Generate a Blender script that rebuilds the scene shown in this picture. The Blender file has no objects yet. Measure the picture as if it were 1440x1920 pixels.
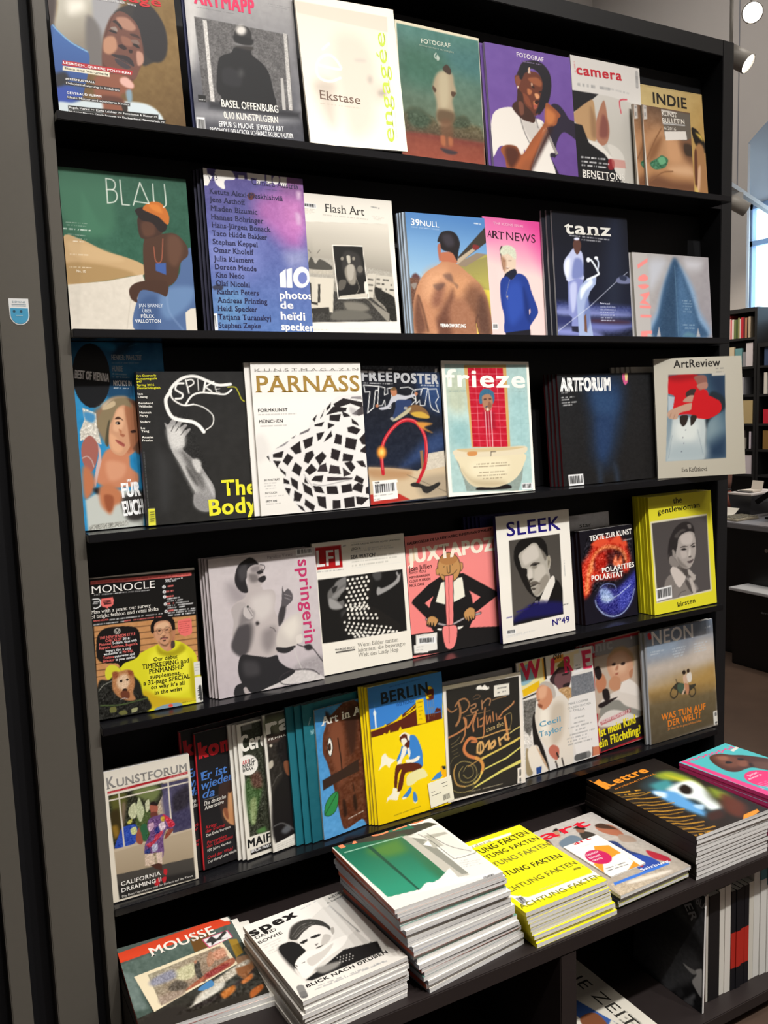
import bpy, bmesh, math, random
import numpy as np
from mathutils import Matrix, Vector

# ---------------------------------------------------------------- camera, world, lights, exposure
scene = bpy.context.scene
scene.view_settings.view_transform = 'Standard'
scene.view_settings.look = 'None'
scene.view_settings.gamma = 1.0
scene.view_settings.use_curve_mapping = False
scene.view_settings.exposure = -0.1
COL = scene.collection

cam_data = bpy.data.cameras.new('camera')
cam = bpy.data.objects.new('camera', cam_data)
COL.objects.link(cam)
cam_data.sensor_fit = 'VERTICAL'
cam_data.sensor_height = 36.0
cam_data.lens = 36.0 * 1613.78 / 1920.0
cam_data.clip_start = 0.05
right = Vector((0.87522345, -0.4825571, -0.03350461))
fwd = Vector((0.47584772, 0.87135834, -0.11959761))
upv = right.cross(fwd)
cam.matrix_world = Matrix(((right.x, upv.x, -fwd.x, -0.2802), (right.y, upv.y, -fwd.y, -1.6923),
                           (right.z, upv.z, -fwd.z, 1.5373), (0, 0, 0, 1)))
scene.camera = cam

world = bpy.data.worlds.new('world')
scene.world = world
world.use_nodes = True
bg = world.node_tree.nodes['Background']
bg.inputs['Color'].default_value = (0.58, 0.8, 1.0, 1)
bg.inputs['Strength'].default_value = 6.0


def spot(name, loc, target, power, angle, blend=0.6, size=0.05, color=(1.0, 0.86, 0.7)):
    d = bpy.data.lights.new(name, 'SPOT')
    d.energy = power
    d.spot_size = math.radians(angle)
    d.spot_blend = blend
    d.shadow_soft_size = size
    d.color = color
    o = bpy.data.objects.new(name, d)
    COL.objects.link(o)
    o.location = loc
    o.rotation_euler = (Vector(target) - Vector(loc)).to_track_quat('-Z', 'Y').to_euler()
    return o


def area(name, loc, target, power, sx, sy, color=(1, 0.93, 0.84)):
    d = bpy.data.lights.new(name, 'AREA')
    d.shape = 'RECTANGLE'
    d.size, d.size_y = sx, sy
    d.energy = power
    d.color = color
    o = bpy.data.objects.new(name, d)
    COL.objects.link(o)
    o.location = loc
    o.rotation_euler = (Vector(target) - Vector(loc)).to_track_quat('-Z', 'Y').to_euler()
    return o


# track spotlights in front of the rack (their heads hang above and behind the viewer)
for lx, tx, tz, pw in ((0.1, 0.1, 0.35, 258), (0.75, 0.65, 0.35, 258), (1.4, 1.15, 0.35, 258), (2.0, 1.3, 0.3, 232)):
    spot('rack_spot', (lx, -2.35, 4.5), (tx, 0.0, tz), pw, 56, 1.0, 0.06, (1.0, 0.98, 0.955))
spot('post_fill', (-0.85, -0.7, 4.0), (-0.12, 0.0, 2.95), 150, 46, 1.0, 0.06, (1.0, 0.93, 0.84))  # extra spot added to lighten the upper part of the left posts
# unseen area lights added under the ceiling as fill
area('ceiling_fill', (0.5, -3.2, 5.9), (0.5, -2.6, 0), 120, 1.6, 1.6)
area('ceiling_fill', (4.2, -1.0, 5.9), (4.2, -0.6, 0), 130, 1.6, 1.6)
area('ceiling_fill', (3.6, 3.6, 5.9), (3.6, 3.4, 0), 110, 1.6, 1.6)
area('upward_fill', (4.4, 0.6, 4.4), (4.4, 0.7, 6), 60, 0.5, 2.5)  # upward area light added to brighten the ceiling and far wall
spot('counter_spot', (4.2, 0.9, 3.6), (4.5, 2.0, 0.8), 120, 60, 0.7, 0.04)
spot('bookcase_spot', (4.7, 3.9, 3.6), (6.1, 3.4, 1.4), 130, 60, 0.7, 0.04)

# ---------------------------------------------------------------- colour, materials
rng = np.random.default_rng(7)
random.seed(5)


def hexc(s):
    s = s.strip('#')
    if len(s) == 1:
        s = s * 6
    elif len(s) == 2:
        s = s * 3
    elif len(s) == 3:
        s = ''.join(c * 2 for c in s)
    return np.array([int(s[i:i + 2], 16) / 255 for i in (0, 2, 4)])


def lin(c):
    c = np.clip(np.asarray(c, float), 0, 1)
    return np.where(c <= 0.04045, c / 12.92, ((c + 0.055) / 1.055) ** 2.4)


MATS = {}


def mat(name, color=None, rough=0.5, spec=0.5, metal=0.0, emit=0.0, coat=0.0, noise=0.0, scale=40.0, bump=0.0):
    if name in MATS:
        return MATS[name]
    m = bpy.data.materials.new(name)
    m.use_nodes = True
    nt = m.node_tree
    b = nt.nodes['Principled BSDF']
    b.inputs['Roughness'].default_value = rough
    b.inputs['Specular IOR Level'].default_value = spec
    b.inputs['Metallic'].default_value = metal
    if coat:
        b.inputs['Coat Weight'].default_value = coat
        b.inputs['Coat Roughness'].default_value = 0.12
    c = (*lin(hexc(color)), 1) if isinstance(color, str) else color
    if c is not None:
        b.inputs['Base Color'].default_value = c
        if emit:
            b.inputs['Emission Color'].default_value = c
            b.inputs['Emission Strength'].default_value = emit
    if noise or bump:
        tc = nt.nodes.new('ShaderNodeTexCoord')
        n = nt.nodes.new('ShaderNodeTexNoise')
        n.inputs['Scale'].default_value = scale
        n.inputs['Detail'].default_value = 4
        nt.links.new(tc.outputs['Object'], n.inputs['Vector'])
        if noise:
            mx = nt.nodes.new('ShaderNodeMix')
            mx.data_type = 'RGBA'
            mx.inputs['A'].default_value = tuple(v * (1 - noise) for v in c[:3]) + (1,)
            mx.inputs['B'].default_value = tuple(min(1, v * (1 + noise)) for v in c[:3]) + (1,)
            nt.links.new(n.outputs['Fac'], mx.inputs['Factor'])
            nt.links.new(mx.outputs['Result'], b.inputs['Base Color'])
        if bump:
            bp = nt.nodes.new('ShaderNodeBump')
            bp.inputs['Strength'].default_value = bump
            bp.inputs['Distance'].default_value = 0.002
            nt.links.new(n.outputs['Fac'], bp.inputs['Height'])
            nt.links.new(bp.outputs['Normal'], b.inputs['Normal'])
    MATS[name] = m
    return m


def print_mat(name, rough, coat):
    m = bpy.data.materials.new(name)
    m.use_nodes = True
    nt = m.node_tree
    b = nt.nodes['Principled BSDF']
    a = nt.nodes.new('ShaderNodeAttribute')
    a.attribute_name = 'ink'
    nt.links.new(a.outputs['Color'], b.inputs['Base Color'])
    b.inputs['Roughness'].default_value = rough
    b.inputs['Specular IOR Level'].default_value = 0.22
    b.inputs['Coat Weight'].default_value = coat
    b.inputs['Coat Roughness'].default_value = 0.25
    return m


PRINT = print_mat('printed_cover', 0.45, 0.04)


def pages_mat():
    m = bpy.data.materials.new('page_edges')
    m.use_nodes = True
    nt = m.node_tree
    b = nt.nodes['Principled BSDF']
    b.inputs['Roughness'].default_value = 0.8
    tc = nt.nodes.new('ShaderNodeTexCoord')
    mp = nt.nodes.new('ShaderNodeMapping')
    mp.inputs['Scale'].default_value = (3, 3, 900)
    nz = nt.nodes.new('ShaderNodeTexNoise')
    nz.inputs['Scale'].default_value = 1.0
    nz.inputs['Detail'].default_value = 3
    oi = nt.nodes.new('ShaderNodeObjectInfo')
    ad = nt.nodes.new('ShaderNodeVectorMath')
    sc = nt.nodes.new('ShaderNodeVectorMath')
    sc.operation = 'SCALE'
    sc.inputs[0].default_value = (7, 3, 11)
    nt.links.new(oi.outputs['Random'], sc.inputs['Scale'])
    nt.links.new(tc.outputs['Object'], mp.inputs['Vector'])
    nt.links.new(mp.outputs['Vector'], ad.inputs[0])
    nt.links.new(sc.outputs['Vector'], ad.inputs[1])
    nt.links.new(ad.outputs['Vector'], nz.inputs['Vector'])
    r = nt.nodes.new('ShaderNodeValToRGB')
    r.color_ramp.elements[0].position = 0.3
    r.color_ramp.elements[0].color = (0.42, 0.41, 0.4, 1)
    r.color_ramp.elements[1].position = 0.55
    r.color_ramp.elements[1].color = (0.82, 0.8, 0.77, 1)
    nt.links.new(nz.outputs['Fac'], r.inputs['Fac'])
    nt.links.new(r.outputs['Color'], b.inputs['Base Color'])
    return m


PAGES = pages_mat()


# ---------------------------------------------------------------- object helpers
def link_mesh(name, me, m, parent=None):
    o = bpy.data.objects.new(name, me)
    if m is not None:
        for x in (m if isinstance(m, (list, tuple)) else [m]):
            me.materials.append(x)
    COL.objects.link(o)
    if parent is not None:
        o.parent = parent
    return o


def obj(name, bm, m, parent=None, smooth=False):
    me = bpy.data.meshes.new(name)
    bmesh.ops.recalc_face_normals(bm, faces=bm.faces)
    bm.to_mesh(me)
    bm.free()
    if smooth:
        me.polygons.foreach_set('use_smooth', [True] * len(me.polygons))
    return link_mesh(name, me, m, parent)


def box(bm, lo, hi, bev=0.0, M=None):
    r = bmesh.ops.create_cube(bm, size=1)
    vs = r['verts']
    c = [(lo[i] + hi[i]) / 2 for i in range(3)]
    s = [hi[i] - lo[i] for i in range(3)]
    for v in vs:
        v.co = Vector((v.co[i] * s[i] + c[i] for i in range(3)))
    if bev:
        es = list({e for v in vs for e in v.link_edges})
        rr = bmesh.ops.bevel(bm, geom=es, offset=bev, segments=2, affect='EDGES')
        vs = list({v for f in rr['faces'] for v in f.verts} | {v for v in vs if v.is_valid})
    if M is not None:
        bmesh.ops.transform(bm, matrix=M, verts=vs)
    return vs


def boxobj(name, lo, hi, m, parent=None, bev=0.0, M=None):
    bm = bmesh.new()
    box(bm, lo, hi, bev, M)
    return obj(name, bm, m, parent)


def lathe(bm, prof, seg=24, M=None):
    rings = []
    for r, z in prof:
        rings.append([bm.verts.new((r * math.cos(2 * math.pi * i / seg), r * math.sin(2 * math.pi * i / seg), z)) for i in range(seg)])
    for a, b in zip(rings, rings[1:]):
        for i in range(seg):
            bm.faces.new((a[i], a[(i + 1) % seg], b[(i + 1) % seg], b[i]))
    for rg in (rings[0], rings[-1]):
        bm.faces.new(rg)
    if M is not None:
        bmesh.ops.transform(bm, matrix=M, verts=[v for r in rings for v in r])


def tube(bm, pts, r, seg=8):
    pts = [Vector(p) for p in pts]
    rings = []
    for i, p in enumerate(pts):
        d = (pts[min(i + 1, len(pts) - 1)] - pts[max(i - 1, 0)]).normalized()
        q = d.to_track_quat('Z', 'Y').to_matrix()
        rings.append([bm.verts.new(p + q @ Vector((r * math.cos(2 * math.pi * k / seg), r * math.sin(2 * math.pi * k / seg), 0))) for k in range(seg)])
    for a, b in zip(rings, rings[1:]):
        for i in range(seg):
            bm.faces.new((a[i], a[(i + 1) % seg], b[(i + 1) % seg], b[i]))
    bm.faces.new(rings[0])
    bm.faces.new(rings[-1])


def empty(name, loc=(0, 0, 0)):
    o = bpy.data.objects.new(name, None)
    o.empty_display_size = 0.05
    COL.objects.link(o)
    o.location = loc
    return o


def tag(o, label, cat, group=None):
    o['label'] = label
    o['category'] = cat
    if group:
        o['group'] = group
    return o


def struct(o):
    o['kind'] = 'structure'
    return o


# ---------------------------------------------------------------- printed artwork: a little vector painter
# A cover's picture is drawn on the flat printed sheet: shapes are rasterised to a fine grid of ink colours on the
# sheet's own mesh, lettering is real outline geometry lying on it.
def homography(src, dst):
    A, b = [], []
    for (x, y), (u, v) in zip(src, dst):
        A += [[x, y, 1, 0, 0, 0, -u * x, -u * y], [0, 0, 0, x, y, 1, -v * x, -v * y]]
        b += [u, v]
    h = np.linalg.solve(np.array(A, float), np.array(b, float))
    return np.append(h, 1).reshape(3, 3)


def catmull(P, closed, k=5):
    n = len(P)
    if n < 3:
        return P
    out = []
    idx = range(n) if closed else range(n - 1)
    for i in idx:
        if closed:
            p0, p1, p2, p3 = P[i - 1], P[i], P[(i + 1) % n], P[(i + 2) % n]
        else:
            p0, p1, p2, p3 = P[max(i - 1, 0)], P[i], P[i + 1], P[min(i + 2, n - 1)]
        for j in range(k):
            t = j / k
            out.append(0.5 * (2 * p1 + (p2 - p0) * t + (2 * p0 - 5 * p1 + 4 * p2 - p3) * t * t + (3 * p1 - p0 - 3 * p2 + p3) * t ** 3))
    if not closed:
        out.append(P[-1])
    return np.array(out)


def vnoise(ny, nx, cell, r):
    gy, gx = int(ny / cell) + 3, int(nx / cell) + 3
    g = r.random((gy, gx))
    y, x = np.arange(ny) / cell, np.arange(nx) / cell
    y0, x0 = y.astype(int), x.astype(int)
    fy, fx = (y - y0)[:, None], (x - x0)[None]
    fy, fx = fy * fy * (3 - 2 * fy), fx * fx * (3 - 2 * fx)
    a, b = g[np.ix_(y0, x0)], g[np.ix_(y0, x0 + 1)]
    c, d = g[np.ix_(y0 + 1, x0)], g[np.ix_(y0 + 1, x0 + 1)]
    return (a * (1 - fx) + b * fx) * (1 - fy) + (c * (1 - fx) + d * fx) * fy - 0.5


FONT_CACHE = {}


def glyphs(s, bold, serif, ital):
    """Outline lettering as triangles: (verts Nx2 scaled to cap height 1, faces)."""
    key = (s, bold, serif, ital)
    if key in FONT_CACHE:
        return FONT_CACHE[key]
    cu = bpy.data.curves.new('lettering', 'FONT')
    cu.body = s
    cu.resolution_u = 3
    cu.shear = 0.25 if ital else 0.0
    if bold:
        cu.space_character = 1.0 + 0.05 * bold
    o = bpy.data.objects.new('lettering', cu)
    COL.objects.link(o)
    me = o.to_mesh(depsgraph=bpy.context.evaluated_depsgraph_get())
    n = len(me.vertices)
    V = np.zeros(n * 3)
    me.vertices.foreach_get('co', V)
    V = V.reshape(-1, 3)[:, :2]
    F = [tuple(p.vertices) for p in me.polygons]
    cap = 0.729
    V = V / cap
    if serif and n:
        ec = {}
        for f in F:
            for a, b in zip(f, f[1:] + f[:1]):
                k = (min(a, b), max(a, b))
                ec[k] = ec.get(k, 0) + 1
        add = []
        for (a, b), c in ec.items():
            if c > 1:
                continue
            pa, pb = V[a], V[b]
            if abs(pa[1] - pb[1]) > 0.012:
                continue
            L = abs(pa[0] - pb[0])
            y = (pa[1] + pb[1]) / 2
            if 0.05 < L < 0.42 and (abs(y) < 0.06 or abs(y - 1) < 0.06 or abs(y - 0.75) < 0.05 or abs(y - 1.04) < .05):
                x0, x1 = min(pa[0], pb[0]), max(pa[0], pb[0])
                e = 0.1
                dy = 0.07 if y < 0.3 else -0.07
                add.append([(x0 - e, y), (x1 + e, y), (x1 + e * 0.2, y + dy), (x0 - e * 0.2, y + dy)])
        for q in add:
            i = len(V)
            V = np.vstack([V, np.array(q)])
            F.append((i, i + 1, i + 2, i + 3))
    o.to_mesh_clear()
    bpy.data.objects.remove(o)
    bpy.data.curves.remove(cu)
    FONT_CACHE[key] = (V, F)
    return V, F


class Sheet:
    def __init__(self, q, w, h, base, org=(0, 0, 1), res=None, seed=1):
        self.q, self.w, self.h, self.org = q, w, h, org
        self.H = homography(q, [(0, h), (w, h), (w, 0), (0, 0)])
        self.Hi = np.linalg.inv(self.H)
        pw = (math.dist(q[0], q[1]) + math.dist(q[3], q[2])) / 2
        ph = (math.dist(q[0], q[3]) + math.dist(q[1], q[2])) / 2
        self.ppm = (pw / w + ph / h) / 2           # photo pixels per metre on the sheet
        d = res or 1.3
        self.nx, self.ny = max(2, int(pw / d)), max(2, int(ph / d))
        xs, ys = np.linspace(0, w, self.nx), np.linspace(0, h, self.ny)
        self.X, self.Y = np.meshgrid(xs, ys)
        self.C = np.empty((self.ny, self.nx, 3))
        self.C[:] = hexc(base)
        self.text = []
        self.clip = None
        self.r = np.random.default_rng(seed)

    def m(self, p):
        p = np.atleast_2d(np.array(p, float))
        p = p / self.org[2] + np.array(self.org[:2])
        r = np.c_[p, np.ones(len(p))] @ self.H.T
        return r[:, :2] / r[:, 2:]

    def s(self, d):
        return d / self.org[2] / self.ppm

    def px(self, P):
        r = np.append(P, 1) @ self.Hi.T
        return (r[:2] / r[2] - np.array(self.org[:2])) * self.org[2]

    def _sub(self, P, pad):
        cx, cy = self.w / (self.nx - 1), self.h / (self.ny - 1)
        x0 = max(0, int((P[:, 0].min() - pad) / cx))
        x1 = min(self.nx, int((P[:, 0].max() + pad) / cx) + 2)
        y0 = max(0, int((P[:, 1].min() - pad) / cy))
        y1 = min(self.ny, int((P[:, 1].max() + pad) / cy) + 2)
        return slice(y0, y1), slice(x0, x1)

    def _dist(self, P, X, Y, closed):
        Q = np.roll(P, -1, 0) if closed else P[1:]
        A = P if closed else P[:-1]
        d2 = np.full(X.shape, 1e9)
        ins = np.zeros(X.shape, bool)
        for (ax, ay), (bx, by) in zip(A, Q):
            dx, dy = bx - ax, by - ay
            L = dx * dx + dy * dy + 1e-14
            t = np.clip(((X - ax) * dx + (Y - ay) * dy) / L, 0, 1)
            d2 = np.minimum(d2, (X - ax - t * dx) ** 2 + (Y - ay - t * dy) ** 2)
            if closed and abs(dy) > 1e-12:
                ins ^= ((ay > Y) != (by > Y)) & (X < ax + (Y - ay) / dy * dx)
        return np.sqrt(d2), ins

    def blend(self, sl, alpha, col):
        if self.clip is not None:
            alpha = alpha * self.clip[sl]
        a = alpha[..., None]
        self.C[sl] = self.C[sl] * (1 - a) + col * a

    def poly(self, P, col, soft, al, grad=None):
        cell = self.w / self.nx
        sw = max(soft, cell * 0.9)
        sl = self._sub(P, sw)
        X, Y = self.X[sl], self.Y[sl]
        if X.size == 0:
            return
        d, ins = self._dist(P, X, Y, True)
        sd = np.where(ins, d, -d)
        a = np.clip(sd / sw + 0.5, 0, 1)
        a = a * a * (3 - 2 * a) * al
        if grad is not None:
            c1, c2, p1, p2 = grad
            v = p2 - p1
            t = np.clip(((X - p1[0]) * v[0] + (Y - p1[1]) * v[1]) / (v @ v), 0, 1)[..., None]
            col = c1 * (1 - t) + c2 * t
        self.blend(sl, a, col)

    def stroke(self, P, wd, col, soft, al, dash=False):
        cell = self.w / self.nx
        sw = max(soft, cell * 0.9)
        sl = self._sub(P, sw + wd)
        X, Y = self.X[sl], self.Y[sl]
        if X.size == 0:
            return
        d, _ = self._dist(P, X, Y, False)
        a = np.clip((wd / 2 - d) / sw + 0.5, 0, 1) * al * min(1, wd / cell / 0.8 + 0.1)
        if dash:
            v = P[-1] - P[0]
            L = np.linalg.norm(v)
            t = ((X - P[0][0]) * v[0] + (Y - P[0][1]) * v[1]) / L / max(wd, 1e-4)
            g = np.random.default_rng(int(abs(P[0][0]) * 1e4) + int(abs(P[0][1]) * 1e4))
            pat = (g.random(400) > 0.22).astype(float) * (0.6 + 0.4 * g.random(400))
            a = a * pat[np.clip((t * 1.1).astype(int), 0, 399)]
        self.blend(sl, a, col)

    def draw(self, src):
        for ln in src.strip().split('\n'):
            ln = ln.strip()
            if not ln or ln[0] == '#':
                continue
            tk = ln.split()
            op = tk[0]
            al, soft = 1.0, 0.0
            if '@' in op:
                op, al = op.split('@')
                al = float(al)
            if '~' in op:
                op, soft = op.split('~')
                soft = float(soft)
                soft = self.s(soft) * (2.3 if soft < 5 else 4.2 if soft <= 16 else 3.2)
            xy = lambda a: self.m([tuple(map(float, t.split(','))) for t in a])
            k = op[0]
            if k == 'c':                    # keep what follows inside this outline; alone: anywhere
                self.clip = None
                if len(tk) > 1:
                    d, ins = self._dist(xy(tk[1:]), self.X, self.Y, True)
                    self.clip = np.clip(np.where(ins, d, -d) / (self.w / self.nx * 0.9) + 0.5, 0, 1)
            elif k == 'O':                  # change of drawing frame
                self.org = tuple(map(float, tk[1].split(',')))
            elif k == 'p' or k == 's':
                P = xy(tk[2:])
                self.poly(catmull(P, True) if k == 'p' else P, hexc(tk[1]), soft, al)
            elif k == 'q' or k == 'r':      # polygon with a printed colour blend between two points
                p = xy(tk[3:5])
                P = xy(tk[5:])
                self.poly(catmull(P, True) if k == 'r' else P, None, soft, al, (hexc(tk[1]), hexc(tk[2]), p[0], p[1]))
            elif k == 'g':
                p = xy(tk[3:5])
                P = np.array([(-.1, -.1), (self.w + .1, -.1), (self.w + .1, self.h + .1), (-.1, self.h + .1)])
                self.poly(P, None, 0, al, (hexc(tk[1]), hexc(tk[2]), p[0], p[1]))
            elif k == 'e':
                c = tuple(map(float, tk[2].split(',')))
                if ',' in tk[3]:
                    tk[3:4] = tk[3].split(',')
                rx, ry = float(tk[3]), float(tk[4])
                ro = math.radians(float(tk[5])) if len(tk) > 5 else 0
                an = np.linspace(0, 2 * math.pi, 26)[:-1]
                ex, ey = rx * np.cos(an), ry * np.sin(an)
                P = self.m(np.c_[c[0] + ex * math.cos(ro) - ey * math.sin(ro), c[1] + ex * math.sin(ro) + ey * math.cos(ro)])
                self.poly(P, hexc(tk[1]), soft, al)
            elif k in 'lkd':
                P = xy(tk[3:])
                if k == 'l':
                    P = catmull(P, False)
                self.stroke(P, self.s(float(tk[2])), hexc(tk[1]), soft, al, k == 'd')
            elif k == 'x':                  # a block of small print: x colour size x0,y0 x1,y1 lines dx,dy
                a, b = [tuple(map(float, t.split(','))) for t in tk[3:5]]
                dx, dy = map(float, tk[6].split(','))
                for i in range(int(tk[5])):
                    f = 1 - 0.35 * self.r.random() * (i > 0)
                    P = self.m([(a[0] + dx * i, a[1] + dy * i), (a[0] + dx * i + (b[0] - a[0]) * f, a[1] + dy * i + (b[1] - a[1]) * f)])
                    self.stroke(P, self.s(float(tk[2])), hexc(tk[1]), 0, al, True)
            elif k == 'b':                  # barcode: corner, x-step, y-step
                o, u, v = [np.array(tuple(map(float, t.split(',')))) for t in tk[1:4]]
                c4 = lambda a0, a1, b0, b1: self.m([o + u * a0 + v * b0, o + u * a1 + v * b0, o + u * a1 + v * b1, o + u * a0 + v * b1])
                self.poly(c4(0, 1, 0, 1), hexc('eee'), 0, al)
                t = 0.08
                while t < 0.9:
                    wd = self.r.choice([0.02, 0.035, 0.055])
                    self.poly(c4(t, t + wd, 0.12, 0.8), hexc('222'), 0, al)
                    t += wd + self.r.choice([0.025, 0.04])
            elif k == 'o':                  # rows of printed dots: o colour rx,ry start u-step v-step nu nv
                rx, ry = map(float, tk[2].split(','))
                o, u, v = [np.array(tuple(map(float, t.split(',')))) for t in tk[3:6]]
                an = np.linspace(0, 2 * math.pi, 13)[:-1]
                for i in range(int(tk[6])):
                    for j in range(int(tk[7])):
                        c = o + u * (i + 0.5 * (j % 2)) + v * j
                        self.poly(self.m(np.c_[c[0] + rx * np.cos(an), c[1] + ry * np.sin(an)]), hexc(tk[1]), soft, al)
            elif k == 'n':
                cell = max(1.0, self.s(float(tk[2])) / (self.w / self.nx))
                nz = vnoise(self.ny, self.nx, cell, self.r) * 2 + vnoise(self.ny, self.nx, max(1, cell / 2.3), self.r)
                a = float(tk[1]) / 255 * 0.62
                if len(tk) > 3:
                    P = xy(tk[3:])
                    d, ins = self._dist(P, self.X, self.Y, True)
                    nz = nz * ins
                self.C += (nz if self.clip is None else nz * self.clip)[..., None] * a
            elif k == 't':
                pa, pb = tk[2], tk[3]
                self.lettering(' '.join(tk[5:]).replace('|', ' '), [tuple(map(float, t.split(','))) for t in (pa, pb)], float(tk[4]), hexc(tk[1]), op[1:])
        self.C = np.clip(self.C, 0, 1)

    def lettering(self, s, pts, hpx, col, fl):
        a, b = self.m(pts)
        V, F = glyphs(s, fl.count('b'), 's' in fl, 'i' in fl)
        if not len(V):
            return
        d = b - a
        L = np.linalg.norm(d)
        u = d / L
        n = np.array([-u[1], u[0]])
        eps = 0.002
        p0, p1 = self.px(a), self.px(a + n * eps)
        hm = hpx / (np.linalg.norm(p1 - p0) / eps)
        x0, x1 = V[:, 0].min(), V[:, 0].max()
        base = a + np.outer((V[:, 0] - x0) / (x1 - x0) * L, u) + np.outer(V[:, 1] * hm, n)
        b = (0, 0.022, 0.042, 0.065)[fl.count('b')] * hm
        # heavier weights: the same outlines laid down again, a hair to each side
        for ax, ay in (((-b, -b * .6), (b, -b * .6), (-b, b * .6), (b, b * .6)) if b else ((0, 0),)):
            P, FF = base + u * ax + n * ay, F
            # lettering stays on the sheet
            if P[:, 0].min() < 0 or P[:, 1].min() < 0 or P[:, 0].max() > self.w or P[:, 1].max() > self.h:
                FF = [f for f in F if 0 < P[list(f)].mean(0)[0] < self.w and 0 < P[list(f)].mean(0)[1] < self.h]
                P = np.c_[np.clip(P[:, 0], 0, self.w), np.clip(P[:, 1], 0, self.h)]
            self.text.append((P, FF, col))

    def mesh(self, name, spine=None, thick=0.006, back=None, sag=None):
        """front sheet (printed), spine strip and back sheet as one cover mesh; z = 0 is the printed face."""
        nx, ny = self.nx, self.ny
        V = [np.c_[self.X.ravel(), self.Y.ravel(), np.zeros(nx * ny)]]
        Cc = [lin(self.C.reshape(-1, 3))]
        i = np.arange((ny - 1) * (nx - 1))
        r, c = i // (nx - 1), i % (nx - 1)
        a = r * nx + c
        quads = [np.c_[a, a + 1, a + nx + 1, a + nx]]
        tris = []
        base = nx * ny
        w, h, t = self.w, self.h, thick
        ex = np.array([(0, 0, 0), (0, h, 0), (0, h, -t), (0, 0, -t), (0, 0, -t), (w, 0, -t), (w, h, -t), (0, h, -t)], float)
        sp = lin(hexc(spine)) if isinstance(spine, str) else lin(self.C[:, :2].mean((0, 1)))
        bk = lin(hexc(back)) if back else sp
        V.append(ex)
        Cc.append(np.array([sp] * 4 + [bk] * 4))
        quads.append(np.array([[base, base + 1, base + 2, base + 3], [base + 4, base + 7, base + 6, base + 5]]))
        base += 8
        for k, (P, F, col) in enumerate(self.text):
            V.append(np.c_[P, np.full(len(P), 0.0002 + 0.000035 * (k % 8))])
            Cc.append(np.repeat(lin(col)[None], len(P), 0))
            for f in F:
                (tris if len(f) == 3 else quads).append(np.array([f]) + base)
            base += len(P)
        V, Cc = np.vstack(V), np.vstack(Cc)
        if sag is not None:
            V = sag(V)
        Q = np.vstack(quads).astype(np.int32)
        T = np.vstack(tris).astype(np.int32) if tris else np.zeros((0, 3), np.int32)
        return make_mesh(name, V, Q, T, Cc)


def make_mesh(name, V, Q, T, Cc):
    me = bpy.data.meshes.new(name)
    me.vertices.add(len(V))
    me.vertices.foreach_set('co', V.astype(np.float32).ravel())
    nl = len(Q) * 4 + len(T) * 3
    me.loops.add(nl)
    me.loops.foreach_set('vertex_index', np.concatenate([Q.ravel(), T.ravel()]).astype(np.int32))
    me.polygons.add(len(Q) + len(T))
    ls = np.concatenate([np.arange(len(Q)) * 4, len(Q) * 4 + np.arange(len(T)) * 3]).astype(np.int32)
    me.polygons.foreach_set('loop_start', ls)
    at = me.attributes.new('ink', 'FLOAT_COLOR', 'POINT')
    at.data.foreach_set('color', np.c_[Cc, np.ones(len(Cc))].astype(np.float32).ravel())
    me.update(calc_edges=True)
    me.validate()
    return me


def plain_cover(name, w, h, t, front, spine):
    V = np.array([(0, 0, 0), (w, 0, 0), (w, h, 0), (0, h, 0), (0, 0, 0), (0, h, 0), (0, h, -t), (0, 0, -t), (0, 0, -t), (w, 0, -t), (w, h, -t), (0, h, -t)], float)
    f, s = lin(hexc(front)), lin(hexc(spine))
    return make_mesh(name, V, np.array([[0, 1, 2, 3], [4, 5, 6, 7], [8, 11, 10, 9]]), np.zeros((0, 3), int), np.array([f] * 4 + [s] * 8))


def pages_mesh(w, h, t, wav=0.0):
    bm = bmesh.new()
    box(bm, (0.0006, 0.0003, -t + 0.0002), (w - 0.0003, h - 0.0003, -0.0002))
    me = bpy.data.meshes.new('pages')
    bmesh.ops.recalc_face_normals(bm, faces=bm.faces)
    bm.to_mesh(me)
    bm.free()
    return me


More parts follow.
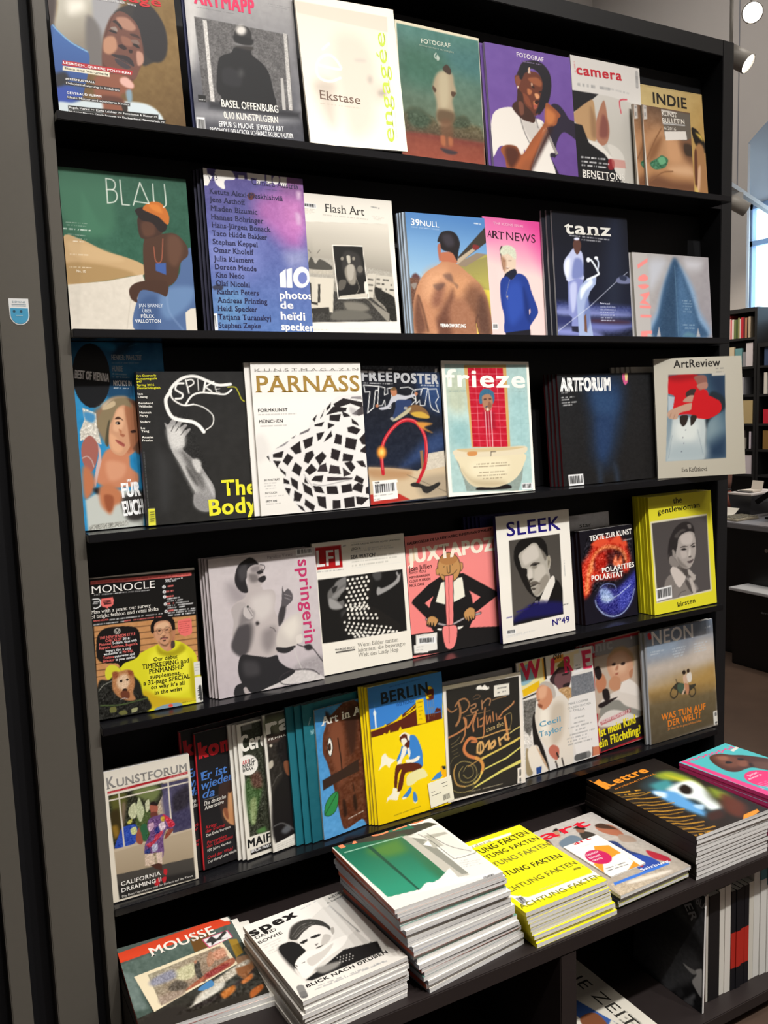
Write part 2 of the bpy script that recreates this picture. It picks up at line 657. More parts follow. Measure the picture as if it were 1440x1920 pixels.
# ---------------------------------------------------------------- placements and printed artwork
# name: (row, x, y, width, height, roll, yaw), outline of the printed sheet in its drawing frame
PLACE = {
    'anschlage': ((0, 0.0078, -0.0004, 0.231, 0.2812, 0.89, 0.0), [(85, -80), (326, -50), (347, 239), (107, 207)]),
    'artmapp': ((0, 0.2602, 0.0038, 0.2283, 0.3038, 0.72, 0.0), [(345, -45), (550, -22), (570, 271), (363, 243)]),
    'engagee': ((0, 0.495, -0.0122, 0.2319, 0.2993, 2.39, 0.0), [(557, -5), (740, 12), (763, 281), (576, 270)]),
    'fotograf_g': ((0, 0.7252, 0.0079, 0.223, 0.2967, -0.66, 0.0), [(742, 41), (898, 70), (911, 316), (752, 296)]),
    'fotograf_p': ((0, 0.9713, 0.006, 0.2566, 0.2908, 1.08, 0.0), [(912, 85), (1069, 104), (1085, 336), (922, 318)]),
    'camera': ((0, 1.2318, 0.0119, 0.2322, 0.3067, 0.45, 0.0), [(1069, 101), (1197, 133), (1213, 353), (1085, 337)]),
    'kunstbull': ((0, 1.4454, -0.008, 0.1746, 0.2088, 0.48, 0.0), [(1205, 200), (1295, 210), (1301, 362), (1211, 352)]),
    'indie': ((0, 1.4593, 0.0248, 0.2526, 0.2759, 1.2, 0.0), [(1190, 157), (1319, 178), (1325, 366), (1202, 352)]),
    'blau': ((1, 0.0033, 0.019, 0.2402, 0.2998, -0.26, 0.0), [(109, 318), (352, 333), (367, 623), (133, 620)]),
    'austria': ((1, 0.275, 0.004, 0.2147, 0.3205, -0.36, 0.0), [(379, 313), (567, 341), (587, 627), (405, 622)]),
    'flash': ((1, 0.4952, 0.0159, 0.2166, 0.2953, 0.19, 0.0), [(567, 365), (736, 376), (750, 627), (587, 620)]),
    'null': ((1, 0.7407, 0.006, 0.2174, 0.2723, 0.49, 0.0), [(757, 401), (912, 408), (920, 629), (779, 628)]),
    'artnews': ((1, 0.963, 0.028, 0.2068, 0.2825, -0.53, 0.0), [(906, 411), (1034, 415), (1040, 631), (914, 630)]),
    'tanz': ((1, 1.1603, 0.008, 0.2521, 0.3081, -0.39, 0.0), [(1038, 398), (1175, 408), (1187, 632), (1042, 631)]),
    'eikon': ((1, 1.4231, 0.004, 0.2877, 0.2208, 0.24, 0.0), [(1187, 474), (1329, 484), (1335, 632), (1192, 632)]),
    'vienna': ((2, 0.0005, 0.0249, 0.1778, 0.3616, -0.2, 0.0), [(128, 640), (304, 647), (330, 985), (157, 1004)]),
    'spike': ((2, 0.1152, 0.0009, 0.2289, 0.3017, -0.48, 0.0), [(256, 699), (468, 697), (480, 970), (276, 993)]),
    'parnass': ((2, 0.3476, -0.0101, 0.2553, 0.3181, -0.32, 0.0), [(472, 685), (677, 677), (692, 957), (487, 971)]),
    'thrasher': ((2, 0.6057, 0.008, 0.2137, 0.311, -0.33, 0.0), [(672, 692), (826, 682), (836, 941), (687, 949)]),
    'frieze': ((2, 0.8192, 0.0, 0.2557, 0.3188, -0.77, 0.0), [(827, 681), (996, 676), (998, 920), (842, 934)]),
    'artforum': ((2, 1.1838, 0.019, 0.3445, 0.288, 0.23, 0.0), [(1046, 705), (1228, 697), (1238, 896), (1055, 911)]),
    'artreview': ((2, 1.4982, -0.0009, 0.2576, 0.3251, 0.5, -20.0), [(1220, 675), (1398, 667), (1390, 887), (1239, 894)]),
    'monocle': ((3, 0.0005, 0.0219, 0.21, 0.2819, -0.96, 0.0), [(164, 1086), (367, 1065), (380, 1325), (188, 1349)]),
    'springerin': ((3, 0.2432, 0.0169, 0.244, 0.2958, 0.0, 0.0), [(389, 1050), (591, 1028), (607, 1272), (412, 1317)]),
    'lfi': ((3, 0.489, 0.0349, 0.2385, 0.3005, 0.17, 0.0), [(585, 1021), (756, 1003), (775, 1238), (603, 1273)]),
    'juxtapoz': ((3, 0.7301, 0.038, 0.2637, 0.292, -0.01, 0.0), [(758, 1003), (928, 993), (941, 1198), (775, 1240)]),
    'sleek': ((3, 0.9753, 0.0089, 0.2349, 0.3193, -0.23, 0.0), [(928, 970), (1066, 956), (1080, 1187), (944, 1208)]),
    'star': ((3, 1.2455, 0.063, 0.1574, 0.2908, 0.79, 0.0), [(1064, 974), (1147, 961), (1160, 1168), (1078, 1182)]),
    'texte': ((3, 1.2648, 0.0301, 0.1906, 0.2527, 0.83, 0.0), [(1083, 997), (1186, 985), (1195, 1152), (1100, 1168)]),
    'gentle': ((3, 1.4897, 0.0013, 0.2495, 0.3284, 0.35, 0.0), [(1218, 932), (1330, 922), (1346, 1127), (1222, 1145)]),
    'kunstforum': ((4, 0.0005, 0.018, 0.1764, 0.2684, -0.23, 0.0), [(193, 1448), (352, 1413), (371, 1645), (208, 1698)]),
    'konkretb': ((4, 0.1641, 0.0385, 0.2081, 0.3082, -0.77, 8.0), [(337, 1374), (500, 1340), (526, 1600), (358, 1648)]),
    'konkret': ((4, 0.1929, 0.034, 0.2305, 0.2968, -1.19, 8.0), [(366, 1376), (540, 1341), (566, 1588), (382, 1640)]),
    'cercle': ((4, 0.2896, 0.0285, 0.2125, 0.3015, -0.52, 8.0), [(443, 1360), (600, 1325), (625, 1575), (466, 1617)]),
    'ray': ((4, 0.35, 0.0285, 0.2046, 0.3097, -0.51, 8.0), [(493, 1343), (640, 1309), (662, 1570), (513, 1607)]),
    'teal': ((4, 0.4435, 0.0218, 0.1524, 0.3175, -0.26, 8.0), [(566, 1322), (670, 1300), (694, 1556), (586, 1587)]),
    'aia': ((4, 0.471, 0.019, 0.2058, 0.3005, -0.43, 8.0), [(590, 1333), (730, 1298), (745, 1545), (608, 1584)]),
    'berlin': ((4, 0.6095, 0.016, 0.205, 0.3306, 0.5, 0.0), [(687, 1290), (827, 1257), (838, 1500), (706, 1548)]),
    'penback': ((4, 0.8159, 0.0555, 0.2388, 0.2891, 0.17, 0.0), [(815, 1283), (960, 1256), (978, 1468), (832, 1500)]),
    'pen': ((4, 0.8044, 0.0142, 0.239, 0.2897, -1.37, 0.0), [(825, 1286), (973, 1264), (990, 1470), (843, 1500)]),
    'wire': ((4, 1.0565, 0.0337, 0.259, 0.3064, 1.0, 0.0), [(962, 1245), (1105, 1213), (1131, 1424), (990, 1462)]),
    'titanic': ((4, 1.2779, 0.0464, 0.2371, 0.3121, 2.06, 0.0), [(1076, 1212), (1200, 1186), (1216, 1382), (1100, 1412)]),
    'neon': ((4, 1.4895, 0.0154, 0.2786, 0.3215, 0.17, 0.0), [(1205, 1187), (1333, 1163), (1350, 1362), (1217, 1383)]),
}

ART = {}
# each entry: base ink, drawing frame, spine ink, then the drawing
ART['anschlage'] = ('6d532c', (80, 0, 4), '2a2a33', '''
q 7d6234 5c4420 750,450 1050,950 690,-300 1000,-300 1100,1000 600,1000
n 10 40
s 4a3c38 0,-300 140,-300 90,200 60,215 20,180
p~14 9a9a9e 200,-300 620,-300 570,60 480,200 430,330 430,470 330,470 250,300 190,0
r~10 b9b5a8 8a8275 200,60 330,300 120,-300 330,-300 360,370 250,370 110,240 85,190 110,40
p~30 eae6da 190,20 290,10 300,80 200,110
p~12 6c6866 320,130 420,220 425,480 320,470
r~4 3c67a8 2e4a86 90,200 150,700 75,190 110,230 200,310 320,380 330,470 300,620 250,760 150,780 80,720 40,420 40,260
l~3 86b4d6 9 75,195 110,235 200,315 320,382
p~10 22232a 60,560 150,530 180,590 120,640 70,640
p~8 2f4aa0 70,650 200,640 260,720 90,760
p~6 c9d5da 300,730 430,740 600,745 760,770 860,840 900,930 900,1000 90,1000 75,760 200,750
p~5 2a2625 520,110 600,40 760,10 860,90 920,200 925,330 880,420 800,462 730,470 700,300 640,180
e~6 201d20 800,230 120,235 -18
p~5 5a352b 500,120 560,95 640,150 700,230 730,290 742,430 700,520 650,600 560,640 450,600 425,480 430,350 450,240
p~22 9a6a55 480,300 540,250 560,330 520,420 450,380
p~16 8a5a48 590,120 680,190 700,250 600,200
p~10 7a4638 620,260 720,290 735,420 690,480 650,400
p~5 2d1a18 500,160 560,165 600,210 570,215
p~6 1f1212 630,290 720,330 715,352 640,325
p~8 ab7a68 690,420 735,430 700,490 670,470
p~6 3a201c 550,320 620,330 660,360 640,392 570,360
p~6 241a22 495,400 560,388 640,420 668,470 650,490 590,470 520,430
l~4 6b4a4e 5 510,408 580,430 655,478
O 170,0,5.95
p~4 6a4236 250,150 340,120 460,200 530,320 560,520 565,640 520,740 470,860 380,840 260,780 120,700 110,540 160,380
p~8 a97c68 290,180 400,190 490,290 440,330 340,300 270,210
p~8 b48468 130,420 240,400 270,520 200,590 120,560
p~6 b98b78 490,560 560,580 565,680 500,710
p~6 8a5c4a 320,390 420,420 440,500 340,480
p~4 2c1c1b 225,230 270,220 330,290 320,320 270,260
p~3 8f8078 200,300 260,290 280,340 230,330
p~2 1d1214 180,330 230,325 270,350 260,365 200,345
p~4 3a2420 420,360 500,370 545,420 520,410 440,385
p~3 7a6258 430,430 500,430 530,480 460,470
p~2 170f10 450,470 500,480 530,520 500,515 460,495
p~3 2a1716 280,500 320,480 360,500 380,530 340,540
p~3 2a1716 400,540 440,540 440,575 410,575
p~3 2b2226 200,595 290,595 380,610 440,660 455,725 400,700 300,650
p~3 3c3338 240,640 310,660 420,730 360,750 270,700
l~1 6c5f64 4 250,635 340,655 430,715
O 80,0,4
p~8 87503a 380,560 520,540 600,560 660,620 640,670 560,700 590,760 600,880 440,870 420,760 360,680
p~5 d9aba0 560,575 610,570 660,620 650,650 600,640 560,610
p~8 5b3325 420,700 560,720 560,760 430,750
s 2a2019 560,760 612,760 600,900 585,900
p~6 7f98a8 600,670 640,665 645,740 610,745
s b3232c 140,445 655,520 648,552 135,480
s e4dfc9 140,486 480,530 478,565 138,516
tb fff 145,470 640,548 17 LESBISCH_QUEERE|POLITIKEN
tb 5a574c 152,508 468,554 15 Stolz|und|Vorurteile
s 2a2422 150,565 370,595 368,615 150,585
s 2a2422 150,595 555,650 552,676 150,622
tb fff 156,584 368,612 15 #FEESMUSTFALL
t eee 160,615 550,672 16 Dekolonialisierung|in|Südafrika
tb fff 163,686 413,716 17 GERTRAUD|KLEMM
s 2a2422 165,700 630,760 626,784 165,722
t eee 168,716 622,778 16 Ideale|Mütter|und|adoptierte|Kinder
s 15130f 170,768 848,850 845,884 170,796
s 15130f 170,800 905,890 900,922 170,826
s 15130f 170,834 900,930 895,950 170,858
tb eee 174,790 838,876 16 Angela|Merkel|>>|Käthe|Leichter|>>|Feminismus|&|Humor|>>
tb eee 178,822 893,916 16 Maikäfer|flieg|>>|Gloria|Steinem|>>|Dachverband|Männerarbeit|>>
tb eee 178,848 365,870 14 Sterbehilfe|.|mehr
tb ddd 400,0 606,22 18 DAS|FEMINISTISCHE|MAGAZIN
tb ddd 628,26 694,38 14 VI/2016
tbb c8202a 100,-60 890,30 66 an.schläge
''')
ART['artmapp'] = ('9a9a9d', (330, 0, 4), '23284a', '''
g a8a6a6 3c3d45 400,-100 500,1090
p~40 c8c6c4 60,-200 200,-200 170,300 90,500
p~30 8a8a8e 150,880 900,900 960,620 900,500 860,860 150,800
n 6 30
s~3 5e5c5c 138,140 842,238 872,826 190,752
n 26 9 138,140 842,238 872,826 190,752
n 16 40 138,140 842,238 872,826 190,752
s~14 2a2a2e 225,750 790,815 930,835 925,885 780,870 230,800
d@.5 333 3 150,230 840,330
d@.5 333 3 160,330 845,430
d@.5 333 3 170,460 855,540
d@.5 333 3 180,600 860,680
d@.5 999 3 150,280 840,380
s~2 c9c6c2 198,160 226,164 268,752 240,750
s~2 bdbab6 804,226 834,232 868,822 838,818
s~2 b5b2ae 775,572 796,572 812,818 786,818
n 40 7 198,160 226,164 268,752 240,750
n 40 7 804,226 834,232 868,822 838,818
p~3 151517 430,350 545,350 555,400 640,470 690,550 720,690 738,760 700,800 330,780 320,720 285,660 300,470 330,415 400,390
p~8 232326 330,520 400,500 470,560 460,640 340,620
e~3 262424 492,260 66,74 -8
p~5 1b1a1b 428,260 560,285 556,330 500,338 432,310
p~4 777 440,318 500,330 560,330 565,318 558,345 500,348 438,334
e~9 d8d4ce 478,222 38 34
p~5 34302e 440,340 560,340 550,370 450,352
e~14 444 470,540 18 26
tb e8e4dc 320,790 752,838 58 BASEL|OFFENBURG
tb e8e4dc 335,874 748,918 52 0,10|KUNSTPILGERN
t fff 298,936 795,984 42 EPPUR|SI|MUOVE||JEWELRY|ART
t fff 230,976 870,1038 38 BRODWOLF|DELACROIX|SCHWARZ|SKUBIC|VAUTIER
t eee 300,1034 868,1076 26 LUXEMBURG|WITTENBERG|MÜNCHEN|WERTHEIM
s 111 150,702 204,708 206,758 152,752
d ddd 5 156,738 200,742
b 132,864 60,6 8,116
tbb e0305f 145,45 582,97 110 ARTMAPP
d 777 4 160,72 430,104
d 888 4 690,10 870,30
d 888 4 700,25 860,45
''')
ART['engagee'] = ('e9dfcd', (550, 0, 4), 'c9c2b4', '''
g ece2d0 f2e9dc 300,50 300,1000
s~2 fff3e0 0,-40 790,0 870,1140 95,1110 85,1040 755,1065 700,105 35,30
s~2 f4f3dc 715,108 765,60 860,1120 760,1130
s~4 dcd2c2 35,35 712,105 716,220 45,120
p~60 d9cdbd 480,430 560,440 590,600 520,640 470,560
p~50 cdc2b4 150,640 290,620 300,900 240,900
p~40 d6cabb 560,620 700,620 690,720 600,740
p~50 ddd1c2 300,300 560,330 600,900 400,980
e~14 b7ada3 570,580 14 22
e~10 c7beb4 500,440 40 8
e~14 aaa095 660,680 26 18
e~40 c4b9ac 230,650 60 30
l fdf6ea 17 190,490 342,515 335,470 290,420 240,415 190,450 168,510 180,570 220,600 280,605 345,578
k fdf6ea 17 220,372 268,330
ts 6b5448 188,740 492,770 70 Ekstase
d b5a898 4 190,775 495,800
ts c3d84c 752,1055 690,225 88 engagée
d c8c8b0 5 770,1020 758,820
''')
ART['fotograf_g'] = ('3c5e54', (730, 40, 4), 'd9d2be', '''
g 47776f 55604c 350,60 360,800
n 7 60
p~50 3e6a68 350,200 700,220 700,420 420,330
p~60 37604f 90,200 400,260 350,480 110,430
s~2 d8cfb4 40,-10 690,120 684,142 50,26
s~2 e2dcc6 670,120 684,122 735,1112 722,1110
s~2 e0d6bd 48,20 60,20 105,1040 70,1030
q~10 5d5a3e 4a3c2c 300,650 300,880 100,690 160,650 220,660 260,690 320,720 360,760 480,730 560,705 600,760 690,790 720,900 110,880
p~12 3a4a38 130,670 200,645 260,680 310,740 250,800 150,770
p~10 3c4634 480,740 530,705 590,720 600,780 490,790
n 22 14 120,680 700,760 715,880 110,850
q~8 74392a 8c4634 400,830 400,1080 110,830 300,845 500,880 712,910 725,1110 70,1030
p~14 6b3028 130,840 500,885 712,905 712,935 450,900
n 7 30
p~8 9d8d72 350,400 400,372 470,390 485,460 500,520 480,560 472,600 482,700 440,780 360,760 350,600 330,520 325,470
p~14 ada084 370,400 440,400 440,620 380,640
p~3 3b2b20 400,350 430,320 462,360 455,395 420,380
p~4 4a3526 325,480 350,510 340,530 322,505
p~4 4a3526 465,520 500,530 478,562 462,545
p~10 5d4a34 365,660 480,680 470,760 360,750
p~12@.7 6a4630 380,750 460,750 470,900 400,930
p~6 9b5c3c 380,860 410,860 415,930 385,920
p~6 9b5c3c 440,870 470,880 468,930 442,925
p~5 352c30 375,950 440,960 505,980 480,998 420,990
tb c9d0c0 243,168 460,196 34 FOTOGRAF
t 93a898 226,188 484,236 16 documentary|strategies
l c0c8bc 7 352,238 338,260 350,280
p~4 a8b4a8 362,250 378,280 362,296 352,270
''')
ART['fotograf_p'] = ('66488e', (730, 40, 4), 'a39ab0', '''
g 684c96 5d4080 1000,200 1100,1150
n 5 60
p~4 241e2e 1200,630 1260,610 1310,660 1350,720 1420,760 1440,900 1310,820 1250,900 1240,1000 1220,1010 1150,830
s~4 1d1824 1150,900 1260,990 1240,1010 1200,1020 1285,1190 1215,1170
p~2 d4cec6 905,640 960,700 1070,720 1140,740 1200,860 1240,960 1235,985 1195,1000 1235,1170 1060,1150 1000,960 980,1000 830,930 770,1010 755,980 770,700
p~10 b8b2ac 980,740 1100,760 1180,900 1060,900
s~2 8c8580 1135,760 1150,760 1260,990 1240,1000
p~5 d2d2cc 700,690 745,690 760,1000 722,1020
l 3a3438 5 965,690 1000,820 1040,910
l 3a3438 5 1085,700 1105,790
p~10@.6 3a3644 1200,1000 1235,990 1210,1010
p~3 3a201a 950,600 1000,680 1070,690 1085,740 1060,750 990,730 930,670 915,630
p~4 5a2f22 970,420 1050,370 1150,420 1180,500 1170,600 1120,680 1060,700 990,660 960,560 958,490
p~12 8a5136 1040,440 1120,470 1130,560 1090,600 1030,560
p~10 aa6a48 1050,450 1090,470 1080,510 1060,500
p~8 b37a58 1080,520 1115,540 1112,570 1082,560
p~4 20141a 1050,300 1140,310 1200,380 1212,470 1195,570 1150,650 1110,690 1120,560 1140,480 1130,400 1080,340 1020,330 980,380 962,430 950,410 1000,310
p~3 2a1c1c 960,400 1000,310 1100,300 1140,330 1060,340 1010,370 970,420
l d8cab8 9 1060,340 1040,355 1045,390
p~3 6a3a2c 940,410 975,410 982,460 962,500 942,460
e fff 960,492 5 8
p~4 1a0e0e 1070,590 1105,585 1112,620 1080,630
p~3 a3574a 1075,610 1105,612 1095,640 1070,632
p~5 1a1010 1048,480 1085,480 1080,492 1050,492
O 950,100,8.655
p~3 5f3020 130,380 180,360 250,380 330,330 450,290 540,360 580,480 560,600 520,720 500,830 440,930 360,900 270,800 240,640 160,560 150,480
p~8 8d5033 340,400 480,380 560,450 540,520 420,480
p~6 a8653f 330,560 400,600 370,660 330,640
p~5 c88c62 440,640 500,640 520,700 470,720
p~6 7a4029 250,640 340,700 390,860 300,800
p~6 b87048 420,760 480,780 470,860 430,880
p~3 2a1512 440,770 480,740 520,760 470,810
p~3 9a4a3e 420,820 480,830 440,880
p~3 2a1713 390,510 430,520 445,550 415,550
p~2 c9a488 385,470 410,480 405,520 390,510
p~3 2a1713 510,600 560,590 555,620 520,620
p~3 7a4430 135,400 200,370 225,430 200,510 160,510
p~3 e8dcc8 168,525 185,530 180,560 168,558
p~5 19161d 200,380 230,200 320,130 450,110 580,160 680,280 715,460 700,640 660,780 560,900 450,960 500,840 540,700 570,560 570,430 500,300 400,240 340,290 280,330 240,420
p~3 c8a890 350,290 345,240 370,220 375,250 380,330
p~4 3a2018 170,580 250,660 270,800 380,920 430,1000 430,1090 390,1110 240,1040 150,900 90,860 150,760
p~6 6a3f30 180,780 250,800 260,960 200,980
O 730,40,4
p~3 8a4c2c 1170,600 1220,630 1280,690 1260,720 1240,770 1150,800 1120,900 1050,1100 1040,1150 880,1130 850,1030 820,960 860,925 940,935 980,1000 1060,880 1150,760 1160,680
p~10 b46c3c 1170,640 1240,690 1210,770 1165,740
p~14 9a5430 1140,800 1180,810 1080,1000 1000,1050 950,1110 930,1060 1040,950
p~10 4a2418 860,940 930,945 960,1010 900,1100 860,1030
p~12 2a1414 1180,810 1215,800 1120,990 1050,1120 1060,1060
tb dcd4dc 958,270 1156,298 34 FOTOGRAF
d 9a88b0 5 985,300 1140,320
''')
ART['camera'] = ('b8b4ac', (1000, 80, 4), '8a8680', '''
g c6c2bc b0aca4 500,130 520,700
s~2 c9c5c0 280,80 800,210 806,480 560,400 296,345
d@.7 888 20 340,306 570,350
d@.5 999 12 580,350 720,390
s~3 17161a 290,345 490,385 420,440 340,490 300,510
p~4 a88660 300,520 420,430 455,440 470,560 480,650 470,730 400,700 350,620 305,570
p~10 8a6a4c 430,480 470,570 478,700 440,680
p~4 9a6a54 480,560 530,430 560,560 575,660 560,740 520,765 480,720 475,640
p~8 77463e 520,540 560,590 560,700 500,690
p~3 cdc8c0 410,730 480,740 520,770 600,860 660,920 560,870 470,810
p~4 c2beb6 560,760 640,790 690,880 680,1070 620,1060 610,900
s~3 141316 303,590 370,610 420,740 540,830 600,910 620,960 660,1010 690,1075 340,1040
p~4 7c2026 570,870 610,880 610,940 570,940
s@.6 b26a60 590,865 690,880 700,940 600,930
tbb b3202e 328,230 662,292 78 camera
d c06060 6 316,215 308,140
d@.8 777 26 770,240 775,340
l c0384a 9 660,530 648,440 700,432
d ccc 10 365,848 545,868
d ccc 10 367,880 570,905
d ccc 10 369,908 548,930
tbs d8d4cc 372,990 690,1030 52 BENETTONS
tbs d8d4cc 374,1040 720,1090 52 BILDERSCHAU
''')
ART['kunstbull'] = ('8f6a4c', (1000, 80, 4), 'b3aca0', '''
g 5d4636 ab7c56 1000,500 980,800
n 12 26
p~26 a87e5a 860,700 960,640 1100,760 1200,900 1190,1000 1000,960 860,880
p~20 7e5638 880,780 960,720 920,860 860,900
p~16 b98c66 1000,720 1090,760 1100,900 1010,880
p~22 6e4c36 1100,740 1200,700 1200,900 1130,860
p~14 a27650 860,960 1000,950 1180,970 1190,1090 860,1060
p~16 6a4630 900,1000 1040,1040 1200,1060 1200,1140 850,1090
p~14 c29a76 1010,940 1160,930 1200,1000 1060,990
p~5 3a2c22 1130,760 1190,770 1200,850 1140,840
l~3 7a5336 10 850,880 910,740 960,650
l~3 7a5336 8 880,1040 960,980 1040,970
s~2 c0bab0 798,480 820,480 856,1096 832,1092
p~3 35664a 870,910 930,870 960,850 1005,880 990,930 960,950 900,955
n 40 9 870,910 930,870 960,850 1005,880 990,930 960,950 900,955
p~3 5f9a72 930,880 970,860 990,900 950,920
s~3 5d554c 962,505 1180,530 1200,700 1150,735 985,725
s~2 b5aea6 962,506 1060,520 1065,535 962,520
tb d8d2c8 966,552 1080,562 38 KUNST
tb d8d2c8 970,606 1136,608 38 BULLETIN
k bbb 7 975,612 1138,618
tb c8c2b8 982,656 1070,662 26 6/2016
s d0cac2 982,670 1146,662 1154,726 992,738
s b8b2ac 830,480 852,488 856,585 830,590
d 777 12 842,500 842,560
''')
ART['indie'] = ('b9a06c', (1000, 80, 4), '9a8458', '''
g b5a06e ab8a50 1000,330 1250,700
n 6 40
d@.5 8a7a50 6 800,325 1270,395
tbb 211c17 905,458 1156,500 84 INDIE
p~3 17120e 1190,640 1240,670 1290,760 1290,830 1230,790 1200,720
p~6 9a7048 1210,800 1280,800 1298,1140 1210,1140
p~6 c9a284 1230,950 1250,930 1240,1080 1215,1120
p~4 5a3424 1205,830 1225,820 1222,1050 1206,1060
p~5 c8ab60 1206,1060 1230,1110 1240,1140 1205,1140
p~6 d0b050 1220,680 1260,700 1275,740 1250,720
''')

# the first of these carries a plain generic stand-in picture: a seated figure in blue beside a tan blanket
ART['blau'] = ('2e5f4c', (90, 300, 4), '1f2a2a', '''
g 37664f 275644 200,80 900,800
n 9 60
n 5 12
p~30 3f7258 90,90 400,100 500,500 300,600 110,420
p~3 c2a276 110,610 250,620 420,700 580,745 710,800 712,870 640,880 400,900 140,960
p~8 a98a5c 130,800 400,805 640,870 420,930 140,945
p~10 cbac80 150,640 300,660 560,760 420,780 200,740
s~3 d8d0c2 145,955 430,925 700,870 720,930 680,1060 660,1300 170,1300
n 7 30 145,955 430,925 700,870 720,930 660,1300 170,1300
l~4@.4 aaa090 5 620,1010 600,1120 580,1270
p~3 4d6691 1075,660 1110,900 1120,1300 655,1300 660,1050 720,970 900,960 980,860 1000,760
p~14 6482ab 860,980 1080,960 1060,1080 900,1200 830,1120
p~12 3f5883 680,1080 800,1040 800,1290 670,1290
l~5@.6 86a0c4 8 880,1010 900,1150 1000,1280
s~3 d8d0c2 1020,1150 1060,1120 1115,1115 1125,1300 1025,1300
p~3 4a3022 720,600 860,560 960,560 1040,640 1050,720 990,780 960,900 880,960 740,960 715,880
p~12 5f4030 900,580 980,580 1010,680 960,800 900,760
p~3 452c20 600,980 660,930 800,910 890,930 880,1030 820,1010 700,985 660,1040 655,1080 610,1050
p~3 40281e 680,430 800,420 870,500 850,560 740,600 690,590 672,520
p~8 5a3a2a 700,480 790,460 800,560 720,580
p~3 241a18 655,380 720,360 830,400 890,480 885,530 840,545 780,480 700,460 660,410
p~2 c8702a 710,370 770,318 850,325 905,400 910,470 890,485 830,430 760,400
p~6 dd8436 760,340 830,340 860,400 790,380
l~2 a05a44 7 790,660 800,760 830,780 850,740 860,600
s~3 3d5a9a 800,785 880,780 880,870 800,840
l e6ece0 8 435,150 446,335
l e6ece0 8 435,150 485,160 505,195 490,230 440,235
l e6ece0 8 440,235 500,242 518,285 500,325 446,338
k e6ece0 8 540,158 555,345 610,348
k e6ece0 8 640,348 692,170 760,330 648,318
l e6ece0 8 790,178 796,300 800,312
l e6ece0 8 880,178 890,300 888,340 870,355
d 9ab0a0 5 135,492 290,500
d 9ab0a0 5 140,512 285,520
d dde6dc 9 120,540 312,550
d 9ab0a0 5 150,580 290,592
d 9ab0a0 5 190,608 285,618
d eee4d0 7 190,632 262,636
d e8dcc4 6 165,730 295,734
d e8dcc4 5 160,825 320,828
ts f4ecd8 210,862 278,866 20 No.|10
t cfd8e4 668,1114 850,1114 28 JAN|BARNEY
t cfd8e4 695,1152 764,1152 26 ÜBER
tbs e4e8ec 682,1192 784,1192 26 FÉLIX
tbs e4e8ec 640,1228 834,1228 26 VALLOTTON
''')
ART['austria'] = ('5a5a9e', (350, 300, 4), '17171d', '''
g 5a4f8c 5673ac 500,80 500,1250
p~60 a868a8 560,280 860,240 880,640 780,680 640,560 520,420
p~50 c07ab6 720,360 860,330 870,560 760,520
p~40 8a5c92 700,100 860,170 870,300 720,260
p~60 6f79b4 130,600 500,560 560,800 420,900 180,800
p~50 5f86b4 220,1000 420,980 460,1180 260,1260
p~40 8a8fb8 740,720 880,700 890,800 780,820
p~10 cfa8cc 815,420 850,430 855,500 830,500
p~10 cfb0cc 825,260 855,265 850,310 830,310
n 9 30
n 6 10
p~4 5a3030 460,265 490,255 515,275 490,310 465,300
p~4 33364a 195,960 225,945 225,925 250,945 280,960 265,990 235,980 215,985
s f4f0ea 105,50 145,56 150,95 190,120 155,190 118,190
p f4f0ea 205,110 215,70 290,62 340,90 360,150 285,155 285,220 240,200 210,160
e 5d5590 183,85 28 14
s f4f0ea 385,118 432,124 434,152 388,146
s f4f0ea 452,100 520,108 540,130 520,150 482,140 480,160 458,158
s f4f0ea 525,112 585,118 588,170 552,170 548,195 526,190
s f4f0ea 596,122 636,126 640,196 600,192
e f4f0ea 670,165 26 34
s f4f0ea 700,140 750,146 752,216 702,210
ts 2a2540 168,156 232,148 46 133
ts 2a2848 488,192 836,242 46 Camera|Austria
d 4a4468 4 590,232 720,250
tbs 27274a 168,250 722,326 42 Ketuta|Alexi-Meskhishvili
tbs 27274a 172,312 440,346 42 Jens|Asthoff
tbs 27274a 178,380 532,422 42 Mladen|Bizumic
tbs 27274a 182,446 578,490 42 Hannes|Böhringer
tbs 27274a 188,508 634,556 42 Hans-Jürgen|Bonack
tbs 27274a 194,570 606,614 42 Taco|Hidde|Bakker
tbs 27274a 198,636 538,668 42 Stephan|Keppel
tbs 27274a 204,698 506,724 42 Omar|Kholeif
tbs 27274a 208,764 508,786 42 Julia|Klement
tbs 27274a 214,826 528,848 42 Doreen|Mende
tbs 27274a 220,888 438,902 42 Kito|Nedo
tbs 27274a 226,950 482,968 42 Olaf|Nicolai
tbs 27274a 232,1014 546,1030 42 Kathrin|Peters
tbs 27274a 236,1078 610,1094 42 Andreas|Prinzing
tbs 27274a 240,1140 536,1152 42 Heidi|Specker
tbs 27274a 246,1204 638,1216 42 Tatjana|Turanskyj
tbs 27274a 250,1268 562,1274 42 Stephen|Zepke
s f6f2ec 700,870 745,835 750,975 705,970
s f6f2ec 752,840 790,828 795,975 757,975
e f6f2ec 862,900 62 78
e 6c78b4 870,905 34 44
tbb f6f2ec 706,1056 940,1064 60 photos
tbb f6f2ec 710,1128 802,1130 56 de
tbb f6f2ec 714,1210 888,1218 62 heïdi
tbb f6f2ec 718,1288 950,1300 60 specker
b 105,1168 130,-8 8,126
''')
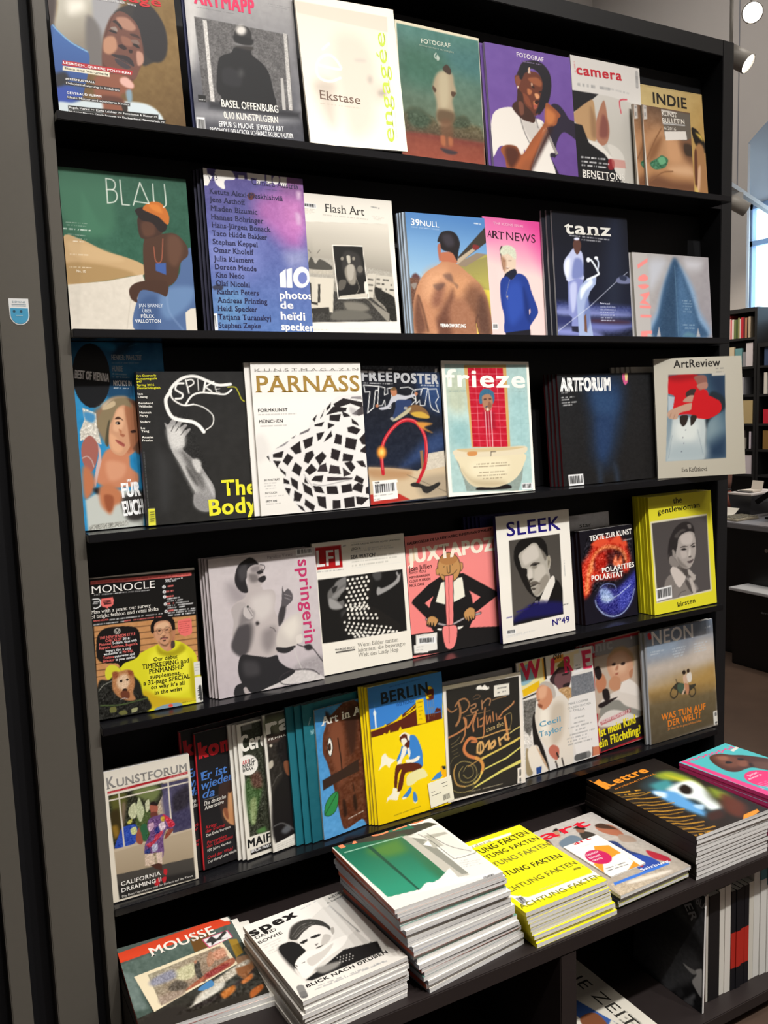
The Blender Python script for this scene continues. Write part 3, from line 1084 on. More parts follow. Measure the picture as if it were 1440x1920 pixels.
ART['flash'] = ('e4ded2', (560, 350, 4.8), 'cfc9be', '''
g e8e2d6 e9e4da 400,100 400,1300
s~2 c2bcae 40,330 805,340 878,1218 100,1205
c 40,330 805,340 878,1218 100,1205
q~2 ddd6c8 8a857a 400,330 400,800 40,330 805,340 878,1218 100,1205
s~6 a8a398 60,640 300,660 610,740 840,780 860,900 100,850
n 16 8 60,640 840,770 878,1218 100,1205
s~3 3c3a36 300,940 640,1000 820,1160 810,1218 120,1205 130,1120
n 26 9 130,930 878,1010 878,1218 120,1205
p~8 7a766c 400,1040 560,1050 620,1110 460,1130
p~6 66635b 330,1110 560,1120 640,1190 300,1190
s~2 cfc8b8 70,810 310,830 302,1128 270,1120 268,1080 105,1085 90,860
s~2 b8b1a2 76,740 300,760 300,800 72,780
n 14 8 70,640 300,660 300,800 72,780
p~3 4a4842 80,720 110,640 150,700 190,660 290,720 280,755 100,745
s 33312d 88,860 112,868 118,1030 190,1040 192,880 172,876 168,1060 92,1040
s~2 33312d 108,1085 268,1082 272,1118 120,1130
s~2 c4beb0 610,790 690,790 660,1005 600,1000
s~2 c4beb0 690,800 850,820 860,1000 690,940
k 4a4842 12 620,840 660,845
k 4a4842 12 620,890 658,893
k 4a4842 12 618,940 652,942
d 4a4842 16 700,840 845,858
d 4a4842 16 700,880 845,896
d 4a4842 16 705,925 848,940
p~4 24231f 680,910 760,950 862,1020 878,1216 810,1200 770,1090 690,1010
n 22 7 680,910 862,1020 878,1216 810,1200
s~3 8c877c 630,1040 810,1150 805,1218 780,1210
k 8a857a 7 600,1010 800,1150
c
s f2ece0 294,532 570,540 626,1010 346,1012
s 1e1d1b 302,540 568,548 618,1002 352,1000
p~8 33312f 400,600 520,610 560,700 560,800 400,780
p~5 8c867a 415,730 470,705 500,740 510,800 500,880 450,880 410,800
p~4 aaa498 430,720 490,720 480,830 440,840
p~3 b8b2a4 425,630 455,632 460,690 440,700 428,670
e~3 8a8478 385,655 14 16
e~3 8a8478 488,655 14 16
e~4 6a665e 545,750 26 32
p~4 5a564e 360,850 420,850 400,920 350,930
l~2 8a8478 5 490,780 520,860 535,920 510,970
s~3 c8c2b4 360,985 610,960 618,1003 354,1003
p~3 e0dace 582,870 612,872 620,960 590,960
k 3a3834 4 85,575 110,605
k 3a3834 4 165,608 186,580
ts 2a2825 232,238 590,266 78 Flash|Art
d aaa498 5 215,266 620,300
b 40,160 115,12 4,40
x bbb4a6 4 45,215 140,222 4 2,12
x c0baac 4 665,270 770,285 3 2,12
d 777 8 655,184 730,196
d c8c2b6 5 110,1262 260,1272
d d0cabe 4 400,1266 880,1280
d d0cabe 4 402,1282 880,1296
''')
ART['null'] = ('6f95bb', (730, 380, 4.3636), 'b9bdc0', '''
g 4f7fb8 8fb4cf 450,120 450,640
s~3 a39a4e 560,500 810,440 830,760 700,700
q~3 8c8450 a8a052 700,480 760,700 560,540 812,460 826,740 700,680
s~3 d4c64c 740,730 822,740 835,1090 700,1090
s~3 3a342e 560,470 800,200 815,330 570,520
s~3 8a7a68 555,520 720,430 800,440 620,550 560,540
s~3 b0a08a 540,500 700,380 705,410 560,530
p~4 7a2e2e 690,360 740,370 730,400 690,400
s~4 6a4a3c 135,660 200,640 250,650 250,760 150,1080 180,760
n 30 8 135,650 260,650 260,1080 150,1080
p~5 5a3a3a 185,640 215,610 250,640 245,655
p~4 8a8078 180,700 225,690 210,740
s~4 6a7c90 155,980 215,1010 230,1090 170,1090
p~3 b4805e 440,505 540,520 640,600 740,690 790,790 815,920 825,1100 225,1100 205,960 205,830 240,690 300,600 400,535
p~40 cf9a74 300,620 460,560 460,700 380,800 280,820
p~40 c48e66 500,640 640,640 640,760 520,800
p~24 8a5c48 400,700 450,700 420,860 360,870 350,800
p~24 6b4536 480,800 520,760 520,1090 340,1090 400,940
p~36 7c5540 640,720 740,720 800,900 810,1090 720,1090 680,960 600,860
p~30 5d4034 730,800 790,840 818,1090 740,1090 705,1000
p~14 6d4838 230,800 270,880 310,1040 240,1090 210,960
p~12 b88260 260,820 340,900 400,1080 330,1090
p~24 9a6a50 490,860 600,820 700,980 690,1090 520,1090
l~6 4f3328 8 240,790 280,900 320,1060
l~5 4f3328 8 715,940 700,1000 722,1090
n 8 14 240,600 740,600 830,1100 220,1100
p~8@.6 54403e 440,620 500,610 520,680 470,660
p~6@.5 4a3a3a 360,700 450,690 420,740 380,740
p~5@.4 4a3a3a 520,680 560,700 550,730
p~4 b06a4e 410,440 520,430 545,480 550,520 480,510 420,505
p~4 a86450 392,380 415,360 420,440 412,515 400,470
p~3 221e20 390,340 420,265 490,245 550,275 578,350 565,430 555,500 540,480 510,435 430,410 410,350
p~10 37333a 430,290 500,280 530,360 470,380
tbs f4f4f2 172,206 240,212 60 39
t f0f2f4 246,210 404,220 52 NULL
d d0d8e4 4 175,222 404,238
d e8e8e8 8 705,172 760,178
tbb f6f2ec 415,1032 615,1036 28 VERANTWORTUNG
s e0c060 700,1000 720,1090 706,1090
''')
ART['artnews'] = ('e6c4c8', (730, 380, 4.3636), 'd8a0b0', '''
g e2589e e4c8c4 1050,150 1000,560
p~90 d8458e 1150,150 1320,160 1330,520 1250,420
p~60 e070a6 810,150 1000,150 820,300
p~3 27201f 905,400 930,380 960,600 930,560 915,480
p~3 d9c2ac 920,420 1020,420 1030,540 990,580 950,600 930,540
p~8 a47a60 915,460 950,480 950,560 930,560
p~4 cdd0ba 905,420 930,370 980,360 1030,390 1035,470 1000,450 970,430 930,440
n 14 6 905,420 930,370 980,360 1035,390 1035,470 930,440
k 6b4a3c 4 930,490 950,488
k 6b4a3c 4 975,485 995,484
p~2 6b3a34 950,542 980,540 965,552
p~2 e0d0c4 952,540 982,537 968,545
p~3 1c2030 940,600 1020,550 1040,590 1000,640 950,660
p~3 223a86 905,660 950,615 1000,640 1050,585 1120,620 1160,740 1205,870 1200,920 1140,1010 1120,1060 940,1080 930,940 905,820
p~24 2d4aa0 960,700 1060,660 1100,860 1000,1000 950,900
p~12 1a2d6c 1090,700 1130,820 1140,980 1100,900
s~2 d8bcb8 1132,880 1142,870 1145,900 1136,920
s~3 1b1a22 940,1070 1140,1040 1142,1096 935,1096
l b8a894 3 980,640 950,760 962,800
e b8a894 958,778 6 8
t 3b1c2c 808,302 842,306 62 A
t 3b1c2c 846,308 942,316 66 RT
ts 3b1c2c 846,308 942,316 66 RT
t 3b1c2c 960,316 1200,326 72 NEWS
t f0c0d4 856,196 1100,206 22 THE|ICONS|ISSUE
b 834,1000 44,0 0,42
d 888 5 1250,1088 1305,1092
''')
ART['tanz'] = ('14161f', (1000, 380, 4), 'b9b9bb', '''
g 15161d 14182a 400,100 400,800
p~60 1f2536 560,150 660,150 660,760 540,760
s~14 3b4478 160,740 740,770 745,830 160,820
n 26 14 160,730 745,770 745,1010 160,1010
p~20 7f88c0 170,790 420,800 700,820 700,850 400,850 180,850
s~8 2b3160 160,850 745,880 745,920 160,930
p~16 6a72b0 420,900 700,905 740,930 600,970 430,960
p~16 8088c4 160,940 400,950 500,1010 160,1010
p~8 402c3c 440,870 700,880 700,905 450,900
p~3 b4bcdc 270,380 310,335 360,360 375,420 370,520 378,560 320,620 260,590 228,500 235,430
p~8 dfe4f0 240,440 275,420 260,560 235,520
p~6 7480b4 310,420 365,430 370,540 290,560
p~3 5a3c34 302,300 330,262 360,300 355,350 330,385 308,350
e~4 d8dcf0 330,270 20 10
l~3 c4cae4 14 250,570 280,600 305,630
s~3 8089c0 255,590 330,560 375,570 340,700 320,850 330,980 270,970 280,860 255,840
p~6 b6bde0 270,620 320,600 310,760 280,820
s~3 242438 272,930 330,930 330,980 275,970
s~3 9cacd0 345,620 400,560 470,540 465,600 420,660 400,720 420,880 440,1010 330,1010 320,800 320,700
p~5 dbe6f2 350,640 400,590 430,560 440,600 390,650 350,720
p~6 6c7cae 400,700 420,860 390,960 370,840
s~3 6b4a3a 372,850 386,830 394,980 372,970
l dfe6ee 14 400,570 480,530 485,510 440,430 410,415
l c8d2e4 12 480,500 488,440 470,405
e~2 e8ecf2 412,420 14 18
e~2 e8ecf2 470,405 14 12
k c9cede 4 170,970 420,770 620,580 705,505
p~4 6a7090 620,560 680,530 730,560 720,590 640,590
p~4 2a3046 650,530 700,540 690,570 650,560
tbbs dcdad2 245,232 580,242 92 tanz
d b8b8bc 7 280,246 572,270
d b8b8bc 7 360,274 505,284
tb c8cce0 496,752 568,756 14 Israel
x c0c6dc 6 498,775 615,775 6 1,21
''')
ART['eikon'] = ('a5a3a4', (1000, 380, 4), 'b8b4aa', '''
g a9a5a2 969298 800,380 1300,900
n 6 40
p~30 c2c2c8 1150,430 1260,450 1240,500 1160,500
p~30 b9bcc4 880,440 1000,450 900,640 870,600
p~20 7f9fc0 1040,470 1100,470 1200,640 1240,800 1310,1000 880,1000 930,800 970,640
p~10 3a5878 1062,425 1110,500 1160,620 1200,740 1240,880 1290,1010 900,1010 940,830 980,640 1020,520
p~30 2c4560 1060,470 1080,500 1075,1000 940,1000 980,720
p~24 48698c 1090,520 1140,640 1190,800 1220,1000 1090,1000
n 10 12 1062,425 1200,640 1300,1010 900,1010
l~2 5b7c98 5 1066,480 1075,700 1085,1000
s~3 a9a9ae 920,1005 938,930 950,1005
s~3 a9a9ae 1218,1005 1232,940 1250,1005
p~6@.5 6f9a9e 1120,1000 1160,970 1220,1005
s~3 b2aeab 740,380 860,385 880,1010 748,1010
s e68a86 785,470 865,418 862,450 790,498
p e68a86 825,540 850,545 865,570 845,590 800,590 790,565
p e68a86 830,650 800,640 790,620 845,612 870,630
s e68a86 795,755 880,770 840,735 872,690 870,670 795,690 830,715
s e68a86 795,770 882,772 882,795 796,792
s e68a86 798,840 880,842 882,862 798,862
s e68a86 800,965 884,960 884,985 850,985 850,1010 800,1010
d 9ab0c0 5 1120,735 1180,738
x 8aa4b8 5 1125,755 1190,758 4 0,20
x 9ab4c4 6 1120,915 1205,917 2 0,24
''')

ART['vienna'] = ('1f6fa0', (130, 630, 4), '17303f', '''
g 1a5f8c 2a8ac0 300,0 300,500
n 12 50
p~16 143a55 380,80 480,40 460,110 340,180 330,60
p~10 2f8fc4 30,0 330,60 330,120 200,70
p~14 16476a 250,330 460,340 470,480 300,480
k@.6 8fc0d8 3 450,90 520,70
k@.6 8fc0d8 3 500,140 545,125
e 121418 165,303 145,247 -4
tbb fff 40,318 298,352 66 BEST|OF|VIENNA
tb a9b8c0 322,188 548,196 44 HENKER:|MAHLZEIT
d 90a4b0 5 325,210 525,216
tb a9b8c0 326,272 404,276 44 HUNDE
d c8d0d4 7 330,292 430,300
d c8d0d4 7 330,316 460,322
tb fff 335,382 470,386 42 NYCHOS|IN
d e0e0e0 6 338,400 450,406
p~6 a08a70 300,480 380,460 450,480 480,600 330,600 240,560
p~14 8f7258 200,560 300,520 330,600 300,800 240,780 180,660
p~10 c8b49a 250,520 320,490 340,520 260,560
s~3 d9d4c8 95,545 200,590 210,700 230,780 240,830 150,790 80,800 75,730 110,640
n 60 10 95,545 200,590 230,780 240,830 80,800 75,730 110,640
p~6 4a90c0 110,580 190,600 180,660 120,640
p~4 cf9474 340,520 420,500 500,560 540,700 520,840 460,910 400,920 340,880 300,790 290,700 310,600
p~16 dfa888 360,560 420,560 430,700 380,760 340,680
p~16 b06a4a 480,700 530,760 500,860 430,900 450,780
p~6 6b4a38 430,480 520,520 560,700 560,900 480,860 540,760 500,600 420,510
p~4 3f2820 345,630 380,616 404,636 400,645 370,634
p~4 3c2a26 350,664 384,654 392,672 362,676
p~4 7a4a38 440,740 470,730 480,745 455,750
p~5 a05040 350,794 385,800 420,830 408,845 370,825
p~6 a86a4e 385,750 420,760 410,785 392,780
p~6 c98462 300,860 440,900 460,1000 520,1060 500,1140 340,1160 240,1140 200,1100 230,960
p~10 d89a78 280,960 420,980 400,1080 300,1100
O 145,730,4.883
p~3 d09b78 350,200 420,150 470,170 520,300 510,480 450,600 400,630 330,600 290,520 285,400 300,310
p~8 e3b18c 360,220 420,190 430,330 390,400 330,380
p~8 e0aa84 300,430 360,460 420,560 380,600 320,560
p~6 a66c4c 440,160 530,180 560,420 500,560 470,400
p~5 8a7a5c 200,260 300,130 400,90 470,110 500,180 420,160 360,200 320,300 285,380 270,540 230,440 180,340
p~4 c9b491 230,190 330,120 350,160 270,200
p~4 4f4a38 280,330 300,300 290,420 285,540 255,500
p~2 4a2f22 345,285 375,265 410,285 425,310 400,290 360,290
p~2 2a1b16 352,320 378,310 396,325 385,340 362,336
p~2 f0e0d0 360,326 370,318 372,334
p~2 1a100d 372,316 384,318 382,334 372,332
p~2 3a221a 490,400 530,390 540,412 500,418
p~3 a8674c 390,430 420,425 440,440 420,455
p~2 a8564c 350,480 385,490 435,520 430,545 395,530 365,505
k 6a2f28 3 352,482 400,508 436,530
p~4 b97a58 380,380 410,400 400,430
O 130,630,4
p~3 a5645a 90,830 150,760 210,820 215,900 190,1000 150,1040 95,960
l~3 c8bcb8 6 92,935 130,920 165,950 182,1000
s~3 d0b4b0 215,820 235,870 240,960 215,1060 195,1160 180,1120 200,1000 220,920
p~10 c07650 95,1010 150,1020 190,1100 180,1180 130,1250 100,1200
s~6 c5c9c2 115,1260 220,1190 330,1180 480,1180 560,1200 560,1500 135,1500
p~8 23201f 180,1170 230,1165 225,1210 190,1200
p~10 c07a54 225,1160 300,1130 380,1180 400,1260 340,1300 310,1360 270,1340 230,1280
p~6 9a5638 260,1220 330,1230 320,1330 280,1330
p~12 33302e 400,1240 560,1180 560,1380 440,1400
tbb fff 402,1232 535,1216 112 FÜR
tbb fff 412,1374 560,1350 116 EUCH
s~2 a7a8a0 140,1452 440,1410 442,1446 140,1495
n 70 8 140,1452 440,1410 442,1446 140,1495
''')
ART['spike'] = ('29292a', (130, 630, 4), '5a5660', '''
g 252525 2c2b29 600,300 1400,1300
n 4 40
p~40 363636 660,900 760,1000 740,1300 680,1300
tbb e3de2c 508,318 660,312 17 Art|Quarterly
tbb e3de2c 510,342 664,336 17 Kunstmagazin
tbb e3de2c 512,364 550,362 17 #47
tbb e3de2c 514,390 644,386 17 Spring|2016
tbb e3de2c 516,414 690,408 17 Deutsch/English
tbb f2efe6 518,458 556,457 17 Ian
tbb f2efe6 520,482 592,480 17 Cheng
tbb f2efe6 525,530 632,528 17 Bernhard
tbb f2efe6 527,555 626,553 17 Willhelm
tbb f2efe6 531,602 618,600 17 Hannah
tbb f2efe6 533,628 594,626 17 Perry
tbb f2efe6 536,674 612,672 17 Stelarc
tbb f2efe6 541,722 570,721 17 Lu
tbb f2efe6 543,746 600,744 17 Yang
tbb f2efe6 548,792 632,790 17 Anselm
tbb f2efe6 550,816 628,814 17 Franke
p~3 9a9896 720,670 745,685 770,650 800,620 815,630 800,690 830,650 855,655 830,710 870,680 890,690 850,740 905,710 912,725 870,780 870,840 855,870 930,940 985,990 1030,1060 1080,1140 1090,1220 1060,1320 990,1330 935,1290 930,1220 940,1190 890,1100 830,980 780,900 745,800 740,740
p~14 d2d0cc 740,720 820,700 870,760 860,850 780,870 750,800
p~16 666462 850,900 920,950 1000,1080 1000,1160 920,1060
p~14 bdbbb8 790,890 840,930 900,1060 950,1180 930,1180 860,1040
p~10 c8c6c4 1000,1060 1060,1130 1080,1220 1060,1180
p~8 504e4c 880,1000 940,1080 960,1140 910,1080
p~10 8f8d8c 940,1200 1010,1220 1080,1230 1060,1320 990,1330 935,1290
p~6 c8c6c2 925,950 960,940 990,970 985,1040 960,1040 930,990
n 18 6 720,600 900,600 1100,1200 1060,1320 935,1290 740,800
k 3a3836 5 790,690 770,735
k 3a3836 5 826,700 805,735
k 3a3836 5 862,735 842,760
l f6f4ee 22 765,420 800,370 870,320 960,310 1050,345 1130,375 1222,368
l f6f4ee 12 765,420 780,480 830,520 880,535 940,525
l f6f4ee 14 880,530 930,460 1000,435 1100,440 1180,445 1228,410
l f6f4ee 26 768,430 732,490 745,570 785,630 860,650 930,660 980,690 1015,735
l f6f4ee 8 940,525 1020,550 1085,610 1080,680 1030,720
l f6f4ee 14 868,365 820,370 805,410 830,430 860,450 850,480 805,485
k f6f4ee 11 885,340 908,440
l f6f4ee 10 885,345 930,335 945,365 900,395
k f6f4ee 7 975,330 980,415
k f6f4ee 16 1035,340 1020,425
k f6f4ee 11 1095,350 1030,390 1080,425
k f6f4ee 6 1150,375 1105,385 1115,430 1140,432
k f6f4ee 5 1108,408 1140,404
l e3de2c 6 1200,390 1255,390 1280,430 1300,480 1322,498
tbb e9e435 1146,1212 1388,1192 120 The
tbb e9e435 1050,1362 1392,1322 122 Body
b 588,1325 52,-5 6,130
s@.85 e3de2c 588,1325 640,1320 646,1446 594,1452
k 333 4 605,1350 632,1346
k 333 6 605,1368 632,1364
k 333 4 605,1384 632,1380
k 333 7 606,1400 633,1396
k 333 4 606,1416 633,1412
d 888 4 560,890 590,1310
''')
ART['parnass'] = ('ece8e1', (460, 670, 6), 'd8d4cc', '''
g f0ece6 e6e2da 100,200 600,1700
p~30 dedad4 100,950 200,900 260,1080 140,1200
p~4 e2dfdb 235,1140 330,1060 500,940 680,830 740,720 900,560 1000,470 1080,430 1300,420 1400,500 1400,1720 640,1770 560,1700 470,1580 410,1470 420,1360 350,1270
s 241f20 232,1140 252,1125 268,1195
s 241f20 300,1110 420,1070 400,1150 300,1150
s 8a8688 330,1050 450,970 480,960 430,1010
s 241f20 300,1180 390,1190 360,1230 350,1270
s 241f20 460,1100 525,1145 460,1240 405,1190
s 241f20 490,1040 600,960 615,1090 550,1110
s 241f20 365,1260 440,1320 440,1360 380,1300
s 6a6668 600,870 720,810 700,850 600,890
s 6a6668 500,930 560,890 530,930
s 241f20 745,710 800,650 770,740
s 241f20 835,690 880,600 860,670 835,700
s 241f20 905,580 960,510 950,570 910,610
s 241f20 770,770 880,735 850,790 770,790
s 241f20 635,950 750,905 735,1010 655,1050
s 241f20 790,870 880,850 840,930 800,960
s 241f20 895,920 955,840 970,900 870,970
s 241f20 920,745 1000,770 920,820
s 241f20 940,660 1070,645 1050,730 940,720
s 241f20 900,660 980,560 1140,570 1130,610 1040,620
s 241f20 985,530 1100,460 1320,500 1330,570 1180,520 1010,580
s 8d898a 1200,440 1310,430 1320,470 1180,460
s 4a4445 1200,640 1330,540 1335,640 1280,660
s 241f20 1190,690 1260,740 1280,780 1200,750
s 241f20 1140,800 1210,780 1300,820 1250,880 1150,850
s 241f20 1080,610 1150,640 1180,670 1100,680
s 241f20 1010,870 1080,890 1070,1000 985,980
s 241f20 1125,910 1255,935 1230,1060 1110,1030
s 241f20 1280,930 1350,850 1360,1000 1310,990
s 241f20 1290,1060 1360,1000 1365,1100 1290,1080
s 241f20 960,1040 1060,1070 1030,1190 945,1150
s 241f20 1090,1095 1210,1120 1190,1190 1080,1190
s 241f20 660,1100 740,1065 760,1120 690,1220 640,1190
s 241f20 765,1150 850,1080 900,1130 820,1240
s 241f20 545,1200 620,1260 590,1360 505,1300
s 241f20 650,1300 725,1215 790,1290 700,1350
s 332c2e 820,1240 890,1210 910,1310 790,1310
s 332c2e 940,1230 1040,1250 1060,1340 920,1330
s 332c2e 1080,1260 1180,1340 1090,1370
s 241f20 1100,1210 1180,1190 1230,1260 1180,1320
s 241f20 1240,1190 1320,1180 1360,1260 1300,1250
s 241f20 760,1360 860,1350 840,1430 720,1410
s 3a3335 900,1370 1200,1380 1180,1400 900,1420
s 241f20 490,1370 570,1420 570,1520 500,1460
s 241f20 620,1430 720,1500 740,1600 640,1540
s 241f20 410,1380 470,1410 480,1450 415,1440
s 241f20 420,1490 490,1500 470,1580
s 241f20 530,1520 620,1570 590,1650 520,1640
s 241f20 650,1620 760,1700 740,1770 640,1690
s 241f20 555,1680 620,1710 650,1770 600,1740
s 241f20 650,1370 690,1450 640,1430
s 241f20 740,1470 830,1480 870,1560 760,1540
s 241f20 890,1480 1010,1475 1030,1570 900,1570
s 241f20 1060,1470 1180,1450 1190,1540 1070,1560
s 241f20 1210,1470 1260,1440 1320,1470 1300,1560 1190,1520
s 241f20 780,1590 880,1600 890,1740 800,1700
s 241f20 960,1640 1050,1640 1050,1735 960,1745
s 241f20 1090,1620 1210,1600 1220,1720 1100,1735
s 241f20 1230,1600 1390,1620 1300,1700 1240,1690
s 241f20 1240,1350 1330,1400 1310,1460 1210,1410
s 241f20 1350,1500 1385,1480 1390,1580 1350,1570
p~10@.5 8d898b 1180,560 1260,600 1240,660 1180,620
l~3 a8a4a3 10 740,1450 850,1470 1000,1440 1190,1400
l~4@.6 aaa5a5 14 640,1340 700,1430 760,1520
d 999 9 120,190 1270,130
t 8a867e 120,190 1280,135 34 K|U|N|S|T|M|A|G|A|Z|I|N
tbs a3823f 126,420 1290,372 196 PARNASS
tb 222 150,638 470,622 38 FORMKUNST
d a8a4a0 9 152,668 562,650
tb 222 158,764 414,750 38 MÜNCHEN
d a8a4a0 9 160,798 456,782
t 444 200,1416 370,1404 24 IM|PORTRÄT
x b0aca8 8 204,1440 330,1432 3 3,30
t 444 210,1560 336,1552 24 IN|TOUCH
d b0aca8 8 212,1588 410,1574
tb 444 216,1652 334,1644 22 SPOT|ON
d b0aca8 8 220,1674 372,1664
''')
ART['thrasher'] = ('1b1f2a', (660, 670, 4), '3a3338', '''
g 16171d 1b2232 400,100 400,800
p~40 28406a 480,120 680,150 700,400 560,360
p~30 2c3f66 560,620 700,580 700,700 400,840 340,860
n 9 20
s~4 3a3f48 80,80 660,55 662,100 80,110
n 30 10 80,80 660,55 662,100 80,110
s e8e8e8 272,92 300,90 298,104 270,106
s e8e8e8 632,74 650,72 648,100 630,104
tbbb b9babc 80,200 298,192 78 FREE
tbbb b9babc 318,200 654,194 78 POSTER
d c8c8c8 7 90,216 300,212
d c8c8c8 8 520,212 655,210
k e6e6e4 7 90,232 200,236 195,268 175,268 160,400 118,440 135,280 100,285 90,232
k e6e6e4 6 200,236 245,245 240,300 265,290 262,250 300,240 285,400 250,400 240,340 225,380 190,385 200,236
k e6e6e4 6 360,240 420,230 460,250 440,300 480,330 440,370 380,330
k e6e6e4 6 470,250 520,240 515,290 530,235 570,235 545,370 510,370 505,330 480,360 470,250
k e6e6e4 6 580,240 640,235 655,300 630,340 655,420 610,400 590,370 575,240
s~4 c9b494 120,840 300,850 480,870 700,720 735,1060 135,1115
p~20 b08a64 130,850 420,870 380,930 150,920
p~20 a89880 480,940 720,900 730,1050 520,1070
s~2 c8bfae 565,740 705,715 715,835 540,870
n 14 12 565,740 705,715 715,835 540,870
d@.6 8f8676 3 570,790 710,770
s~3 8a6a4a 500,720 525,715 530,860 510,860
k@.7 4a4438 4 400,900 730,1050
s~3 b03028 130,1040 340,1040 420,1085 135,1120
l b8202c 26 225,890 215,760 230,660 290,560 380,490 470,500 530,580 550,680 540,820 500,920 470,980
l~2 e0686a 7 222,860 225,680 295,555 385,485 470,495 535,590 556,690 548,800
p~3 2a2826 425,970 470,960 560,990 640,960 645,985 560,1040 520,1030 500,1000 440,990
e~8 e08a30 216,732 34 46
e~8 ffd070 216,732 16 22
p~3 bfc0c8 200,400 260,380 290,320 330,290 400,300 470,280 480,295 400,330 380,365 310,350 270,400 220,415
p~3 2c3c62 330,340 400,330 440,330 440,370 360,440 300,480 320,400
p~3 b87a5a 285,260 310,245 332,260 330,295 300,305
p~3 6b5030 288,252 315,236 330,255 300,262
e~2 b87a5a 480,280 12 14
e~2 b87a5a 186,385 12 12
p~4 7c5a38 400,400 470,365 540,390 580,450 540,470 450,450
p~4 c7a040 440,430 520,420 580,455 560,470 470,460
p~5 c98a3c 480,500 600,510 540,540 600,580 520,550
p~4 b8b090 300,490 400,410 440,385 420,430 330,490
e 999 295,478 14 12
e 999 398,395 14 12
b 150,955 170,-16 8,134
s f0ece4 145,945 325,932 330,955 148,968
s f0ece4 152,1035 328,1015 330,1072 155,1088
tb 444 165,985 230,978 16 $5.99
tb 444 165,962 198,958 12 THRASHER
d 777 5 158,1052 290,1040
d 777 5 158,1078 200,1074
''')
ART['frieze'] = ('f1ece0', (660, 670, 4), 'd8d2c6', '''
c 692,70 1325,48 1334,1000 752,1026
s~2 a9c6c2 692,70 1325,48 1334,1000 752,1026
p~50 b9d0c8 700,80 860,90 860,500 730,500
p~40 8fb6b6 740,520 860,520 880,700 760,680
p~40 9cc0c0 1190,300 1320,320 1326,700 1190,660
p~30 b8c2ac 720,160 850,180 850,420 720,400
n 10 26 692,70 1325,48 1334,1000 752,1026
d@.5 7a9c9c 3 700,280 855,270
d@.5 7a9c9c 3 725,550 870,540
d@.5 7a9c9c 3 1170,250 1325,245
d@.5 7a9c9c 3 1170,520 1326,510
d@.4 7a9c9c 3 790,80 810,690
d@.4 7a9c9c 3 1255,60 1270,660
s c9a262 840,72 1168,55 1182,690 895,700
s b8182e 868,92 1142,84 1162,690 905,696
n 12 22 868,92 1142,84 1162,690 905,696
k e8a0a4 3 922,90 955,695
k e8a0a4 3 978,88 1008,694
k e8a0a4 3 1033,88 1058,692
k e8a0a4 3 1090,86 1112,690
k e8a0a4 3 870,138 1145,130
k e8a0a4 3 874,188 1146,180
k e8a0a4 3 878,240 1148,232
k e8a0a4 3 880,292 1150,284
k e8a0a4 3 884,345 1152,335
k e8a0a4 3 887,396 1154,388
k e8a0a4 3 890,446 1155,438
k e8a0a4 3 893,500 1157,490
k e8a0a4 3 896,550 1158,542
k e8a0a4 3 899,600 1160,593
k e8a0a4 3 902,650 1161,643
s~6@.6 8c1226 980,430 1070,430 1075,560 1000,560
k f0d0d0 4 1000,430 1010,690
k f0d0d0 4 1022,430 1032,690
k f0d0d0 4 1042,420 1050,688
p 3c6a86 960,290 990,255 1030,255 1065,280 1070,340 1050,370 1030,300 985,310 975,370 955,360
n 20 6 960,290 1030,255 1070,340 975,370
p~2 a87a5e 980,310 1030,295 1055,330 1052,390 1020,430 990,405 978,360
p~2 5a3a34 990,330 1010,328 1010,338 992,342
p~2 5a3a34 1028,326 1046,326 1045,336 1030,338
p~2 3a4a5a 1005,388 1040,382 1038,396 1020,390 1005,400
p~4 8a5c48 1030,350 1050,380 1030,410 1020,380
e~1 e8d0c0 1018,412 8 10
c
tbb f6f2e6 706,246 1306,232 142 frieze
s 8a9890 775,780 1285,730 1260,920 1230,1005 855,1015 830,920
n 12 14 775,780 1285,730 1230,1005 855,1015
p~2 dbcfae 770,760 900,765 1040,760 1280,735 1275,820 1220,910 1130,965 1020,985 900,975 830,900 800,820
p~24 e3d9ba 900,800 1150,790 1120,900 920,900
p~20 b9a988 820,860 900,960 1020,980 1130,960 1100,940 900,930
p~1 d8ccb0 765,725 900,705 1100,695 1290,680 1292,730 1180,750 1000,765 860,772 775,765
p~2 c8b48a 790,715 1000,702 1285,685 1180,712 1000,728 850,735
p~3 c88a50 865,735 930,730 925,758 870,762
k 4a4038 5 1034,760 1036,728 1070,726
d 8a7a60 6 930,822 1150,805
d 8a7a60 6 910,842 1170,822
d 8a7a60 6 950,882 1130,868
d 8a7a60 6 935,905 1150,888
d 8a7a60 6 975,925 1110,914
p~3 1d1a1a 945,985 1060,985 1150,960 1170,990 940,1005
b 1255,952 78,-6 4,44
d 7a9090 4 730,282 850,276
d 7a9090 4 1230,264 1305,260
''')
ART['artforum'] = ('1c1d1f', (1020, 650, 3.692), '5a1a20', '''
g 1d1e20 1b1a1a 300,250 500,900
p~60 1f3352 300,230 520,230 530,460 440,800 350,760 330,500
p~40 2a4468 340,300 500,330 470,480 360,460
p~30 23385a 360,520 450,500 440,700 380,760
p~20 26303f 360,810 390,840 390,950 370,940
p~20 26303f 470,810 500,840 510,940 490,940
n 6 12
tbbb f2f2f0 122,316 455,304 92 ARTFORUM
d aaa 5 126,328 165,326
d bbb 7 126,360 210,352
d bbb 7 127,376 180,370
d bbb 7 128,396 226,386
d bbb 7 128,413 192,407
p d05a8a 540,190 575,185 578,240 560,265 545,240
p e8d890 558,188 576,186 574,230 562,235
b 160,885 100,-8 6,76
''')
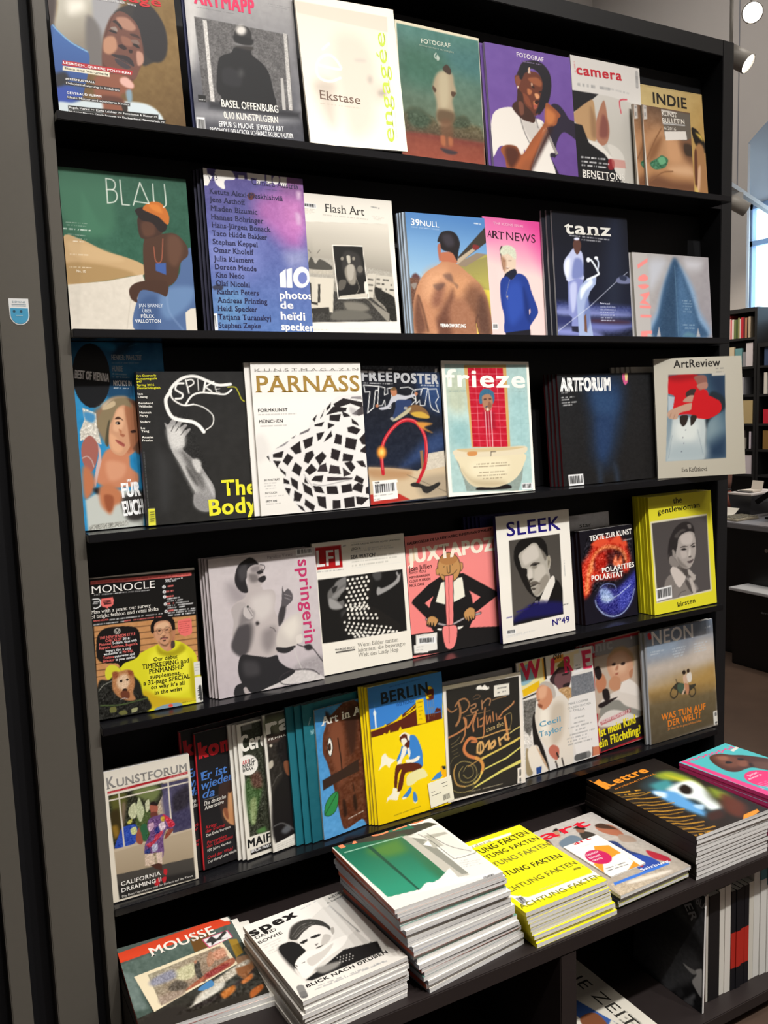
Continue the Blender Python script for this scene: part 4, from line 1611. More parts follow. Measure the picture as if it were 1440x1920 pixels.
ART['artreview'] = ('b7b1a2', (1020, 650, 3.692), 'b9b5aa', '''
g bbb6a8 b2ac9c 900,100 1300,850
c 852,215 1264,200 1245,780 852,800
q 2c4a60 8a9aa2 1260,250 880,700 852,215 1264,200 1245,780 852,800
p~50 7b9098 1110,560 1200,520 1200,640 1120,720
p~40 22344c 1150,220 1264,210 1262,440 1180,360
p~40 233850 1100,720 1250,640 1248,780 1100,790
p~6 1e2830 1150,350 1230,360 1262,420 1240,470 1130,560 1110,780 1095,780 1110,540
s~6 b9c2c2 890,520 1110,520 1120,600 1105,790 860,798 880,640
p~30 a3b0b4 900,700 1100,700 1100,790 870,795
p~20 d0d6d2 920,560 1060,560 1040,660 930,660
s~4 a8b4bc 855,370 900,380 890,520 860,520
k@.6 7c8a94 4 1060,600 1095,760
k@.6 7c8a94 4 890,640 870,780
e 556 980,604 3 4
e 556 962,652 3 4
e 556 968,688 3 4
e 556 954,740 3 4
p c1161e 852,235 1060,215 1090,310 1100,330 1130,330 1150,380 1210,400 1228,440 1210,490 1130,530 1060,520 1010,500 930,505 900,520 890,470 900,380 875,360 852,345
p~14 8c0f18 855,225 1050,215 1040,240 900,260
p~3 3a2a28 980,350 1020,320 1060,330 1040,370 990,385
p~3 b08a78 960,410 1000,370 1040,370 1030,410
p~2 b8947e 860,480 920,450 1020,420 1020,465 940,490 920,530 885,530 860,520
k 8a6450 3 880,490 870,520
k 8a6450 3 905,500 895,535
p~2 c1161e 1050,330 1110,320 1130,360 1180,385 1228,430 1210,490 1100,530 1020,490
p~3 8a5a50 1040,230 1120,220 1130,290 1080,330 1060,280
p~3 a87868 1060,290 1130,270 1130,315 1075,320
p~2 2a211c 945,510 995,508 985,560 960,580 940,550
p~2 2a211c 1015,510 1055,510 1045,545 1015,575
c
s b9b5aa 1168,196 1266,192 1262,218 1170,222
d 777 5 1200,192 1250,190
d 666 5 1200,166 1252,162
tb 2a2724 890,164 1232,146 64 ArtReview
ts 4a4640 958,862 1120,856 26 Eva|Koťátková
''')

ART['monocle'] = ('151413', (160, 1050, 6), '14120f', '''
g 141312 191613 600,200 700,1700
s~2 e6e0d6 30,215 1200,85 1240,95 1246,120 30,225
s e5706a 40,250 1205,150 1208,190 40,292
d c04a48 14 60,270 1190,172
s c08a58 90,770 1250,660 1290,1640 160,1700
n 10 30 90,770 1250,660 1290,1640 160,1700
k 3a2416 7 95,830 1250,720
k 3a2416 7 100,900 1255,790
k 3a2416 7 105,975 1260,860
k 3a2416 7 110,1045 1265,930
k 3a2416 7 115,1115 1270,1000
k 3a2416 7 120,1190 1275,1070
k 3a2416 7 125,1262 1280,1140
k 3a2416 7 130,1330 1282,1210
p~3 d8d228 600,1090 760,1010 880,970 1000,950 1110,990 1220,1080 1260,1200 1290,1660 700,1730 640,1560 560,1400 390,1260 440,1180 560,1140
p~26 e6e038 760,1060 1000,1100 1150,1100 1180,1500 800,1560 700,1250
p~20 b3a818 1180,1160 1230,1300 1250,1560 1200,1600 1170,1400
p~20 c9a820 640,1500 800,1560 1000,1600 1220,1620 720,1700
p~12 a89c1a 800,1000 870,1060 1000,1060 1080,990 1120,1060 980,1130 820,1100
p~4 c78a68 770,740 880,700 980,760 1000,860 990,960 1000,1020 920,1070 840,1020 790,930 760,860
p~16 d9a27e 820,800 900,820 900,940 840,940
p~14 9c6248 940,820 990,800 985,950 930,1000
p~3 b8795a 985,830 1010,840 1005,890 985,910
p~3 16110f 735,860 725,780 760,710 850,670 940,670 995,720 1005,830 980,820 960,770 880,730 800,750 770,800 765,850
l~1 2a2220 6 775,830 810,820 850,830 860,860 830,880 790,870 775,830
l~1 2a2220 6 880,820 920,805 960,815 965,845 930,865 890,860 880,820
k 2a2220 5 855,838 880,832
p~2 2a1c18 800,842 845,838 840,850 805,852
p~2 2a1c18 890,832 940,826 935,840 895,842
p~3 8a5040 860,890 900,880 905,898 870,904
p~4 3a2620 835,925 890,905 935,915 930,945 880,955 850,950
p~2 a85a50 855,930 905,925 900,938 865,942
O 260,1155,8.655
p~2 b98562 215,340 240,330 265,430 240,420
p~2 b27c5a 545,300 580,290 570,370 545,390
p~2 c69270 240,200 340,130 480,130 530,240 540,380 530,470 480,560 420,620 340,540 290,480 255,380
p~8 dab08c 280,200 400,150 480,180 470,240 380,260 270,260
p~8 a8754f 480,300 530,280 530,460 450,540 500,420
p~6 d2a27c 350,330 400,320 400,400 340,400
p~6 96684a 310,470 400,530 480,500 440,560 360,540
p~2 15100e 190,280 195,190 240,120 330,70 460,65 540,110 580,200 570,280 540,280 510,180 450,130 330,130 260,160 235,230 235,310
l 2c211c 5 240,305 275,290 300,275 360,275 380,310 345,355 300,345 280,300
l 2c211c 5 405,270 440,248 510,258 520,300 480,335 430,330 405,270
k 2c211c 5 370,285 405,275
k 2c211c 5 240,310 280,295
k 2c211c 4 515,265 545,255
p~1 2a1c16 300,290 345,280 340,300 310,306
p~1 2a1c16 420,275 470,268 465,288 430,292
l~1 3a2a20 5 280,262 320,252 360,262
l~1 3a2a20 5 410,245 450,230 495,240
p~2 8a5a42 365,380 395,375 420,370 425,385 390,400
p~2 3a2820 335,425 370,405 420,400 470,410 470,425 420,415 370,425 345,445
p~1 a0605a 360,425 420,415 450,425 410,440
p~2 3a2820 380,455 430,445 420,470 395,472
p~3 5a4030 350,510 420,530 470,510 430,540 380,535
O 160,1050,6
p~4 4a3a34 960,960 1000,960 1000,1020 960,1040
p 171413 130,880 200,800 350,775 520,780 590,830 605,950 600,1090 540,1150 430,1190 390,1235 350,1190 200,1180 130,1120 120,1000
e dcd6cc 348,828 36 32
e 171413 348,828 28 25
k dcd6cc 8 328,822 348,845 372,812
tbs e5706a 155,918 550,876 32 THE|NEW|SEASON|STYLE
tbs e5706a 220,948 400,932 32 CHECKLIST
tbs eee 412,930 492,924 30 2016:
tbs e5706a 150,992 285,976 30 Phlannel
tbs eee 295,976 570,946 30 T-shirts,|time|with
tbs e5706a 150,1030 576,986 30 Kaptain|Sunshine,|Bugatti's
tbs eee 226,1062 504,1034 30 buyers|tips,|a|cosy
tbs eee 205,1098 400,1076 30 weekender|at
tbs e5706a 412,1078 530,1064 30 Mr|Fuji,
tbs e5706a 200,1138 315,1124 30 Teatora
tbs eee 325,1124 544,1100 30 outerwear|and
tbs e5706a 196,1174 322,1158 30 Snizzker
tbs eee 335,1160 552,1136 30 in|your|satchel
s e5706a 1050,715 1180,695 1200,720 1205,860 1180,890 1120,905 1060,880 1040,840 1035,740
x b84a48 9 1055,742 1180,728 6 0,24
ts f4f0ea 50,398 776,332 92 MONOCLE
d ddd 9 66,414 710,360
tbs eee 895,248 1100,226 20 issue|92,|volume|10
tbs eee 897,268 1024,256 20 APRIL|2016
e eee 880,324 20 18
e eee 884,382 20 18
e eee 887,440 20 18
e eee 896,526 20 18
e eee 904,612 20 18
tb 333 874,332 888,331 16 A
tb 333 878,390 892,389 16 B
tb 333 881,448 895,447 16 C
tb 333 890,534 904,533 16 D
tb 333 898,620 912,619 16 E
d e5706a 18 905,320 985,310
d e5706a 18 908,380 985,370
d e5706a 18 912,440 985,430
d e5706a 18 918,524 990,516
d e5706a 18 926,606 985,598
d ccc 14 1000,515 1165,498
x ddd 14 918,466 1060,450 1 0,30
x ddd 14 920,494 1145,468 1 0,30
x ddd 14 922,548 1215,520 2 4,26
x ddd 14 1000,600 1240,580 1 0,26
x ddd 14 930,632 1240,604 2 2,28
l eee 12 70,460 130,458 155,480 158,530 130,555 100,565 85,560
s e5706a 165,455 290,438 305,470 300,520 280,545 245,552 235,570 220,555 180,548 160,520
s 3a1c1c 178,480 270,468 280,515 200,528
d e5706a 8 190,490 270,482
d e5706a 8 190,505 275,497
s~1 111 60,478 140,470 145,520 65,530
d eee 10 70,492 140,486
d eee 10 75,512 140,506
ts f0ece4 55,630 726,556 44 Man|with|a|pram:|our|survey
ts f0ece4 55,684 815,598 44 of|bright|fashion|and|retail|shifts
tb e5706a 84,718 250,702 18 SPRING|RELEASE:
d ccc 13 265,698 865,636
d ccc 13 90,752 420,718
d e5706a 13 430,714 845,672
tbs 22200f 760,1178 1032,1150 44 Our|debut
tbs 22200f 632,1262 1166,1202 54 TIMEKEEPING|and
tbs 22200f 708,1316 1100,1270 54 PENMANSHIP
tbs 22200f 720,1370 1100,1330 44 supplement...
tbs 22200f 648,1442 1172,1380 50 a|32-page|SPECIAL
tbs 22200f 730,1486 1112,1450 44 on|why|it's|all
tbs 22200f 770,1546 1082,1512 44 in|the|wrist
p~2 d0cc36 228,1250 270,1205 330,1210 380,1250 400,1310 330,1340 260,1370 225,1320
p~6 20201c 150,1400 260,1370 330,1320 480,1300 600,1400 640,1540 690,1580 700,1720 160,1800
n 40 12 150,1380 640,1540 700,1720 160,1800
l~2 8a8a80 8 160,1480 210,1420 300,1380
p~5 b07a50 310,1290 380,1280 460,1260 520,1280 540,1330 550,1430 530,1520 560,1590 480,1600 380,1560 310,1480 300,1380
p~10 d8b898 370,1340 450,1310 490,1390 460,1470 400,1480 350,1420
p~6 8a4a2c 300,1290 350,1280 360,1330 320,1360
p~6 8a4a2c 470,1270 520,1280 530,1330 490,1320
n 30 8 310,1290 540,1280 550,1500 400,1580 310,1480
e~2 20140f 398,1385 16 14
e~2 20140f 466,1372 14 12
p~4 2a1a14 415,1480 440,1465 470,1480 450,1510 425,1505
p~4 6a3a28 400,1500 480,1500 490,1570 410,1570
l ddd 5 395,1585 430,1570 470,1580
l~2 4a5a34 14 180,1640 400,1640 690,1580
p~3 6a6a3a 280,1670 340,1660 350,1710 290,1720
p~3 6a6a3a 380,1720 440,1700 470,1740 400,1750
p~3 9a9a70 520,1690 580,1680 570,1720 520,1730
p~3 7f98a8 780,1700 900,1660 1050,1650 1060,1690 800,1730
e e0503a 950,1676 26 18
s d8d6ce 1215,1205 1286,1195 1292,1345 1225,1355
x 999 7 1225,1240 1285,1232 3 3,30
s e4e2da 1225,1375 1310,1366 1326,1650 1240,1662
d 333 36 1285,1480 1300,1620
k 333 8 1262,1500 1295,1496
k 333 12 1262,1525 1297,1521
k 333 6 1264,1548 1298,1544
k 333 14 1266,1575 1300,1571
k 333 10 1268,1608 1302,1604
d 6a6420 7 1080,1650 1240,1632
''')
ART['springerin'] = ('c6bcbd', (350, 1000, 4.8), 'b8b0ac', '''
g cdc4c4 beb4b8 600,200 700,1450
n 5 40
p~40 a39a9c 360,470 480,480 560,620 420,640
s~2 d6cdcb 190,240 1160,135 1162,150 190,252
p~14 a59ea0 980,1200 1220,1100 1235,1310 900,1400
p~4 cfc9c6 660,1440 850,1330 940,1260 1100,1240 1230,1310 900,1370
n 14 16 980,1200 1220,1100 1235,1310 900,1400
p~3 bcb2b0 560,460 680,490 700,520 780,520 810,580 800,700 840,800 830,900 830,1080 790,1110 700,1130 530,1110 540,1000 480,900 420,760 410,700 450,640 540,580
p~30 d0c8c4 600,600 760,560 780,700 680,800 600,720
p~30 8c8484 700,900 800,860 800,1000 740,1080 690,1020
p~20 6a6464 570,820 610,860 600,980 560,1080 545,960
p~6 2e2a2c 630,820 650,810 662,830 640,845
p~4 b2a9a8 410,700 470,640 540,650 530,760 500,860 470,960 420,950 430,820
p~8 4c484a 480,850 560,830 580,900 560,1080 500,1130 440,1100 410,1050 420,980
p~12 807a7a 520,700 610,720 600,790 540,830 480,840
p~3 c2bab8 530,680 590,690 610,760 570,790 520,750
k 5a5456 5 560,690 600,760
k 5a5456 4 575,680 605,730
e~2 333 558,676 10 12
p~4 2a2729 440,400 470,300 540,240 590,225 640,260 660,300 600,300 560,340 560,400 540,430 560,540 500,540 450,480
p~10 454244 470,340 540,280 560,380 500,440
p~3 b8aeac 560,330 620,290 690,300 700,350 700,450 660,490 600,480 560,460 550,400
p~8 8a8282 590,320 660,300 660,350 600,360
p~4 2a2729 650,420 710,390 725,420 700,450 670,450
p~4 2a2729 640,360 680,340 700,360 660,380
l 2a2729 6 670,290 710,300 705,340 680,330
p~10 77706f 570,380 640,380 650,440 590,450
p~3 5a5558 870,490 885,540 920,510 960,560 955,620 900,680 880,790 840,850 830,760 860,650
p~6 3e3a3c 850,690 900,680 880,790 840,840
k b8b0b0 4 890,560 950,580
k b8b0b0 4 890,590 940,610
p~3 2b2a2c 500,1120 620,1120 740,1130 820,1110 840,1160 900,1210 980,1250 860,1340 740,1400 620,1460 560,1430 510,1380 470,1260
p~20 403e40 520,1180 640,1180 660,1280 540,1300
p~3 2b2a2c 450,1400 530,1370 570,1440 540,1480 440,1490
p~3 b0a6a4 520,1420 545,1405 575,1460 540,1470
p~6 cac2bb 815,960 850,860 930,770 1010,730 1050,750 1040,900 1010,1000 920,1040 830,1040
p~30 ddd6cc 870,860 980,760 1010,860 940,960
p~4 2e2c2e 815,1040 900,1040 980,1020 970,1050 900,1090 830,1080
p~4 d8d0c8 990,940 1040,920 1045,980 1000,1000
p~5 2e2c2e 1060,1020 1110,1005 1135,1040 1100,1060 1070,1050
l 333032 9 1000,1010 1060,1030 1130,1040 1180,1100 1225,1160
l~1 c8c4c0 7 970,1040 1010,1160 1070,1300 1070,1350 1000,1370
l 3c383a 8 1190,1270 1120,1230 960,1240 850,1300 860,1360 960,1370 1070,1360
l 3c383a 5 760,860 790,870 810,900
tb c03868 1008,252 1068,1000 112 springerin
t 8a8284 738,240 960,210 32 Parallax|Views
b 992,152 142,-14 4,58
d aaa 5 1000,228 1110,210
''')
ART['lfi'] = ('f0ebdf', (560, 990, 6), 'dcd7cb', '''
g f2ede2 ece6d8 400,200 700,1600
s b0181a 190,230 480,200 500,450 212,482
tb e8e4e0 214,444 300,436 194 L
tb e8e4e0 320,434 395,428 184 F
tb e8e4e0 424,426 462,422 182 I
d 999 8 215,502 510,474
d 999 10 505,214 545,206
k aaa 3 590,180 1140,125
t 555 590,212 1140,154 18 ARTHUR||CRILING||BISCHOF||HOARD||JACHMANN
tb 444 596,262 706,248 28 LEICA|SL
d bbb 8 722,246 1030,212
d bbb 8 600,276 1070,232
k ccc 2 600,300 1090,250
tb 333 592,360 872,332 44 SEA|WATCH!
d c4c0b4 14 890,325 1070,302
d c4c0b4 14 606,392 1110,338
d c4c0b4 14 610,436 1000,388
k ccc 2 600,460 1150,400
c 218,590 1168,475 1222,1172 268,1320
s 1b1a19 218,590 1168,475 1222,1172 268,1320
p~6 6a6866 330,740 420,640 530,560 540,680 470,760 520,850 480,920 400,930 350,890
p~6 9a9896 350,800 420,830 500,900 460,920 380,920 345,880
p~6 8a8886 380,780 470,700 520,670 510,720 420,800
p~6 7a7876 420,620 530,560 535,620 430,690
p~4 2a2928 380,690 440,660 420,720 390,740
p~4 1b1a19 440,810 530,740 520,800 460,840
p~12 3a3938 480,960 560,920 540,1020 500,1040
p~5 9c9a98 880,740 890,680 915,680 940,690 1030,650 1090,600 1110,560 1095,520 1110,505 1130,540 1145,520 1140,590 1120,630 1030,700 940,750 895,768
p~8 4a4948 830,530 920,500 930,580 870,600
p~8 b0aca4 610,540 700,520 760,530 700,560
s 201e1c 540,540 830,510 845,640 800,800 780,880 860,900 1010,1000 1140,1090 1150,1175 600,1260 480,1160 460,1060 560,920 540,780
o~1 ece8de 15,16 560,595 52,-8 -4,48 5 8
o~1 ece8de 13,15 590,900 48,-6 -14,42 5 3
o~1 ece8de 13,15 520,1075 52,6 8,42 11 4
o~1 ece8de 13,15 560,985 52,0 -10,44 7 2
o~1 ece8de 13,14 610,1200 50,-2 4,40 11 2
s 1b1a19 268,1320 262,1240 460,1170 610,1268 640,1262 640,1276
s 1b1a19 780,880 840,640 900,800 1000,960
s~1 1b1a19 268,1318 480,1150 500,1100 470,1080 268,1200
c
tb 555 414,1400 638,1370 22 MAURIZIO|BEUCCI
s 2a2826 418,1416 636,1380 640,1394 420,1432
ts 8a867c 668,1358 1130,1292 50 Wenn|Bilder|tanzen
ts 8a867c 672,1416 1205,1336 50 könnten:|die|beswingte
ts 8a867c 678,1474 1130,1406 50 Welt|des|Lindy|Hop
''')
ART['juxtapoz'] = ('ef8682', (740, 960, 6), '28243a', '''
g f08c88 ee8480 600,300 600,1300
s 1d1b1b 180,1410 460,1360 850,1300 1230,1270 1230,1480 600,1590 180,1660
s e8cfae 155,490 190,470 235,360 240,540 180,575 160,560
tbbb f8ecd8 160,574 1120,452 172 JUXTAPOZ
tbb 2a1614 142,360 1096,242 32 DALEK/OSCAR|DE|LA|RENTA/ERIC|ELMS/SUSAN|O'MALLEY
tb 3a1c1a 165,664 435,632 58 Jean|Jullien
t 3a1c1a 165,700 370,678 28 EARNEST|PEOPLE
tb 3a1c1a 170,752 412,720 26 MERYN|&|HARRISON
tb 3a1c1a 172,800 420,768 30 CLOUD|PETERSON
tb 3a1c1a 174,850 345,826 32 NICK|CAVE
s 1d1b1b 520,740 790,695 1160,905 1160,940 930,1130 850,1080 980,960 845,885 850,1300 460,1360 455,1140 450,960 355,1035 455,1140 390,1225 195,1040 210,1000 400,820
p 1d1b1b 455,960 850,880 860,1300 455,1360
s ece8d6 545,800 780,740 812,955 690,1020 600,1050 482,1020
e 1d1b1b 632,630 134 172 -4
e c08f58 632,630 126 164 -4
e~3 b07a48 628,540 100 60 -4
p c08f58 485,650 505,635 515,700 500,715 485,690
p c08f58 765,575 785,590 785,650 765,670
l 1d1b1b 5 500,635 482,660 490,705 510,715
l 1d1b1b 5 765,575 790,595 785,650 760,680
l 1d1b1b 7 610,620 615,680 630,695 645,680 645,605
l 1d1b1b 6 555,710 590,725 650,715 690,695 720,660
e 1d1b1b 576,622 5 5
e 1d1b1b 672,600 5 5
s 1d1b1b 580,728 684,712 690,1280 600,1290
s ee8480 588,730 677,716 682,1280 608,1290
k 5a2420 5 630,722 636,1285
k 1d1b1b 26 372,1222 480,1260 600,1290
k a8a0a0 18 372,1222 480,1260 600,1285
k 1d1b1b 26 690,1262 800,1200 980,1135
k a8a0a0 18 690,1262 800,1200 975,1138
p eee8dc 500,1325 560,1320 600,1310 580,1340 520,1342
p eee8dc 720,1300 760,1290 795,1285 760,1318 725,1318
p 1d1b1b 392,1200 450,1180 505,1210 512,1240 490,1310 400,1310 372,1280
p c08f58 398,1202 450,1186 500,1215 505,1240 470,1300 455,1250 440,1300 420,1250 405,1300 395,1250 380,1290 380,1260
p 1d1b1b 800,1130 860,1075 915,1090 925,1190 880,1230 830,1235 795,1180
p c08f58 806,1130 860,1080 912,1095 918,1150 905,1205 880,1160 885,1215 855,1170 855,1230 828,1175 830,1215 805,1180
p 1d1b1b 560,1300 640,1280 722,1280 730,1400 700,1520 640,1560 590,1530 560,1420
p ee8480 568,1305 640,1288 715,1288 722,1400 692,1515 640,1550 597,1525 568,1420
k 5a2420 5 634,1290 638,1480
e c06050 645,1585 30 10
s e8e4dc 245,1410 495,1370 498,1565 392,1590 392,1602 225,1625 220,1530 250,1525
b 275,1440 200,-24 4,76
d 999 5 270,1416 350,1404
d 999 6 260,1550 330,1538
d 999 6 250,1586 330,1574
''')
ART['sleek'] = ('eae5db', (880, 940, 4.5), '222056', '''
g ece8de e6e0d6 500,100 600,1200
tb 231a72 316,302 766,246 124 SLEEK
c 328,340 762,282 796,970 374,1055
q 4a4642 55504a 350,400 780,700 328,340 760,282 796,970 374,1055
p~30 6a645c 360,700 500,760 460,900 370,930
p~3 181615 375,460 400,370 480,315 560,305 630,350 660,430 640,480 700,600 720,680 790,750 796,970 374,1055 420,960 520,870 560,820 490,740 430,620 400,580
p~5 b2aca4 420,440 480,390 560,360 610,420 650,480 680,470 688,520 670,600 680,680 640,760 580,830 540,800 510,740 480,660 490,600 460,580 430,520
p~26 cac4bb 450,440 540,400 560,480 500,520
p~20 8c867e 620,470 660,560 640,680 600,760 580,680
p~16 d0cac0 510,590 540,600 530,650 500,670
p~10 a8a198 660,480 685,500 675,590 655,600
p~14 38342f 440,560 480,580 490,640 530,690 520,740 480,680
p~8 2a2724 420,560 500,560 500,580 440,590
p~4 1e1b19 430,572 480,578 478,590 440,586
p~5 2a2624 520,550 560,530 575,545 540,560
p~5 2e2a27 490,660 520,655 515,680 495,680
p~5 4a443e 520,715 560,705 585,710 545,735 522,735
p~6 5c564e 510,690 590,690 590,700 520,710
p~14 4f4943 540,770 620,740 600,830 560,810
p~3 2a2624 380,480 410,390 490,330 570,320 630,360 655,450 640,490 615,420 565,365 490,385 430,440 410,520
s~2 dedad2 600,850 690,655 722,690 650,860 620,920 588,880
p~3 8e8984 590,860 650,850 640,900 600,915
O 950,1000,7.0545
q 47433e 504b46 400,100 200,1100 22,105 700,15 752,1095 92,1235
p~4 161412 90,300 105,200 180,100 330,72 450,75 520,160 540,300 560,420 520,560 600,600 720,720 760,1110 80,1240 180,1100 380,900 340,850 270,770 200,640 150,520 100,400
p~2 aaa499 158,290 260,200 330,145 390,150 430,210 480,270 530,330 560,310 580,370 570,480 555,520 575,600 560,700 480,790 430,850 380,850 340,800 320,740 300,660 265,590 265,490 200,470 170,380
p~10 c6bfb5 200,290 330,170 400,210 420,330 330,390 230,430
p~8 c9c2b8 290,480 330,500 340,590 300,620 275,590
p~10 bdb6ab 380,470 480,430 520,540 480,650 410,680 360,600
p~6 8d867b 430,660 520,560 560,640 480,770 390,840 360,800 420,760
p~6 6f6960 440,215 500,280 525,340 505,380 470,300
p~3 97907f 535,330 560,320 572,380 555,470 540,450
p~3 5c554d 548,380 562,390 555,440 546,430
p~4 1a1715 195,478 262,488 266,580 300,660 320,760 370,850 300,800 220,680 170,540
p~4 46403a 300,452 345,405 410,400 440,412 400,430 350,440
p~2 2a2623 340,432 385,418 396,436 350,450
p~2 171412 366,422 384,420 386,438 368,442
p~6 807a6f 335,455 400,450 380,480 345,480
p~4 4c463f 278,640 330,612 345,625 310,655 290,660
p~4 605950 300,670 380,650 440,680 430,700 400,685 320,700
p~2 38322d 312,712 360,692 415,682 380,706 322,728
p~4 4a443d 328,745 370,738 400,750 350,775
p~6 9a9388 400,700 440,710 420,800 370,820
p~2 ddd8cf 440,900 590,595 640,650 600,780 530,955 500,930
p~3 b4aea6 430,930 470,890 520,950 500,1010 440,1015
p~3 8a8580 370,920 410,910 420,940 385,950
O 880,940,4.5
p~12 191750 400,970 560,870 790,870 796,960 500,1000 380,1030
c
d 231a72 10 400,940 500,915
d 231a72 10 500,890 590,868
d 3a3480 9 318,990 370,978
d 555 8 795,894 835,884
tb 231a72 704,1068 848,1040 56 Nº49
b 315,1095 75,-10 4,34
d bbb 5 320,1140 560,1100
d ccc 5 318,1152 480,1125
d aaa 6 802,515 808,650
''')
ART['star'] = ('c2c2c2', (880, 940, 4.5), 'b0b0b0', '''
g c6c6c8 b8b4b4 900,150 950,1000
n 8 14
ts 222 955,246 1065,232 40 star.
e~14 999 880,160 60 20
''')
ART['texte'] = ('15131a', (1040, 930, 4.5), '241418', '''
g 14121a 16131f 400,300 500,1050
p~14 c8321e 280,500 320,420 400,360 520,360 600,420 640,560 620,660 560,640 600,560 580,500 520,450 420,450 350,500 320,600 400,640 560,680 520,710 340,720 300,820 250,860 220,780 220,600
p~10 f08a50 300,560 340,480 420,430 520,440 590,490 610,560 590,560 550,490 460,460 380,480 330,560 320,640 290,700 290,800 260,820 270,660
p~10 b8281a 340,520 420,470 500,480 440,600 400,640 340,620
p~16 4a1414 440,490 540,480 580,540 520,600 450,580
p~6 e87850 490,560 520,510 530,560 560,520 575,590 540,610 500,600
n 60 12 260,360 640,380 660,660 560,720 240,860 220,600
p~6 e05030 300,420 340,380 400,340 460,400 540,330 570,400 600,380 610,440 540,420 440,410 360,440
p~14 2c2c7c 350,860 420,760 520,780 620,700 680,620 690,700 660,860 600,960 500,1010 400,970 350,900
p~14 16131f 440,780 560,720 640,640 640,600 700,620 600,700 520,770
p~16 3f46a8 540,820 640,720 680,700 640,880 560,960
p~10 8aa0d0 380,800 440,790 500,860 460,900 400,890
p~6 a8bce0 400,850 440,840 480,880 430,890
l~3 9fb0d8 8 345,880 360,930 420,990 500,1010 580,980 640,900 670,800
l~2 c0d0e8 5 400,870 450,880 540,840 640,760
l~2 8090c8 6 380,780 430,750 500,760 520,800
n 70 8 345,840 420,750 520,790 680,680 660,880 500,1015 380,980
tbb eeeae4 290,388 652,332 48 TEXTE|ZUR|KUNST
d 9a9aa0 8 580,392 650,378
tbb f4f0ea 400,660 670,616 44 POLARITIES
tbb f4f0ea 312,724 576,690 46 POLARITÄT
''')
ART['gentle'] = ('d9d02c', (1040, 930, 4.5), 'c2b818', '''
g d8cf2e dcd42e 1000,50 1100,960
tb 2a2810 1002,58 1072,50 46 the
tb 2a2810 874,136 1216,88 44 gentlewoman
s d8d2b8 812,190 1278,140 1328,778 838,862
c 822,202 1276,152 1318,766 850,850
q 4a4544 504b4a 850,250 1300,700 822,202 1276,152 1318,766 850,850
p~8 2e2a2a 955,440 970,330 1030,260 1080,220 1130,220 1150,280 1120,300 1060,300 1010,400 1000,460 1010,520 960,500
p~10 55504e 1090,230 1130,225 1140,270 1100,280
p~5 a29a94 1000,420 1040,320 1110,280 1160,320 1180,400 1180,460 1150,540 1120,570 1060,550 1020,500 990,460
p~20 beb6b0 1050,330 1110,310 1110,400 1070,400
p~14 8a827c 1030,440 1080,520 1130,560 1070,560 1020,510
p~8 aaa29c 1000,420 1010,420 1010,470 995,460
p~4 3a3433 1055,410 1100,402 1110,415 1065,424
p~4 3a3433 1140,390 1180,380 1180,398 1145,402
p~4 5c5450 1115,470 1145,465 1140,482 1118,484
p~4 4a3e3c 1105,520 1150,508 1160,520 1130,535
p~8 6c6560 1040,540 1100,570 1120,640 1050,600
p~4 b6aea6 970,590 1000,545 1050,590 1100,640 1040,730 1000,690
p~4 a8a098 1115,580 1160,620 1185,640 1150,690 1140,640
p~6 8b8480 920,680 980,630 1040,730 1100,650 1150,680 1200,770 980,830 960,780
n 14 14 920,680 980,630 1040,730 1100,650 1150,680 1200,770 980,830
l~2 5a5450 6 1080,640 1120,700 1180,780
c
O 1222,960,7.936
p~5 2a2626 230,560 250,380 320,220 420,130 520,110 600,160 625,260 560,250 440,280 390,340 370,440 340,560 300,520 290,470
p~6 4b4644 330,300 440,210 500,230 420,260 380,330
p~4 6a6461 520,150 570,150 575,200 540,200
p~4 847d78 250,600 290,580 340,640 390,720 330,750 270,720 245,660
p~3 a39b95 395,340 440,285 540,245 610,265 635,340 645,470 640,560 610,680 560,760 500,775 430,740 380,680 350,600 355,500 380,440
p~8 bbb2ac 430,300 560,265 600,340 560,420 440,410
p~8 b5aca6 420,520 500,530 510,600 440,620
p~8 c0b8b1 550,480 570,520 560,590 530,600
p~8 7c7570 370,600 440,680 520,760 440,745 385,690
p~2 8e8680 290,510 310,490 340,540 345,600 320,590
p~3 4a4442 410,470 460,445 525,455 500,462 440,470
p~2 2a2625 425,495 465,478 500,490 505,500 460,510
p~2 151313 468,482 490,482 490,502 470,502
p~3 3f3a38 570,440 610,410 640,415 610,425 575,455
p~2 2a2625 580,460 620,445 638,455 620,470 590,472
p~2 151313 600,448 618,448 618,466 602,468
p~3 4f4946 530,605 560,592 580,600 560,618
p~3 55494a 515,670 560,660 600,640 610,655 570,695 535,695
k 2f2827 3 515,670 560,668 608,645
p~5 4a4441 400,760 480,780 520,800 520,880 480,880 430,800
p~3 c6bcb5 258,800 300,740 390,790 440,850 490,910 410,1050 340,1000 300,900
p~3 aca49d 525,800 560,800 630,890 640,940 610,960 590,900 540,870
p~3 b5aca5 545,910 600,960 650,1140 600,1150 570,1020
p~4 7e7772 165,1030 200,920 260,860 340,1000 400,1060 480,960 560,1080 600,1160 440,1190 270,1220 260,1040
p~4 4f4947 480,960 530,960 600,1150 560,1120 520,1060
l~2 5a5451 6 280,1190 290,1080 320,1020
l~2 4a4442 8 370,1190 420,1130 490,1110
O 1040,930,4.5
b 835,735 138,-24 4,108
d 777 5 840,850 880,842
tb 2a2810 1024,906 1180,872 46 kirsten
''')

